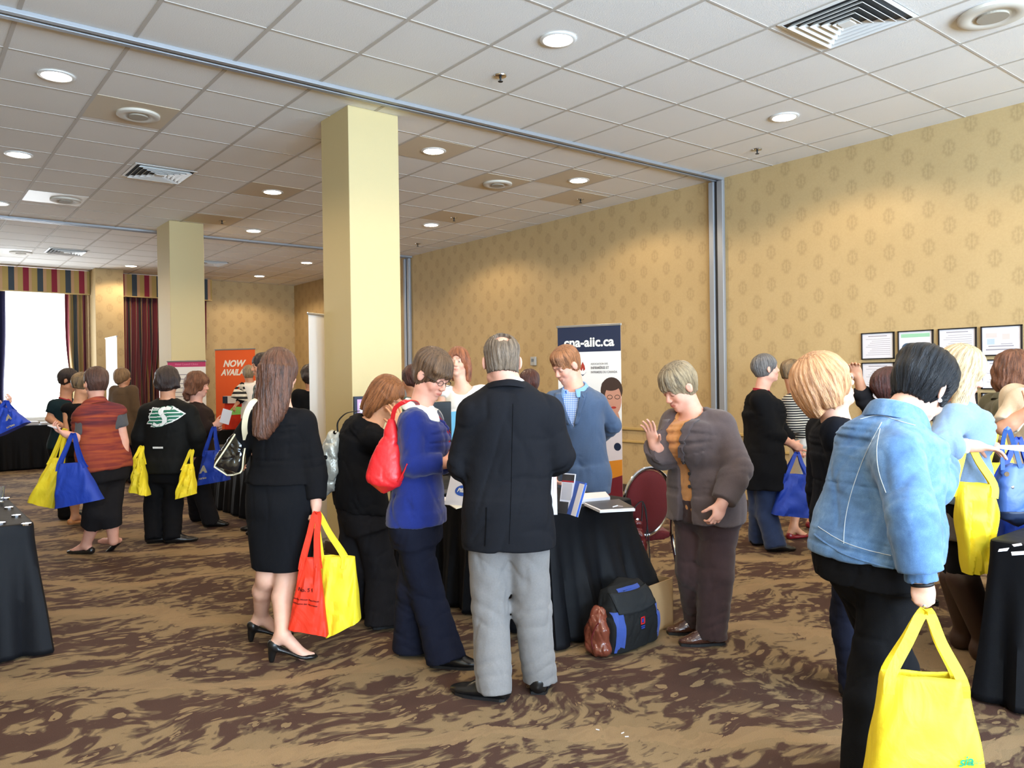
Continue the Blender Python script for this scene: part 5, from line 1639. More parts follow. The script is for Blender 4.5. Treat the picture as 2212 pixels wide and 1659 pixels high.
# monitor and pale blue leaflet behind the blue sweater woman
D_ = 5.25
base = pt(962, 1050, D_); base[2] = TZ
o = empty('monitor', base, 'black display monitor between blue sweater woman and seller', 'monitor')
r_ = unit(RH * .98 + FH * .2); n_ = np.cross(UP, r_); n_ = -n_ if n_ @ (CAM - base) > 0 else n_; fr = (base, r_, n_, UP)
b = MB(); b.box((-.14, -.02, .28), (.045, .02, .61), fr=fr); b.build('screen_housing', plain('black_gloss_plastic', (14, 14, 16), .25), o, base, bevel=.006)
b = MB(); b.box((-.07, -.012, .01), (-.02, .012, .30), fr=fr); b.box((-.13, -.08, 0), (.04, .08, .012), fr=fr); b.build('monitor_stand', M_black, o, base, bevel=.004)

# --- banquet chair
M_burg = fabric('burgundy_upholstery', (96, 22, 26), fold=.1, rough=.7)
Dc = 5.2
cb = pt(1388, 1075, Dc)
cf = unit(heading(195)); cs = np.cross(UP, cf)                     # the back leans; the sitter looks along cf
org = cb.copy(); org[2] = 0
o = empty('banquet_chair', org, 'burgundy banquet chair with oval back in a chrome frame', 'chair')
def cp(x, y, z): return org + cs * x + cf * y + UP * z
b = MB(); n = 36
ring = []
for k in range(n):
    a = 2 * PI * k / n; w = .165 * math.cos(a); zz = .69 + .225 * math.sin(a)
    ring.append(cp(w * (1 - .12 * max(0, -math.sin(a))), -.05 - (zz - .5) * .16 , zz))
b.tube(ring, .012, 8, closed=True); b.build('back_frame', M_chrome, o, org, smooth=True)
F = Field(); R_ = np.array([cs, unit(UP - cf * .16), unit(cf + UP * .16)])
F.ell(cp(0, -.078, .69), (.156, .215, .035), R_)
V, Q = F.mesh(.009); mesh_np('backrest', V, Q, M_burg, parent=o, origin=org)
F = Field(); F.loft([(cp(0, -.03, .455), .19, .035, cs), (cp(0, .18, .46), .215, .04, cs), (cp(0, .38, .455), .20, .035, cs)], pw=3)
V, Q = F.mesh(.012); mesh_np('seat', V, Q, M_burg, parent=o, origin=org)
for sx in (-1, 1):
    b = MB(); b.tube(crv([cp(.17 * sx, -.08, .62), cp(.195 * sx, -.03, .44), cp(.2 * sx, -.12, .2), cp(.21 * sx, -.20, .012)], 5), .012, 8); b.build('leg', M_chrome, o, org, smooth=True)
    b = MB(); b.tube(crv([cp(.18 * sx, .36, .44), cp(.2 * sx, .38, .25), cp(.21 * sx, .42, .012)], 5), .012, 8); b.build('leg', M_chrome, o, org, smooth=True)
# purse hanging from the chair
org2 = pt(1378, 1165, 5.02)
o = empty('handbag', org2, 'dark red leather handbag hanging from the burgundy chair', 'bag')
M_dred = plain('dark_red_leather', (92, 28, 30), .28, bump=.2, bscale=30)
M_brownl = plain('brown_red_leather', (104, 54, 42), .35, bump=.3, bscale=30)
F = Field(); F.ell(org2 - UP * .005, (.052, .05, .085), k=0); F.ell(org2 - UP * .06, (.058, .055, .05), k=.03); F.ell(org2 + UP * .10, (.035, .03, .03), k=.03); F.disp = ripple(.006, .05, 3)
V, Q = F.mesh(.007); mesh_np('bag_body', V, Q, M_dred, parent=o, origin=org2)
for k in (-1, 1):
    b = MB(); b.ribbon(crv([org2 + UP * .08 + RH * .02 * k, org2 + UP * .18 + RH * .03 * k, org2 + UP * .24 + RH * .035, org2 + UP * .1 + RH * .06, org2 - UP * .14 + RH * (.055 + .02 * k), org2 - UP * .19 + RH * .07], 5), FH, .02, .004); b.build('strap', M_black, o, org2)
b = MB(); b.lathe(org2 + UP * .12, [(.001, 0), (.016, 0), (.016, .01), (.001, .012)], 14, ax=-FH); b.build('buckle', M_chrome, o, org2)
# cardboard box
M_card = plain('corrugated_cardboard', (176, 142, 100), .8, bump=.1, bscale=40, var=.06)
a = floor_at(1443, 1355); ax_ = unit(RH * .55 + FH * -.83); 
e1 = unit(np.array([-.15, 1.0, 0])); e2 = unit(np.array([-1.0, -.15, 0]))
a = a - e2 * .06; org = a + e1 * .13 + e2 * .13; fr = (a, e2, e1, UP)
o = empty('cardboard_box', org, 'open cardboard box standing behind the black and blue bag', 'box')
b = MB(); w, d, h, t = .26, .26, .285, .006
b.box((0, 0, 0), (w, d, t), fr=fr); b.box((0, 0, 0), (w, t, h), fr=fr); b.box((0, d - t, 0), (w, d, h), fr=fr); b.box((0, 0, 0), (t, d, h), fr=fr); b.box((w - t, 0, 0), (w, d, h), fr=fr)
b.build('box_body', M_card, o, org)
b = MB(); P = [a + UP * h, a + e1 * d + UP * h, a + e1 * d + UP * (h + .03) - e2 * .10, a + UP * (h + .03) - e2 * .10]
b = MB(); P = [a + e1 * d + UP * h, a + e1 * d + e2 * w + UP * h, a + e1 * (d + .08) + e2 * w + UP * (h + .05), a + e1 * (d + .08) + UP * (h + .05)]; b.add(P + [p + UP * .004 for p in P], [(3, 2, 1, 0), (4, 5, 6, 7), (0, 1, 5, 4), (1, 2, 6, 5), (2, 3, 7, 6), (3, 0, 4, 7)]); b.build('box_flap', M_card, o, org)
# laptop bag
M_bagblk = fabric('black_ballistic_nylon', (30, 31, 32), fold=.2, rough=.7); M_bagblu = fabric('blue_nylon_panel', (52, 76, 150), fold=.1, rough=.6)
a = floor_at(1340, 1424); c = floor_at(1434, 1386); r_ = unit(c - a); n_ = np.cross(r_, UP); n_ = n_ if n_ @ (CAM - a) > 0 else -n_
w = np.linalg.norm(c - a); org = (a + c) / 2 - n_ * .09
o = empty('laptop_bag', org, 'black nylon laptop bag with blue side panels leaning on the table skirt', 'bag')
def lb(u, y, z): return a + r_ * u * w + n_ * y + UP * z
F = Field(); F.loft([(lb(.5, -.10, .012), w / 2 + .01, .085, r_), (lb(.5, -.10, .15), w / 2 + .02, .10, r_), (lb(.5, -.13, .28), w / 2 - .02, .075, r_), (lb(.5, -.155, .34), w / 2 - .05, .045, r_)], pw=4); F.cut(lb(0, 0, .004), -UP); F.disp = ripple(.004, .12, 2)
V, Q = F.mesh(.008); mesh_np('bag_body', V, Q, M_bagblk, parent=o, origin=org)
for nm, u0, u1, z0, z1 in (('side_panel', .0, .15, .02, .235), ('side_panel', .88, .99, .03, .24), ('top_panel', .22, .70, .315, .34)):
    U, Z = np.meshgrid(np.linspace(u0, u1, 8), np.linspace(z0, z1, 16), indexing='ij'); P = np.array([[lb(u + .04 * (1 - 2 * (u0 > .5)) * (1 - (z - z0) / (z1 - z0)) * 0, 0.2, z) for u, z in zip(ur, zr)] for ur, zr in zip(U, Z)])
    V = F.stick(P.reshape(-1, 3), n_, 0.0, .003).reshape(P.shape); b = MB(); b.grid(V); b.build(nm, M_bagblu, o, org, smooth=True)
U, Z = np.meshgrid(np.linspace(.08, .92, 20), np.linspace(.225, .33, 12), indexing='ij'); P = np.array([[lb(u, .2, z - .012 * math.sin(u * 3.1)) for u, z in zip(ur, zr)] for ur, zr in zip(U, Z)])
V = F.stick(P.reshape(-1, 3), n_, 0, .008).reshape(P.shape); b = MB(); b.grid(V); b.build('front_flap', fabric('black_flap_nylon', (40, 42, 44), fold=.3, rough=.75), o, org, smooth=True, solid=.006)
M_redp = plain('red_woven_label', (210, 36, 44), .6); M_bluep = plain('blue_woven_label', (36, 60, 150), .6)
q = F.stick(lb(.50, .2, .165)[None], n_, 0, .004)[0]; fr = (q, r_, UP, n_)
b = MB()
for bx in ((-.018, .014, 0, .018, .02, .002), (-.018, -.02, 0, .018, -.014, .002), (-.018, -.02, 0, -.012, .02, .002), (.012, -.02, 0, .018, .02, .002)): b.box(bx[:3], bx[3:], fr=fr)
b.build('red_emblem_frame', M_redp, o, org)
b = MB(); b.box((-.008, -.01, 0), (.008, .01, .002), fr=fr); b.box((-.016, -.034, 0), (.018, -.028, .0015), fr=fr); b.box((-.014, -.045, 0), (.016, -.038, .0015), fr=fr); b.build('blue_emblem', M_bluep, o, org)
# brown leather bag on the floor
q = floor_at(1293, 1422)
o = empty('leather_bag', q, 'brown glossy leather bag slumped on the floor beside the laptop bag', 'bag')
M_cogn = plain('glossy_brown_leather', (116, 60, 44), .25, bump=.35, bscale=22, coat=.3)
F = Field(); F.ell(q + UP * .10 + FH * .06, (.055, .085, .12)); F.ell(q + UP * .045 + FH * .05, (.058, .09, .05), k=.02); F.ell(q + UP * .20 + FH * .09 + RH * .015, (.035, .05, .06), k=.04); F.cut(q + UP * .002, -UP); F.disp = ripple(.006, .06, 6)
V, Q = F.mesh(.007); mesh_np('bag_body', V, Q, M_cogn, parent=o, origin=q)
b = MB(); b.tube(crv([q + FH * .0 + RH * x + UP * z for x, z in ((-.03, .06), (-.04, .11), (-.02, .17), (.0, .2))], 4) - FH * .03, .004, 6); b.build('seam_piping', M_dred, o, q)
# paper scraps on the carpet
for k, (px, py) in enumerate([(1291, 1577), (1354, 1592), (1345, 1584)]):
    q = floor_at(px, py); b = MB(); b.box((-.008, -.003, 0.001), (.008, .003, .003), fr=(q, unit(RH + FH * (.6 * k - .5)), FH, UP)); o = b.build('paper_scrap', M_paper, origin=q); tag(o, ['tiny white paper scrap lying left on the front carpet', 'tiny white paper scrap lying rightmost on the front carpet', 'tiny white paper scrap between the other two scraps'][k], 'scrap', 'paper scraps on the carpet')

# window table piles
for k, (x, y, w, d, h) in enumerate([(1.9, 16.8, .5, .32, .06), (2.4, 16.75, .4, .3, .04), (1.35, 16.8, .4, .3, .05)]):
    b = MB(); b.box((x - w / 2, y - d / 2, .792), (x + w / 2, y + d / 2, .792 + h)); o = b.build('paper_stack', M_paper, origin=(x, y, .79)); tag(o, ['middle pile of white papers on the far window table', 'right pile of white papers on the far window table', 'left pile of white papers on the far window table'][k], 'papers', 'paper piles on the window table')
# small red display with a box and leaflet before the orange banner
q = pt(515, 900, 12.95); q[2] = 0
o = empty('display_stand', q, 'red display stand in front of the orange banner', 'stand'); fr = (q, RH, FH, UP)
b = MB(); b.box((-.28, -.2, 0), (.28, .2, .74), fr=fr); b.build('stand_body', M_cloth, o, q, bevel=.01)
b = MB(); b.box((-.2, -.08, .74), (.22, .16, 1.17), fr=fr); b.build('red_riser', M_red, o, q, bevel=.01)
b = MB(); b.box((-.20, -.12, 1.172), (.08, .05, 1.29), fr=fr); o2 = b.build('product_box', M_paper, origin=q + UP * 1.172); tag(o2, 'white and navy product box on the red display stand', 'box')
b = MB(); b.box((-.21, -.123, 1.172), (-.13, .05, 1.285), fr=fr); b.build('navy_end_panel', M_bnavy, o2, q + UP * 1.172)
P = [q - FH * .26 + RH * x + UP * z + FH * y for x, y, z in ((-.12, -.02, .98), (.20, -.02, 1.0), (.24, .10, 1.10), (-.02, .10, 1.12))]
o3 = sheet('green and white leaflet leaning on the red display stand', P, plain('green_leaflet', (110, 176, 84), .5), .004, 'leaflet', 'leaflet')
# right table cards
for k, pxs in enumerate([[(2158, 1187), (2180, 1184), (2176, 1190), (2156, 1192)], [(2184, 1193), (2216, 1191), (2214, 1198), (2186, 1200)], [(2186, 1177), (2206, 1174), (2208, 1178), (2190, 1181)]]):
    sheet(['small shiny card nearest the corner of the right table', 'long pale card on the right table', 'white card at the far edge of the right table'][k], quad(pxs, .739), M_paper, .002, 'card', 'card', 'cards on the right table')
# ------------------------------------------------------------------ clothes and hair colours
M_jk_black = fabric('charcoal_suit_wool', (22, 23, 28), fold=0.3)
M_tr_grey = fabric('light_grey_trousers', (124, 121, 120), fold=0.6)
M_shoe_black = plain('black_shoe_leather', (22, 21, 21), 0.3, spec=0.5)
M_shirt_white = fabric('white_shirt_cotton', (232, 230, 226), fold=0.2)
H_greybrown = hair_mat('greying_brown_hair', (112, 96, 80), (62, 50, 40))

# --- bald man in the dark jacket
p = Person('man with a bald spot in a dark jacket and light grey trousers, seen from behind', 3.75, (1110, 1505), (1084, 783), (1097, 834, .01), (1097, 1100), yaw=176, male=True, hyaw=186, hpitch=10, skin='pink', fat=1.12,
           L=dict(s=(1028, 896), e=(1000, 1003, .02), w=(1046, 1015, .26)), R=dict(s=(1176, 892), e=(1207, 985, .0), w=(1190, 1005, .27)),
           legL=dict(g=(1086, 1510), toe=248, k=(1058, 1320, .02)), legR=dict(g=(1163, 1497), toe=172, k=(1150, 1315, .04)))
p.top('suit_jacket', M_jk_black, off=0.026, sleeve=1.9, seed=5, wr=(0.005, 0.16), long=[(0.10, .215, .175, 0), (0.175, .215, .175, 0)], smooth=0.02, puff=0.008, cuff=0.014, armoff=0.02)
p.trousers('trousers', M_tr_grey, off=0.012, hemr=0.084, kner=0.088, hemz=0.035, wr=(0.005, 0.22), seed=8)
p.shoes(M_shoe_black)
p.collar(M_shirt_white, h=0.036, fold=False)
p.collar(M_jk_black, name='jacket_collar', h=0.020, rad=p.neck_r + 0.022, drop=0.004)
p.hair(H_greybrown, thick=0.015, front=0.05, nape=-0.055, thin=.75, bald=((0, -.076, .104), (.036, .042, .036)))
M_bl_knit = fabric('black_knit', (14, 14, 17), fold=.3); M_bl_skirt = fabric('black_skirt_cloth', (15, 16, 20), fold=.25)
M_blueknit = fabric('cobalt_blue_knit', (24, 40, 112), fold=.3, sheen=.25); M_navytr = fabric('navy_trousers', (22, 25, 40), fold=.4)
M_dkgrey = fabric('dark_charcoal_trousers', (30, 28, 30), fold=.45); M_bluesuit = fabric('slate_blue_suit', (70, 88, 116), fold=.35)
M_brsuit = fabric('brown_grey_wool', (84, 72, 72), fold=.35); M_brtr = fabric('brown_trousers', (60, 42, 42), fold=.45); M_tanknit = fabric('tan_ribbed_knit', (196, 138, 84), fold=.15)
M_jeans = fabric('dark_blue_jeans', (36, 50, 82), fold=.45); M_whiteknit = fabric('white_top', (232, 228, 222), fold=.2); M_creamskirt = fabric('cream_skirt', (214, 202, 178), fold=.2)
M_patent = plain('black_patent_leather', (16, 16, 18), .12, bump=.5, bscale=9, coat=.5); M_redlea = plain('bright_red_leather', (212, 34, 40), .38, bump=.12, bscale=60)
M_silverlea = plain('silver_grey_crinkled_leather', (176, 176, 166), .35, .25, bump=.8, bscale=26); M_lany = plain('red_lanyard', (170, 28, 48), .6)
M_brshoe = plain('bronze_patent_shoe', (74, 44, 34), .15, bump=.3, bscale=60, coat=.6)
H_longbr = hair_mat('long_chestnut_hair', (92, 58, 42), (44, 26, 20), .4, .8); H_auburn = hair_mat('auburn_hair', (150, 94, 54), (90, 52, 30), .38); H_brown = hair_mat('short_brown_hair', (108, 82, 60), (58, 42, 32)); H_ginger = hair_mat('ginger_hair', (156, 104, 68), (96, 60, 38))
H_red = hair_mat('red_brown_hair', (152, 92, 62), (98, 54, 38), .38); H_ash = hair_mat('ash_blonde_short_hair', (150, 132, 104), (86, 72, 56)); H_grey = hair_mat('steel_grey_hair', (112, 108, 106), (64, 60, 60)); H_black = hair_mat('blue_black_hair', (15, 16, 21), (5, 5, 8), .45, spec=.3)
H_dark = hair_mat('dark_brown_hair', (46, 32, 28), (22, 15, 14), .4); H_blonde = hair_mat('strawberry_blonde_hair', (214, 160, 116), (168, 114, 78), .35); H_plat = hair_mat('platinum_blonde_hair', (200, 178, 140), (150, 124, 88), .36); H_darkred = hair_mat('dark_red_brown_hair', (78, 40, 34), (38, 20, 18))
H_curly = hair_mat('curly_auburn_hair', (120, 74, 48), (66, 38, 26), .45, 1.4); H_stripe = hair_mat('streaked_brown_hair', (124, 100, 70), (48, 36, 30), .4, .7)

# --- woman with long chestnut hair, black jumper and skirt
p = Person('woman with long chestnut hair in a black jumper and skirt carrying bags', 4.4, (590, 1410), (606, 806), (605, 884), (607, 1082), yaw=162, hyaw=165, hpitch=4, skin='fair', fat=1.08, hipw=1.10,
           L=dict(s=(552, 914), e=(514, 972, .08), w=(508, 1000, .32), curl=50), R=dict(s=(655, 912), e=(676, 1005, -.02), w=(683, 1088, -.08), t=(684, 1120, -.08), curl=78, thumb=25),
           legL=dict(g=(547, 1386), toe=112, heel=.06, k=(578, 1248, .0)), legR=dict(g=(592, 1430), toe=100, heel=.06, k=(618, 1250, -.03)))
p.skirt('skirt', M_bl_skirt, z1=p.P[2] - .37, w1=.165, d1=.14, waist=.34)
p.top('jumper', M_bl_knit, off=.018, sleeve=1.92, hem=.20, seed=3, puff=.012, cuff=.012, smooth=.012)
p.shoes(M_shoe_black, kind='heel')
p.hair(H_longbr, thick=.022, front=.07, earclear=False, nape=-.30, low=1, puff=.004, long=[[(0, -.05, .03, .098, .085), (-.0, -.062, -.08, .105, .070), (.008, -.080, -.20, .100, .055), (.03, -.10, -.29, .075, .04), (.05, -.11, -.36, .045, .025)], [(.05, -.04, -.05, .05, .06), (.075, -.055, -.20, .052, .045), (.085, -.07, -.33, .035, .03)]])

# --- woman in the cobalt jumper with glasses
p = Person('woman with short brown hair and glasses in a cobalt blue jumper looking down', 4.22, (925, 1425), (933, 812), (905, 882), (903, 1120), yaw=84, hyaw=54, hpitch=28, hroll=-4, skin='pink', fat=1.12, bust=1.1,
           R=dict(s=(893, 915, -.13), e=(893, 1003, -.17), w=(962, 1000, -.15), t=(1000, 990, -.1), hide=0), L=dict(s=(915, 905, .14), e=(955, 1000, .15), w=(1000, 985, .12)),
           legR=dict(g=(940, 1438), toe=80, k=(922, 1280, -.02)), legL=dict(g=(872, 1413), toe=92, k=(892, 1270, .05)))
p.trousers('trousers', M_navytr, off=.010, hemr=.105, kner=.088, hemz=.02)
p.top('jumper', M_blueknit, off=.016, sleeve=1.9, hem=0.0, long=[(.02, .185, .150, 0)], v=(.055, .16), seed=7, puff=.006, cuff=.004, smooth=.016)
p.collar(M_shirt_white, h=.040, open_=60); p.lanyard(M_lany, down=.25, w=.018)
F = Field(); F.loft([(p.N + p.f * .03 + p.up * .0, .055, .05, p.l), (p.N - p.up * .1 + p.f * .06, .05, .06, p.l), (p.N - p.up * .22 + p.f * .08, .03, .045, p.l)]); p.part('shirt_front', F, M_shirt_white)
p.shoes(M_shoe_black)
p.hair(H_brown, thick=.024, front=.050, nape=-.068, side=-.02, puff=.006, fringe=[((-.06, .065, .055), (.0, .088, .045), .020, .020), ((0, .088, .045), (.055, .07, .045), .020, .016)], volume=[((0, -.03, .07), (.085, .095, .07))])
p.glasses(M_booklet)
# red bag on her back
o = empty('shoulder_bag', p.J((838, 990)), 'bright red leather shoulder bag on the back of the blue jumper', 'bag'); o0 = np.array(o.location)
if not p.skip or ONLY is None:
    F = Field(); J = p.J
    F.loft([(J((846, 905, -.10)), .016, .02, RH), (J((843, 945, -.12)), .045, .030, RH), (J((836, 990, -.14)), .078, .048, RH), (J((832, 1030, -.15)), .100, .062, RH), (J((830, 1047, -.15)), .085, .055, RH)], pw=2.6); F.disp = ripple(.003, .09, 4)
    V, Q = F.mesh(.008); mesh_np('bag_body', V, Q, M_redlea, parent=o, origin=o0)
    b = MB(); b.ribbon(crv([J((848, 905, -.15)), J((855, 880, -.19)), J((880, 866, -.20)), J((898, 868, -.13)), J((905, 880, -.04))], 5), [unit(RH + FH * .0)] * 21, .022, .005); b.build('strap', M_redlea, o, o0)
    b = MB(); b.ribbon(crv([J((850, 1044, -.17)), J((866, 1030, -.20)), J((880, 1000, -.22))], 5), unit(FH + UP * .4), .03, .006); b.build('lower_strap', M_redlea, o, o0)
    b = MB(); b.lathe(J((852, 1042, -.19)), [(.001, 0), (.009, 0), (.009, .006), (.001, .008)], 14, ax=-FH); b.build('stud', M_chrome, o, o0)

# --- bending auburn woman
p = Person('woman with auburn bob bending over the table with a hand on her face', 4.85, (800, 1352), (836, 858), (805, 915), (787, 1095), yaw=118, hyaw=66, hpitch=34, hroll=0, skin='warm', fat=1.18, hipw=1.12, spine=(770, 985, .02),
           R=dict(s=(808, 948, -.13), e=(850, 965, -.18), w=(866, 928, -.20), t=(852, 878, -.19), curl=14, spread=9, pn=(-.6, 1, 0)), L=dict(s=(770, 935, .16), e=(850, 1000, .22), w=(905, 1000, .25), hide=1),
           legR=dict(g=(812, 1357), toe=112, k=(825, 1240, -.03)), legL=dict(g=(752, 1335), toe=115, k=(762, 1225, .04)))
p.trousers('trousers', M_dkgrey, off=.010, hemr=.115, kner=.098, hemz=.015)
p.top('jumper', M_bl_knit, off=.018, sleeve=1.75, hem=-.03, seed=9, smooth=.03)
p.shoes(M_shoe_black)
p.hair(H_auburn, thick=.018, front=.058, nape=-.15, low=1, earclear=False, facecut=True, long=[[(-.065, .0, .03, .030, .06), (-.085, -.02, -.07, .026, .05), (-.08, -.02, -.15, .016, .035)], [(0, -.075, .02, .075, .05), (0, -.095, -.08, .07, .035), (0, -.09, -.15, .055, .025)], [(.065, .0, .03, .030, .06), (.08, -.02, -.07, .026, .05), (.075, -.02, -.14, .016, .035)]])
o = empty('shoulder_bag', p.J((712, 1000)), 'silver grey crinkled shoulder bag hanging beside the bending woman', 'bag'); o0 = np.array(o.location)
if True:
    J = p.J; F = Field()
    F.loft([(J((728, 932, .0)), .030, .03, RH), (J((716, 965, -.02)), .062, .045, RH), (J((711, 1010, -.03)), .072, .055, RH), (J((706, 1048, -.02)), .060, .055, RH), (J((705, 1060, -.02)), .05, .045, RH)], pw=2.4); F.disp = ripple(.011, .07, 14)
    V, Q = F.mesh(.008); mesh_np('bag_body', V, Q, M_silverlea, parent=o, origin=o0)
    b = MB(); b.ribbon(crv([J((730, 935, .0)), J((730, 912, -.04)), J((748, 893, -.10)), J((775, 888, -.16))], 6), FH, .022, .005); b.build('strap', M_booklet, o, o0)
    b = MB(); b.lathe(J((724, 934, -.05)), [(.001, 0), (.012, 0), (.012, .006), (.001, .008)], 14, ax=-FH); b.lathe(J((703, 988, -.09)), [(.001, 0), (.014, 0), (.014, .006), (.001, .008)], 14, ax=-FH); b.build('metal_stud', M_chrome, o, o0)

# --- seller behind the table
M_greyband = fabric('grey_satin', (150, 148, 142), fold=.2, rough=.6)
p = Person('woman with red brown hair in a sleeveless white top behind the table', 6.6, None, (989, 783), (1000, 836), (1004, 990), yaw=352, hyaw=352, hpitch=-2, skin='fair', fat=.95,
           L=dict(e=(1052, 905, -.02), w=(1022, 945, -.20), t=(1005, 958, -.26)), R=dict(e=(948, 905, -.02), w=(962, 950, -.2), t=(974, 958, -.30)))
Person.closed_eyes = True
p.top('sleeveless_top', M_whiteknit, off=.012, sleeve=0.12, hem=.45, neck=.02, smooth=.005)
p.top('grey_lower_top', M_greyband, off=.0115, sleeve=0, hem=-.1, neck=.4, smooth=.01)
p.trousers('trousers', M_dkgrey); p.shoes(M_shoe_black)
p.hair(H_red, thick=.020, front=.062, nape=-.15, low=1, earclear=False, faceW=.060, long=[[(-.078, -.01, .03, .024, .05), (-.086, -.005, -.06, .022, .04), (-.08, .0, -.15, .018, .03)], [(.078, -.01, .03, .026, .05), (.092, -.005, -.06, .026, .04), (.088, .0, -.16, .022, .03)], [(0, -.07, .0, .07, .05), (0, -.07, -.15, .07, .03)]])
p.eyes()
c0, c1, c2, c3 = p.J((966, 975, -.31)), p.J((984, 972, -.33)), p.J((990, 888, -.33)), p.J((972, 890, -.31))
sheet('pale blue leaflet held upright between the jumper and the dark jacket', [c0, c1, c2, c3], M_prtblue, .003, 'leaflet', 'leaflet')
sheet('white edged card behind the pale blue leaflet', [p.J((960, 972, -.28)), p.J((970, 975, -.28)), p.J((976, 886, -.28)), p.J((968, 886, -.28))], M_paper, .003, 'leaflet', 'leaflet')

# --- man in the blue suit
M_check = None
def mat_check():
    t = NT('blue_gingham_shirt'); tc = t.n('ShaderNodeTexCoord'); sp = t.n('ShaderNodeSeparateXYZ'); t.set(sp.inputs[0], tc.outputs['Object'])
    a = t.math('GREATER_THAN', t.math('FRACT', t.math('DIVIDE', t.math('ADD', sp.outputs[0], t.math('MULTIPLY', sp.outputs[1], -.8)), .016)), .5); z = t.math('GREATER_THAN', t.math('FRACT', t.math('DIVIDE', sp.outputs[2], .014)), .5)
    t.base(t.ramp(t.math('MULTIPLY', t.math('ADD', a, z), .5), [(0, lin((226, 232, 244))), (.4, lin((140, 172, 224))), (.9, lin((96, 132, 206)))], 'CONSTANT')); t.rough(.8); return t.m
M_check = mat_check(); M_lblue = fabric('light_blue_collar_cotton', (120, 166, 228), fold=.1)
p = Person('man with short ginger hair in a slate blue suit and check shirt', 6.05, None, (1223, 790), (1243, 838), (1262, 1020), yaw=335, male=True, hyaw=305, hpitch=28, skin='pink', fat=1.07, hs=1.11, sw=.2,
           L=dict(s=(1288, 872), e=(1322, 918, .12), w=(1295, 945, .30), curl=40), R=dict(s=(1196, 868), e=(1176, 945, -.05), w=(1195, 1010, -.22), t=(1200, 1050, -.3)))
p.top('shirt', M_check, off=.010, sleeve=1.5, hem=-.05, seed=4, smooth=.01)
p.top('suit_jacket', M_bluesuit, off=.024, sleeve=1.92, seed=6, v=(.075, .30), long=[(.10, .195, .155, 0), (.16, .20, .155, 0)], smooth=.015, puff=.006, cuff=.01, armoff=.018)
p.trousers('trousers', M_bluesuit, kner=.09, hemr=.08); p.shoes(M_shoe_black)
p.collar(M_lblue, h=.036, open_=50); p.collar(M_bluesuit, name='jacket_collar', h=.018, rad=p.neck_r + .03, drop=.012, open_=90)
def lapels(p, m, w=.045, dp=.30, x0=.075):
    if p.skip: return
    for sg in (-1, 1):
        rows = []; last = None
        for t in np.linspace(0.14, 1, 14):
            xi = (x0 * (1 - t) ** .8 + .012); wi = w * math.sin(min(1, t * 1.3 + .25) * 2.2) * (1 - t * .35) + .006
            a = p.N - p.up * (dp * t * .95 - .01); row = []
            for k in range(5):
                c_ = a + p.l * sg * (xi + wi * k / 4); q = p.F.stick(c_[None], p.f, .3, .010 if k else .004)[0]
                if p.F.eval(q[None])[0] > .02: q = row[-1] if row else (rows[-1][k] if rows else c_ + p.f * .1)
                row.append(q)
            rows.append(row)
        b = MB(); b.grid(np.array(rows)); b.build('lapel', m, p.obj, p.root, smooth=True, solid=.007)
lapels(p, M_bluesuit)
p.hair(H_ginger, thin=.75, thick=.018, front=.058, nape=-.055, puff=.008, volume=[((.0, .045, .088), (.055, .045, .030))])

# --- woman waving in the brown jacket
p = Person('woman with ash blonde short hair in a brown grey jacket waving one hand', 4.45, (1530, 1390), (1467, 838), (1499, 893), (1523, 1085), yaw=303, hyaw=296, hpitch=30, hroll=3, skin='pink', fat=1.22, bust=1.15,
           L=dict(s=(1556, 918, -.08), e=(1594, 1015, -.22), w=(1560, 1086, -.29), t=(1546, 1126, -.30), curl=35, spread=4, pn=(-.3, 1, 0)), R=dict(s=(1458, 915, .10), e=(1432, 985, .0), w=(1414, 962, -.10), t=(1402, 915, -.13), curl=12, spread=8, pn=(-.5, -.6, 0), thumb=50),
           legL=dict(g=(1556, 1390), toe=272, k=(1545, 1240, -.05)), legR=dict(g=(1526, 1366), toe=272, k=(1498, 1235, .05)))
p.trousers('trousers', M_brtr, off=.016, hemr=.085, kner=.098, hemz=.035)
p.top('knit_top', M_tanknit, off=.012, sleeve=.5, hem=-.12, seed=3, neck=.012, smooth=.03)
p.top('jacket', M_brsuit, off=.028, sleeve=1.96, seed=12, v=[(-.06, .10), (0, .085), (.2, .045), (.3, .04), (.5, .035), (.62, .06), (.75, .10)], long=[(.05, .225, .175, 0), (.10, .235, .18, .0)], smooth=.025, puff=.012, cuff=.012, armoff=.024, wr=(.004, .2))
lapels(p, M_brsuit, dp=.3, x0=.075, w=.05)
p.collar(M_brsuit, name='jacket_collar', h=.022, rad=p.neck_r + .028, drop=.012, open_=110)
for k in range(3):
    if p.skip: break
    q = p.F.stick((p.N - p.up * (.26 + .07 * k) + p.l * .045)[None], p.f, .35, .003)[0]; b = MB(); b.lathe(q, [(.001, 0), (.010, 0), (.010, .004), (.001, .005)], 14, ax=p.f); b.build('button', M_booklet, p.obj, p.root)
p.shoes(M_brshoe)
p.hair(H_ash, thick=.022, front=.050, nape=-.06, puff=.008, fringe=[((-.055, .06, .05), (.0, .086, .042), .018, .018), ((0, .086, .042), (.055, .06, .05), .018, .018)])
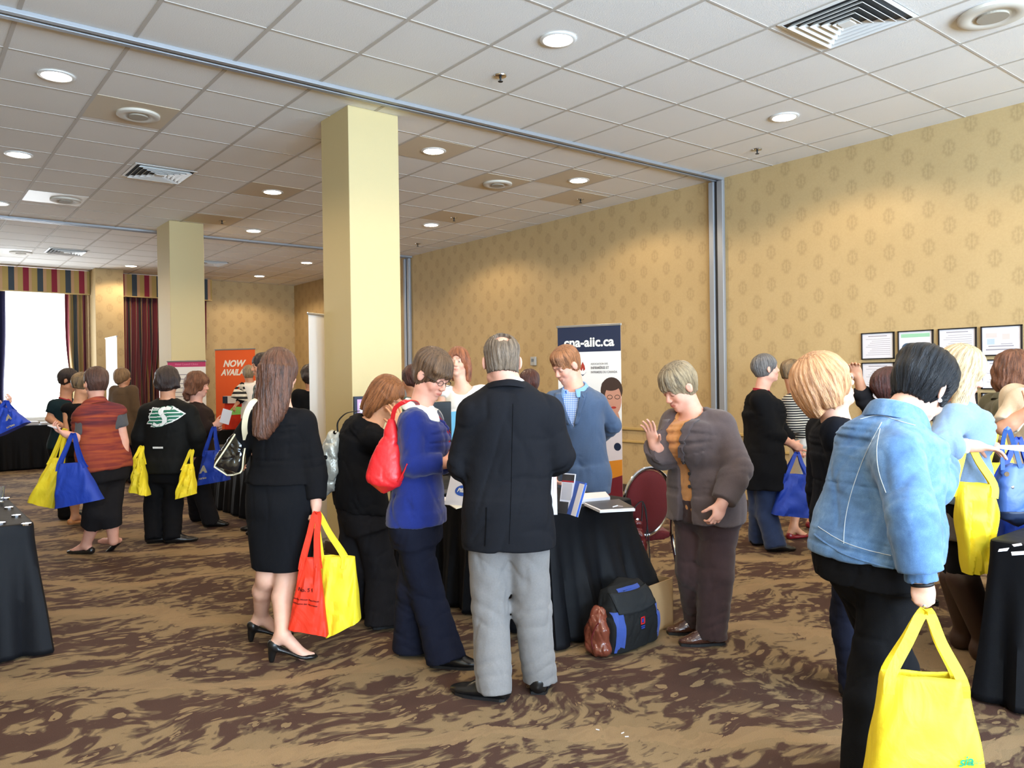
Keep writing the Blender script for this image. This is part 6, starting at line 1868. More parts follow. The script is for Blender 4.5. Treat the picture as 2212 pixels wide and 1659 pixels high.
# ------------------------------------------------------------------ people to the right
M_denim = None
def mat_denim():
    t = NT('washed_denim'); v = t.coord(); n = t.noise(t.coord((1, 1, .7)), 5.5, 4, .8, .6); f = t.noise(v, 420, 2); g = t.noise(t.coord((1, 1, 1)), 40, 3)
    c = t.ramp(t.math('ADD', t.math('MULTIPLY', n, .75), t.math('MULTIPLY', g, .25)), [(.30, lin((60, 92, 134))), (.5, lin((84, 122, 166))), (.68, lin((120, 154, 192)))])
    t.base(t.mix(.3, c, t.ramp(f, [(.35, (.3, .3, .32)), (.65, (.7, .7, .72))]), 'OVERLAY')); t.rough(.85); t.b.inputs['Sheen Weight'].default_value = .15
    t.bump(t.math('ADD', t.math('MULTIPLY', n, .5), t.math('MULTIPLY', f, .05)), .5, .02); return t.m
M_denim = mat_denim(); M_stitch = plain('pale_stitching', (196, 206, 214), .8)
M_blcloth = fabric('black_cotton', (13, 13, 16), fold=.4); M_olive = fabric('olive_jacket', (92, 88, 68), fold=.35); M_beige = fabric('beige_knit', (206, 186, 158), fold=.2); M_ltblue = fabric('pale_blue_shirt', (118, 142, 174), fold=.4)
M_navydress = fabric('navy_black_jumper', (13, 16, 25), fold=.25); M_greyskirt = fabric('grey_skirt', (104, 98, 96), fold=.3); M_brboot = plain('dark_brown_boot', (60, 40, 32), .5)
def mat_bands(name, c1, c2, per, axis=2, duty=.5):
    t = NT(name); tc = t.n('ShaderNodeTexCoord'); sp = t.n('ShaderNodeSeparateXYZ'); t.set(sp.inputs[0], tc.outputs['Object'])
    a = t.math('GREATER_THAN', t.math('FRACT', t.math('DIVIDE', sp.outputs[axis], per)), duty); t.base(t.mix(a, lin(c1), lin(c2))); t.rough(.8); return t.m
M_striped = mat_bands('black_and_cream_striped_knit', (26, 26, 30), (216, 208, 192), .022, duty=.62)
M_band = plain('black_rubber_band', (20, 22, 26), .4); M_pearl = plain('pearl_earring', (232, 230, 236), .15, .3, coat=.5)
M_redshoe = plain('dark_red_shoe_leather', (124, 26, 34), .3)

def stitched(p, name, pts, dirv, r=.0015, m=M_stitch, F=None, n=8, out=.002):
    """a seam laid on the garment through points given in the picture"""
    if p.skip: return
    F = F or p.F; P = crv([p.J(q) for q in pts], n); V = F.stick(P, dirv, .3, out); ok = np.abs(F.eval(V)) < .02
    V = V[ok]
    if len(V) < 3: return
    b = MB(); b.tube(V, r, 5); return b.build(name, m, p.obj, p.root)
def earring(p, side, m=M_pearl, r=.006):
    if p.skip: return
    q = p.hp(.086 * side, .004, -.038); b = MB(); b.lathe(q - p.hu * r, [(.0005, 0), (r * .8, r * .3), (r, r), (r * .7, r * 1.6), (.0005, r * 2)], 12); b.build('earring', m, p.obj, p.root, smooth=True)

M_seam = plain('black_seam_thread', (6, 6, 8), .9, spec=.1)
stitched(PEOPLE[0], 'jacket_vent', [(1053, 1085), (1052, 1125), (1050, 1166)], -CD, r=.003, m=M_seam)
stitched(PEOPLE[0], 'back_seam', [(1108, 870), (1106, 960), (1104, 1060), (1100, 1160)], -CD, r=.0014, m=M_seam)
# --- denim jacket woman, nearest on the right
p = Person('woman with short black hair in a light denim jacket holding a yellow bag', 2.92, (1850, 1690), (1990, 842, .05), (1928, 905, .02), (1888, 1190), yaw=128, pyaw=120, hyaw=122, hpitch=38, hroll=4, skin='fair', fat=1.2, hipw=1.02, bust=1.0, hs=1.06, sw=.165,
           R=dict(s=(1940, 985, -.14), e=(1968, 1108, -.29), w=(1990, 1250, -.31), t=(2000, 1325, -.31), curl=85, thumb=15, pn=(.2, .8, 0)), L=dict(s=(1925, 960, .15), e=(2010, 1050, .20), w=(2040, 1000, .35), hide=1),
           legR=dict(g=(1840, 1735), toe=128, k=(1880, 1450, -.03)), legL=dict(g=(1900, 1700), toe=118, k=(1935, 1440, .08)))
p.trousers('trousers', M_blcloth, off=.010, hemr=.058, kner=.074, hemz=.075, seed=5)
p.top('shirt', M_blcloth, off=.016, sleeve=.4, hem=0, long=[(.05, .19, .145, 0), (.11, .185, .15, 0)], seed=15, wr=(.004, .12), smooth=.02, neck=.0)
p.top('denim_jacket', M_denim, off=.034, sleeve=1.86, hem=0.05, seed=21, wr=(.005, .2), smooth=.03, puff=.014, cuff=.014, armoff=.026, long=[(.015, .215, .168, .0)])
p.collar(M_denim, name='jacket_collar', h=.05, rad=p.neck_r + .026, drop=-.012, open_=80)
cd_ = unit(CAM - p.N)
stitched(p, 'stitching', [(1858, 905), (1900, 897), (1945, 910), (1975, 918)], cd_)
stitched(p, 'stitching', [(1905, 912), (1880, 960), (1858, 1010), (1838, 1070), (1828, 1120), (1826, 1165)], cd_)
stitched(p, 'stitching', [(1765, 1140), (1820, 1160), (1880, 1172), (1925, 1178)], cd_)
stitched(p, 'armhole_seam', [(1902, 925), (1896, 965), (1900, 1010), (1915, 1050)], cd_)
stitched(p, 'waistband_seam', [(1756, 1158), (1815, 1182), (1880, 1196), (1930, 1203)], cd_, m=M_denim, r=.004)
F = Field(); a = unit(p.wr['R'] - p.el['R']); c = p.wr['R'] - a * .045; F.cone(c, c + a * .055, .049, .052, cap=True, cap0=True); F.disp = ripple(.002, .06, 3)
p.part('rolled_cuff', F, M_denim, h=.006)
if not p.skip:
    e = p.wr['R'] + a * .018; t1 = unit(np.cross(a, UP)); t2 = np.cross(a, t1); b = MB(); b.tube([e + t1 * .031 * math.cos(k) + t2 * .031 * math.sin(k) for k in np.linspace(0, 2 * PI, 25)[:-1]], .0065, 8, closed=True); b.build('wrist_band', M_band, p.obj, p.root, smooth=True)
    q = p.wr['R'] + unit(p.J((1998, 1320, -.31)) - p.wr['R']) * .092; b = MB(); b.lathe(q + (CAM - q) * .011, [(.001, 0), (.006, 0), (.006, .004), (.001, .006)], 10, ax=CAM - q); b.build('ring', M_chrome, p.obj, p.root)
p.shoes(M_shoe_black, kind='flat')
p.hair(H_black, thick=.030, front=.050, nape=-.070, side=-.015, puff=.010, strand=.004, volume=[((0, -.035, .085), (.088, .10, .055))], fringe=[((-.06, .05, .06), (.02, .09, .05), .022, .02), ((.06, .05, .05), (.0, .09, .045), .02, .02), ((-.075, .035, .02), (-.07, .04, -.035), .014, .007)])
earring(p, -1, r=.009)
# bag in her hand
tote('bright yellow nonwoven tote bag in the hand of the denim jacket woman', M_yel, 2.56, (1905, 1450, .0), (2085, 1462, -.05), (2126, 1700, -.05), (1868, 1700, .0), (2000, 1326, .0), thick=.17, seed=3, sw=.034, boxy=5, wr=.006, group='yellow tote bags',
     prints=[(.80, .66, 'sia', .045, M_teal, dict(shear=.3, bold=.001)), (.93, .67, 'Saskatoon', .016, M_teal)])

# --- woman looking up, strawberry blonde
p = Person('woman with a strawberry blonde bob and glasses looking up', 3.68, (1842, 1508), (1785, 832), (1805, 912), (1835, 1130), yaw=92, hyaw=88, hpitch=-20, skin='fair', fat=1.1, hs=1.08,
           R=dict(s=(1808, 935, -.13), e=(1838, 1030, -.14), w=(1880, 1060, -.10), hide=1), L=dict(hide=1), legR=dict(g=(1832, 1508), toe=95, k=(1836, 1330, 0)), legL=dict(g=(1870, 1490), toe=95))
p.trousers('trousers', M_navytr, kner=.085, hemr=.08); p.top('jumper', M_navydress, off=.018, sleeve=1.8, hem=-.05, smooth=.02); p.shoes(M_shoe_black)
p.hair(H_blonde, thick=.034, front=.062, nape=-.12, low=1, earclear=False, puff=.004, faceW=.054, wave=.0015, long=[[(-.074, -.015, .04, .030, .050), (-.084, -.02, -.03, .030, .048), (-.076, -.025, -.085, .022, .04)], [(.074, -.015, .04, .030, .050), (.084, -.02, -.03, .030, .048), (.076, -.025, -.085, .022, .04)], [(0, -.085, .02, .085, .045), (0, -.095, -.05, .085, .04), (0, -.085, -.105, .07, .03)]])
p.glasses(plain('clear_pale_spectacle_frame', (222, 214, 212), .2), r=.021); p.lanyard(M_lany, down=.22)

# --- black cardigan woman with blue tote
p = Person('woman with short steel grey hair in a black cardigan and jeans holding a blue tote', 6.85, (1660, 1190), (1655, 797), (1643, 845), (1650, 1005), yaw=98, hyaw=92, hpitch=-6, skin='pink', fat=1.25, bust=1.15,
           R=dict(s=(1643, 865, -.13), e=(1668, 935, -.17), w=(1712, 960, -.08), t=(1735, 970, -.06), curl=50), L=dict(s=(1650, 862, .12), e=(1690, 935, .12), w=(1718, 966, .0), t=(1728, 985, -.02), curl=60),
           legR=dict(g=(1662, 1192), toe=95, k=(1655, 1105, -.04)), legL=dict(g=(1630, 1178), toe=100, k=(1640, 1100, .06)))
p.trousers('jeans', M_jeans, kner=.088, hemr=.092, hemz=.02); p.top('cardigan', M_bl_knit, off=.024, sleeve=1.25, hem=0, long=[(.10, .215, .20, .0), (.20, .235, .225, .02)], smooth=.03, seed=4); p.shoes(M_shoe_black)
p.hair(H_grey, thick=.018, front=.055, nape=-.06); p.lanyard(M_lany, down=.35, w=.022)
tote('royal blue tote held in front of the black cardigan woman', M_blu, 6.68, (1692, 1022), (1748, 1026), (1757, 1118), (1668, 1110), (1722, 980), thick=.14, seed=5, sw=.03, group='blue tote bags', wr=.01)

# --- striped cardigan, cream skirt
p = Person('woman in a striped cardigan and cream skirt with dark red shoes', 7.3, (1722, 1160), (1713, 808), (1716, 850), (1742, 975), yaw=100, hyaw=105, hpitch=14, skin='tan', fat=.95, R=dict(s=(1706, 870, -.12), e=(1712, 920, -.14), w=(1752, 916, -.05), t=(1775, 912, -.05), curl=40), L=dict(s=(1722, 868, .1), e=(1745, 920, .1), w=(1765, 918, .02)),
           legR=dict(g=(1706, 1165), toe=112, heel=.02, k=(1728, 1070, -.02)), legL=dict(g=(1748, 1140), toe=112, heel=.02, k=(1755, 1065, .05)))
p.skirt('skirt', M_creamskirt, z1=p.P[2] - .40, w1=.17, d1=.145, waist=.4); p.top('white_blouse', M_whiteknit, off=.014, sleeve=.3, hem=.1); p.top('cardigan', M_striped, off=.024, sleeve=1.8, hem=.25, v=[(-.06, .08), (.1, .06), (.5, .07)]); p.shoes(M_redshoe, kind='flat')
p.hair(H_stripe, thick=.018, front=.055, nape=-.06, volume=[((0, -.095, .05), (.045, .035, .05))])

# --- dark haired woman pointing at the frames
p = Person('dark haired person behind the denim jacket woman pointing at the wall', 5.3, None, (1925, 838), (1928, 882), (1935, 1040), yaw=70, hyaw=88, skin='tan', fat=1.0, L=dict(s=(1900, 900, .1), e=(1868, 865, .1), w=(1853, 815, .05), t=(1842, 778, .0), curl=25), R=dict())
p.trousers('trousers', M_dkgrey); p.top('jumper', M_dkgrey, sleeve=1.5); p.shoes(M_shoe_black); p.hair(H_darkred, thick=.024, front=.05, nape=-.07)

# --- platinum blonde in pale blue
p = Person('woman with long platinum hair in a pale blue shirt reaching out to the right', 4.1, (2105, 1425), (2078, 805), (2075, 872), (2072, 1060), yaw=88, hyaw=76, hpitch=24, skin='pink', fat=1.0, hs=1.02, R=dict(s=(2062, 905, -.13), e=(2030, 962, -.24), w=(2108, 964, -.26), t=(2165, 972, -.26), curl=16, pn=(0, 0, -1), thumb=35), L=dict(hide=1, s=(2080, 900, .13), e=(2100, 965, .15), w=(2150, 965, .1)),
           legR=dict(g=(2118, 1425), toe=95, k=(2080, 1230, -.04)), legL=dict(g=(2075, 1400), toe=95, k=(2065, 1230, .05)))
p.trousers('leggings', M_blcloth, kner=.062, hemr=.045, hemz=.16); p.skirt('skirt', M_greyskirt, z1=p.P[2] - .24, w1=.16, d1=.14, waist=.1); p.top('shirt', M_ltblue, off=.022, sleeve=1.55, hem=-.12, smooth=.02, puff=.01, cuff=.01)
F = Field()
for key in 'LR':
    F.cone(p.kn[key] - UP * .05, p.an[key], .080, .062, k=.0); g, fd = p.ft[key]; F.cone(p.an[key], g + UP * .045 + fd * .19, .056, .044, k=.03); F.ell(g + UP * .05, (.055, .055, .06), k=.03)
F.cut([0, 0, .003], [0, 0, -1]); p.part('boots', F, M_brboot)
p.hair(H_plat, thick=.024, front=.060, nape=-.15, low=1, earclear=False, faceW=.050, long=[[(-.070, .01, .03, .030, .060), (-.085, .01, -.06, .030, .05), (-.09, .03, -.16, .034, .04), (-.085, .05, -.26, .034, .035), (-.07, .08, -.34, .020, .02)], [(.072, .0, .03, .028, .055), (.08, -.01, -.08, .03, .05), (.08, .0, -.2, .03, .035)], [(0, -.08, .0, .07, .045), (0, -.09, -.12, .065, .035), (0, -.08, -.22, .05, .025)]])
if not p.skip:
    a = unit(p.wr['R'] - p.el['R']); e = p.wr['R'] - a * .055; t1 = unit(np.cross(a, UP)); t2 = np.cross(a, t1); b = MB(); b.ribbon([e + t1 * .034 * math.cos(k) + t2 * .034 * math.sin(k) for k in np.linspace(0, 2 * PI, 21)[:-1]], a, .03, .006, closed=True); b.build('white_watch', M_white, p.obj, p.root)
    q = p.J((2052, 1030, -.18)); b = MB(); b.box((-.02, -.002, -.045), (.02, .002, .045), fr=(q, RH, FH, UP)); b.build('name_badge', M_paper, p.obj, p.root)
tote('golden yellow tote hanging from the forearm of the platinum haired woman', M_yel, 3.86, (2060, 1040), (2150, 1046), (2140, 1228), (2085, 1238), (2090, 958), thick=.12, seed=8, sw=.036, straps=(.12, .78), group='yellow tote bags', wr=.012)
q0, q1, q2, q3 = p.J((2148, 968, -.24)), p.J((2230, 978, -.30)), p.J((2240, 962, -.15)), p.J((2158, 962, -.10))
sheet('paper held out by the platinum haired woman at the right edge', [q0, q1, q2, q3], M_paper, .002, 'paper', 'paper_sheet')

# --- olive jacket, curly hair
p = Person('woman with curly auburn hair in an olive jacket at the right edge', 5.3, None, (2196, 805), (2180, 862), (2172, 1050), yaw=96, hyaw=84, hpitch=6, skin='tan', fat=1.15, hs=1.05, R=dict(s=(2172, 885, -.14), e=(2160, 975, -.18), w=(2190, 1030, -.1)), L=dict())
p.trousers('trousers', M_dkgrey); p.top('jacket', M_olive, off=.026, sleeve=1.9, hem=-.05, smooth=.02); p.shoes(M_shoe_black); p.collar(M_olive, name='jacket_collar', h=.03, rad=p.neck_r + .025, open_=100)
p.hair(H_curly, thick=.030, front=.052, nape=-.10, low=1, earclear=False, faceW=.05, wave=.005, strand=.004, long=[[(0, -.08, .02, .08, .05), (0, -.10, -.06, .08, .04), (0, -.08, -.12, .06, .03)], [(-.07, -.02, .02, .03, .06), (-.08, -.03, -.08, .028, .05)]])
earring(p, -1)
# --- beige knit person at the edge
p = Person('person in a beige knit top cut by the right edge of the picture', 4.65, None, (2262, 790), (2250, 842), (2240, 1060), yaw=115, skin='tan', fat=1.15, R=dict(s=(2205, 868, -.12), e=(2168, 925, -.20), w=(2222, 888, -.28), t=(2240, 860, -.3)), L=dict())
p.trousers('trousers', M_navytr); p.top('knit_top', M_beige, off=.02, sleeve=.93, hem=-.02, smooth=.02, puff=.008, armoff=.024); p.shoes(M_shoe_black); p.hair(H_dark, thick=.02)
# bags at the right edge
M_hbag = plain('slate_blue_leather', (66, 98, 160), .4, bump=.15, bscale=30)
o = empty('handbag', pt(2190, 1050, 4.15), 'slate blue leather handbag with navy base at the right edge', 'bag'); o0 = np.array(o.location)
F = Field(); D0 = 4.15
F.loft([(pt(2186, 1005, D0), .063, .03, RH), (pt(2190, 1040, D0), .097, .05, RH), (pt(2196, 1085, D0), .108, .065, RH), (pt(2198, 1108, D0), .103, .06, RH)], pw=3); F.disp = ripple(.004, .09, 5)
V, Q = F.mesh(.008); mesh_np('bag_body', V, Q, M_hbag, parent=o, origin=o0)
F = Field(); F.loft([(pt(2197, 1100, D0), .11, .068, RH), (pt(2198, 1118, D0), .103, .06, RH)], pw=3); V, Q = F.mesh(.008); mesh_np('bag_base', V, Q, M_bnavy, parent=o, origin=o0)
for k in (0, 1):
    b = MB(); b.ribbon(crv([pt(2166 + 0, 1015, D0 - .03 + .06 * k), pt(2166, 960, D0 - .05), pt(2176, 925, D0 - .12), pt(2190, 960, D0 - .05), pt(2205, 1012, D0 - .03 + .06 * k)], 5), RH, .022, .004); b.build('handle', M_hbag, o, o0)
b = MB(); b.lathe(pt(2174, 1024, D0 - .07), [(.007, 0), (.013, 0), (.013, .004), (.007, .004)], 16, ax=-FH); b.lathe(pt(2187, 1053, D0 - .09), [(.001, 0), (.008, 0), (.008, .004), (.001, .005)], 12, ax=-FH); b.build('metal_ring', M_chrome, o, o0)
tote('royal blue tote below the slate handbag at the right edge', M_blu, 4.4, (2148, 1030), (2240, 1030), (2228, 1166), (2160, 1160), (2200, 950), thick=.12, seed=9, group='blue tote bags')
tote('yellow tote behind the slate blue handbag at the right edge', M_yel, 4.55, (2128, 1000), (2190, 1000), (2186, 1150), (2135, 1140), (2160, 930), thick=.1, seed=10, group='yellow tote bags')
# ------------------------------------------------------------------ people to the left and behind
M_vest = None
def mat_vest():
    t = NT('orange_red_space_dyed_knit'); n = t.noise(t.coord((2.5, 2.5, 26)), 1.0, 3, .8); n2 = t.noise(t.coord((1, 1, 5)), 1.1, 2)
    t.base(t.ramp(t.math('ADD', t.math('MULTIPLY', n, .6), t.math('MULTIPLY', n2, .4)), [(.35, lin((84, 30, 40))), (.48, lin((128, 48, 38))), (.58, lin((156, 72, 40))), (.7, lin((116, 38, 40)))])); t.rough(.9); t.bump(n, .4, .01); return t.m
M_vest = mat_vest(); M_greytee = fabric('grey_tee', (82, 82, 84), fold=.2); M_brcard = fabric('brown_cardigan', (96, 76, 56), fold=.3); M_dkbrown = fabric('dark_brown_jacket', (44, 32, 28), fold=.35); M_tealtee = fabric('dark_teal_tee', (22, 40, 46), fold=.2)
M_team = fabric('black_team_jacket', (16, 17, 17), fold=.45, rough=.75); M_tgreen = plain('emblem_green', (20, 104, 80), .6); M_twhite = plain('emblem_white', (226, 228, 226), .6)
M_tealtop = fabric('muted_teal_top', (52, 86, 84), fold=.2)

# --- woman with orange vest walking left
p = Person('woman in an orange red vest walking left with a phone and two bags', 6.95, (222, 1200), (207, 829), (207, 872), (226, 1005), yaw=238, pyaw=250, hyaw=232, hpitch=4, skin='pink', fat=1.28, hs=1.05, sw=.165, bust=1.1,
           L=dict(s=(186, 895, -.10), e=(178, 950, -.14), w=(143, 938, -.26), t=(118, 927, -.28), curl=35, thumb=30, pn=(0, 0, 1)), R=dict(s=(252, 892, .06), e=(267, 955, .08), w=(264, 1012, .06), t=(262, 1035, .05), curl=35),
           legL=dict(g=(196, 1197), toe=262, k=(206, 1105, -.05)), legR=dict(g=(258, 1190), lift=.06, a=(245, 1168, .08), toe=262, tip=42, k=(236, 1110, .03)))
p.trousers('capri_trousers', M_dkgrey, off=.003, kner=.098, hemr=.090, upto=.45, hemz=.3, k2=.06)
p.top('tee', M_greytee, off=.014, sleeve=.85, hem=.3, armoff=.02, sleeveR=.5); p.top('vest', M_vest, off=.026, sleeve=0.02, hem=-.08, smooth=.03, seed=3); p.collar(M_vest, name='vest_collar', h=.04, rad=p.neck_r + .022, open_=100, drop=-.01)
p.shoes(M_shoe_black, kind='flat'); p.hair(hair_mat('short_mahogany_hair', (84, 56, 46), (48, 30, 26)), thick=.022, front=.05, nape=-.06, puff=.006)
if not p.skip:
    b = MB(); q = p.J((118, 922, -.30)); b.box((-.045, -.03, -.004), (.035, .03, .004), fr=(q, unit(RH + UP * -.35), FH, unit(UP + RH * .35))); o = b.build('mobile_phone', M_paper, origin=q); tag(o, 'white mobile phone in the hand of the orange vest woman', 'phone')
    a = unit(p.wr['R'] - p.el['R']); e = p.wr['R']; b = MB(); b.tube([e + unit(np.cross(a, FH)) * .032 * math.cos(k) + FH * .032 * math.sin(k) for k in np.linspace(0, 2 * PI, 21)[:-1]], .006, 6, closed=True); b.build('bracelet', M_chrome, p.obj, p.root)
tote('yellow tote swinging beside the blue one of the orange vest woman', M_yel, 6.95, (112, 988), (136, 992), (124, 1096), (66, 1082), (140, 930), thick=.16, seed=2, sw=.03, group='yellow tote bags')
tote('royal blue tote hanging from the forearm of the orange vest woman', M_blu, 6.62, (128, 1002), (178, 998), (222, 1078), (122, 1098), (158, 940), thick=.14, seed=4, sw=.035, straps=(.15, .85), group='blue tote bags', wr=.004)

# --- team jacket person
p = Person('person in a black team jacket with a green and white emblem on the back', 7.55, (348, 1172), (363, 824), (362, 866), (362, 1005), yaw=172, hyaw=176, hpitch=6, male=True, skin='tan', fat=1.18, hs=1.0, sw=.19,
           L=dict(s=(322, 893), e=(305, 942, -.02), w=(310, 985, .12), hide=0, curl=60), R=dict(s=(406, 893), e=(424, 940, -.02), w=(416, 985, .12), curl=60),
           legL=dict(g=(322, 1174), toe=122, k=(332, 1092, .02)), legR=dict(g=(362, 1174), toe=112, k=(374, 1092, .0)))
p.trousers('trousers', M_blcloth, kner=.088, hemr=.080, hemz=.035); p.top('team_jacket', M_team, off=.034, sleeve=1.85, hem=0, long=[(.03, .215, .175, 0), (.07, .22, .175, 0)], smooth=.03, puff=.014, cuff=.014, armoff=.028, seed=5)
if not p.skip:
    b_ = -p.f; r_ = unit(RH - b_ * (RH @ b_)); c = p.J((374, 898)); W, H_ = .36, .20
    S_ = [(.44, .96), (.60, .98), (.66, .88), (.60, .80), (.58, .88), (.50, .88), (.47, .76), (.52, .62), (.55, .44), (.50, .22), (.38, .10), (.26, .12), (.22, .02), (.38, -.02), (.54, .06), (.64, .26), (.64, .50), (.58, .66), (.56, .74), (.50, .58), (.42, .44), (.37, .66), (.38, .84)]
    S_ = [(.42, .92), (.56, .99), (.68, .92), (.66, .80), (.56, .86), (.49, .78), (.50, .66), (.60, .46), (.60, .24), (.48, .06), (.32, .02), (.20, .10), (.24, .24), (.34, .14), (.46, .20), (.49, .34), (.44, .50), (.36, .66), (.36, .82)]
    out = [(.16, .94), (.40, .90), (.54, 1.0), (.70, .98), (.82, .84), (1.0, .62), (.84, .36), (.72, .22), (.56, .12), (.30, .0), (.14, .02), (.18, .14), (.0, .16), (.10, .34), (.06, .50), (.14, .70)]
    inn = [(u * .92 + .035, v * .86 + .07) for u, v in out]
    bars = [([(.08, y), (.94 - abs(y - .55) * .5, y + .04), (.94 - abs(y - .55) * .5, y + .085), (.08, y + .045)], 1) for y in (.28, .45, .62, .78)]
    Sb = [(.5 + (u - .47) * 1.12 - .03, .5 + (v - .5) * 1.06) for u, v in S_]
    decal('team_emblem', p.F, c, r_, UP, W, H_, [(out, 1), (inn, 0)] + bars + [(Sb, 0), (S_, 1)], [M_tgreen, M_twhite], b_, p.obj, p.root, 110, 66)
    decal('small_hem_lettering', p.F, p.J((361, 964)), r_, UP, .105, .018, [([(0, 0), (1, 0), (1, 1), (0, 1)], 0)] , [M_twhite], b_, p.obj, p.root, 24, 5)
p.shoes(M_shoe_black, kind='boot'); p.hair(H_dark, thick=.034, front=.06, nape=-.12, low=1, earclear=False, wave=.003, long=[[(-.075, -.01, .03, .035, .06), (-.088, -.015, -.06, .034, .05)], [(.075, -.01, .03, .035, .06), (.088, -.015, -.06, .034, .05)], [(0, -.08, .0, .085, .05), (0, -.085, -.08, .085, .035)]])
tote('crumpled yellow tote at the left side of the team jacket person', M_yel, 7.35, (294, 990), (309, 992), (322, 1070), (282, 1060), (306, 966), thick=.14, seed=12, group='yellow tote bags', wr=.012)
tote('yellow tote with green print at the right side of the team jacket person', M_yel, 7.35, (397, 1003), (416, 1002), (424, 1066), (380, 1078), (414, 974), thick=.12, seed=13, group='yellow tote bags', wr=.01)

# --- curly brown hair, with paper
p = Person('woman with curly brown hair in a dark jacket reading a white sheet', 8.25, (442, 1138), (428, 832), (422, 872), (428, 985), yaw=96, hyaw=92, hpitch=8, skin='pink', fat=1.2, R=dict(s=(424, 892, -.13), e=(438, 930, -.16), w=(465, 918, -.12), t=(482, 908, -.12), curl=35), L=dict(s=(430, 890, .12), e=(450, 930, .1), w=(468, 925, .0), hide=0),
           legR=dict(g=(445, 1138), toe=98, k=(437, 1065, -.03)), legL=dict(g=(418, 1126), toe=98, k=(422, 1062, .06)))
p.trousers('trousers', M_dkgrey, kner=.09, hemr=.09, hemz=.03); p.top('jacket', M_dkbrown, off=.028, sleeve=1.9, hem=0, long=[(.15, .22, .19, 0), (.22, .23, .19, 0)], smooth=.03, seed=9); p.shoes(M_shoe_black)
p.hair(H_curly, thick=.030, front=.056, nape=-.2, low=1, earclear=False, faceW=.05, wave=.006, long=[[(0, -.07, .02, .085, .055), (0, -.09, -.08, .09, .05), (0, -.09, -.16, .075, .035)], [(-.07, -.02, .02, .03, .05), (-.085, -.03, -.1, .03, .045)]])
sheet('white sheet read by the curly haired woman', [p.J((474, 912, -.14)), p.J((494, 918, -.14)), p.J((502, 888, -.10)), p.J((482, 882, -.10))], plain('greyish_paper', (206, 206, 214), .5), .002, 'paper', 'paper_sheet')
tote('blue tote with cream printed figure hanging beside the curly haired woman', M_blu, 7.95, (440, 974), (474, 972), (496, 1036), (428, 1048), (462, 925), thick=.14, seed=14, sw=.03, group='blue tote bags', prints=[(.22, .55, 'A', .09, M_cream, dict(bold=.006)), (.22, .8, 'nurses', .03, M_cream, dict(bold=.001))])

# --- far people
p = Person('person in a long brown cardigan seen from behind near the far column', 12.0, None, (266, 815), (267, 838), (268, 925), yaw=165, hyaw=130, skin='tan', fat=1.15, lod=.9)
p.trousers('trousers', M_navytr, lod=1) if False else p.trousers('trousers', M_navytr); p.top('cardigan', M_brcard, off=.03, sleeve=1.8, hem=0, long=[(.1, .23, .2, 0), (.25, .24, .2, 0)], smooth=.03); p.shoes(M_shoe_black); p.hair(hair_mat('light_brown_hair', (140, 110, 78), (92, 66, 46)), thick=.03, front=.055, nape=-.09, low=1, earclear=False, long=[[(0, -.07, .0, .085, .055), (0, -.07, -.09, .08, .045)]])
p = Person('dark haired woman in a dark teal tee leaning at the far window table', 8.9, None, (149, 822), (140, 862), (134, 965), yaw=112, hyaw=100, hpitch=18, skin='tan', fat=1.0, R=dict(s=(118, 876, -.1), e=(106, 905, -.14), w=(138, 922, -.16), t=(152, 932, -.16)), L=dict(s=(150, 872, .1), e=(165, 910, .1), w=(170, 935, .0)))
p.trousers('trousers', M_blcloth); p.top('tee', M_tealtee, off=.016, sleeve=.6, hem=-.05); p.shoes(M_shoe_black); p.hair(H_dark, thick=.02, front=.05, nape=-.06); p.lanyard(M_lany, down=.25)
p = Person('woman with streaked hair in a sleeveless black top behind the orange vest woman', 8.4, (168, 1130), (181, 832), (170, 872), (178, 985), yaw=140, hyaw=130, hpitch=12, skin='warm', fat=1.0, R=dict(s=(196, 885, -.05), e=(200, 930, -.05), w=(205, 960, -.0)), L=dict(s=(146, 884, .0), e=(146, 925, -.03), w=(164, 952, -.05)),
           legL=dict(g=(153, 1138), toe=150, k=(165, 1070, 0), lift=.02), legR=dict(g=(185, 1128), toe=150))
p.skirt('skirt', M_bl_skirt, z1=p.P[2] - .38, w1=.16, d1=.14); p.top('sleeveless_top', M_bl_knit, off=.014, sleeve=.05, hem=-.02, neck=.01); p.shoes(plain('tan_sandal', (196, 132, 80), .5), kind='flat'); p.hair(H_stripe, thick=.02, front=.055, nape=-.05, volume=[((0, -.085, .045), (.05, .035, .05))])
# far woman in black and cream with striped bag
p = Person('small far woman in a cream vest and black top before the orange banner', 12.25, None, (537, 807), (540, 826), (545, 905), yaw=240, hyaw=200, skin='tan', fat=.95, hs=.98, L=dict(s=(529, 837, -.05), e=(522, 860, -.1), w=(512, 872, -.2)), R=dict())
p.trousers('trousers', M_blcloth); p.top('black_top', M_bl_knit, off=.012, sleeve=1.8, hem=-.1); p.top('cream_vest', M_whiteknit, off=.022, sleeve=.02, hem=.0); p.shoes(M_shoe_black); p.hair(H_ash, thick=.02, nape=-.07)
M_bagstripe = mat_bands('black_and_white_banded_canvas', (24, 24, 28), (230, 224, 208), .075, duty=.5)
tote('black and white striped bag of the small far woman', M_bagstripe, 12.05, (508, 838), (532, 848), (534, 866), (500, 858), (524, 828), thick=.12, seed=15, group=None)
# man behind the long haired woman
p = Person('dark haired man half hidden behind the woman with long hair', 8.0, None, (566, 790), (572, 832), (580, 955), yaw=300, male=True, hyaw=300, hpitch=10, skin='tan', fat=1.0)
p.trousers('trousers', M_dkgrey); p.top('shirt', M_tealtop, off=.014, sleeve=1.8, hem=-.1); p.shoes(M_shoe_black); p.hair(H_dark, thick=.014, front=.052)
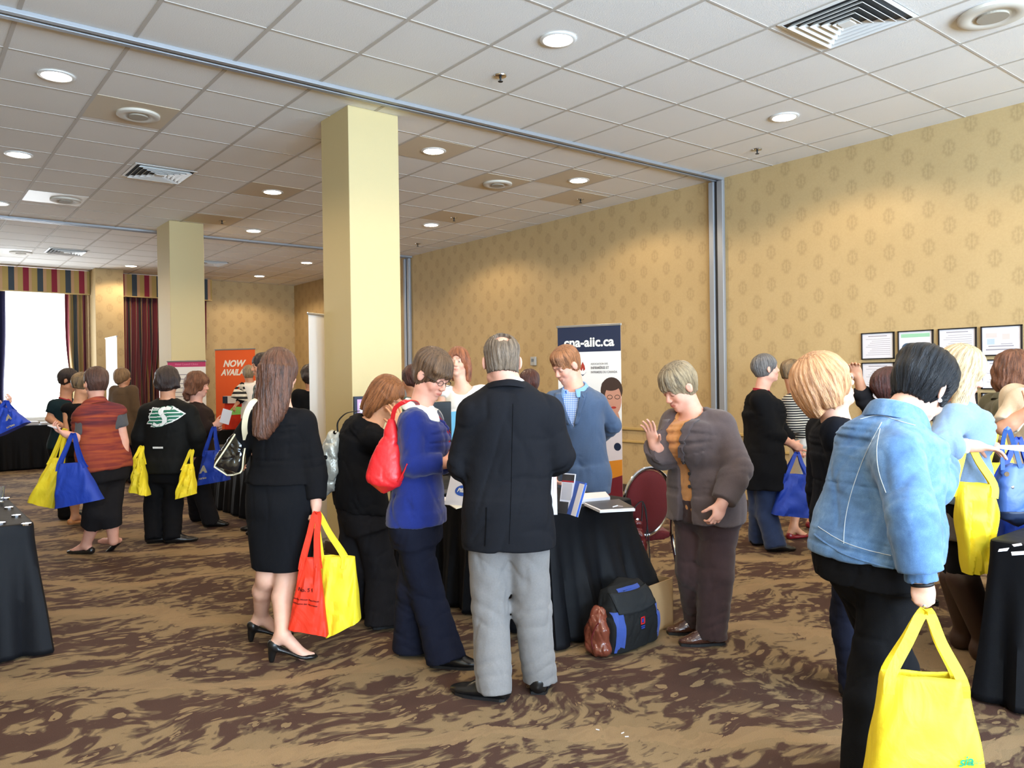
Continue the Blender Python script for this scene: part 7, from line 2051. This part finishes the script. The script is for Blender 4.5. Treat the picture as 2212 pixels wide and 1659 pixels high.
# person in black by the white banner
p = Person('person in black with dark curly hair beside the white banner', 9.6, None, (669, 812), (672, 845), (676, 955), yaw=200, skin='tan', fat=1.05)
p.trousers('trousers', M_blcloth); p.top('black_top', M_bl_knit, off=.02, sleeve=1.8, hem=-.2); p.shoes(M_shoe_black); p.hair(H_dark, thick=.03, nape=-.1, low=1, earclear=False, wave=.005)
# partly hidden, right of the near column
p = Person('person with dark bob and teal top peeking out beside the near column', 7.6, None, (892, 820), (892, 862), (893, 985), yaw=250, hyaw=260, hpitch=10, skin='tan', fat=1.05)
p.trousers('trousers', M_dkgrey); p.top('teal_top', M_tealtop, off=.018, sleeve=1.5, hem=-.1); p.shoes(M_shoe_black); p.hair(H_darkred, thick=.03, nape=-.1, low=1, earclear=False, wave=.003, long=[[(0, -.07, .0, .08, .055), (0, -.07, -.08, .075, .045)]])
p = Person('person whose dark red hair shows above the shoulder of the bald man', 7.3, None, (1143, 830), (1145, 870), (1148, 985), yaw=190, skin='tan', fat=1.0)
p.trousers('trousers', M_dkgrey); p.top('dark_top', M_bl_knit, off=.018, sleeve=1.5, hem=-.1); p.shoes(M_shoe_black); p.hair(H_darkred, thick=.024, nape=-.07, wave=.002)
# left edge person with blue bag
p = Person('person in a dark jacket cut by the left edge of the picture', 7.3, None, (-100, 800), (-96, 846), (-84, 1000), yaw=170, skin='fair', fat=1.15, R=dict(s=(-52, 876, -.02), e=(-12, 905, -.06), w=(10, 880, -.12)), L=dict())
p.trousers('trousers', M_blcloth, kner=.1, hemr=.09); p.top('jacket', M_bl_knit, off=.03, sleeve=1.85, hem=-.1, smooth=.02); p.shoes(M_shoe_black); p.hair(H_stripe, thick=.02)
tote('royal blue bag with a cream print at the left edge of the picture', M_blu, 7.0, (2, 878), (28, 884), (62, 912), (-6, 944), (14, 868), thick=.12, seed=16, sw=.03, group='blue tote bags', prints=[(.62, .45, 'A', .07, M_cream, dict(bold=.006)), (.6, .88, 'nurses', .03, M_cream, dict(bold=.001))])

# --- bags of the long haired woman
LH = PEOPLE[1]
tote('red tote with dark lettering held by the woman with long chestnut hair', M_red, 4.22, (652, 1205), (690, 1204), (708, 1372), (624, 1356), (684, 1112), thick=.07, seed=17, sw=.03, group='red tote bags', wr=.005,
     prints=[(.40, .42, 'No. 54', .028, M_darkprint, dict(bold=.0006)), (.42, .55, 'Canadian Nurses Association', .0125, M_darkprint, dict(bold=.0003)), (.42, .61, 'Association des infirmieres', .0125, M_darkprint, dict(bold=.0003))])
tote('bright yellow tote beside the red one held by the long haired woman', M_yel, 4.32, (692, 1200), (766, 1202), (778, 1338), (706, 1374), (686, 1112), thick=.12, seed=18, sw=.03, straps=(.12, .55), group='yellow tote bags', wr=.006)
# patent handbag
o = empty('handbag', LH.J((500, 985, .05)), 'black patent handbag with white strap and piping on the long haired woman', 'bag'); o0 = np.array(o.location)
J = LH.J; F = Field(); z = .02
F.loft([(J((523, 935, z)), .025, .03, unit(RH + UP * .3)), (J((510, 960, z)), .06, .05, unit(RH + UP * .3)), (J((499, 993, z)), .082, .06, unit(RH + UP * .25)), (J((494, 1012, z)), .080, .055, unit(RH + UP * .2))], pw=2.8); F.disp = ripple(.006, .09, 7)
V, Q = F.mesh(.007); mesh_np('bag_body', V, Q, M_patent, parent=o, origin=o0)
P = F.stick(crv([J(q) for q in ((508, 938, z), (484, 975, z), (463, 1008, z), (470, 1022, z), (500, 1026, z), (521, 1018, z), (526, 985, z), (533, 948, z))], 6), unit(CAM - o0), .3, .003); P = P[np.abs(F.eval(P)) < .02]
if len(P) > 4: b = MB(); b.tube(P, .0045, 6); b.build('white_piping', M_cream, o, o0)
b = MB(); b.ribbon(crv([J((531, 950, -.03)), J((528, 922, -.09)), J((533, 892, -.13)), J((546, 869, -.13)), J((560, 860, -.06)), J((566, 864, .04))], 6), unit(RH + FH * .3), .03, .005); b.build('white_strap', M_cream, o, o0)
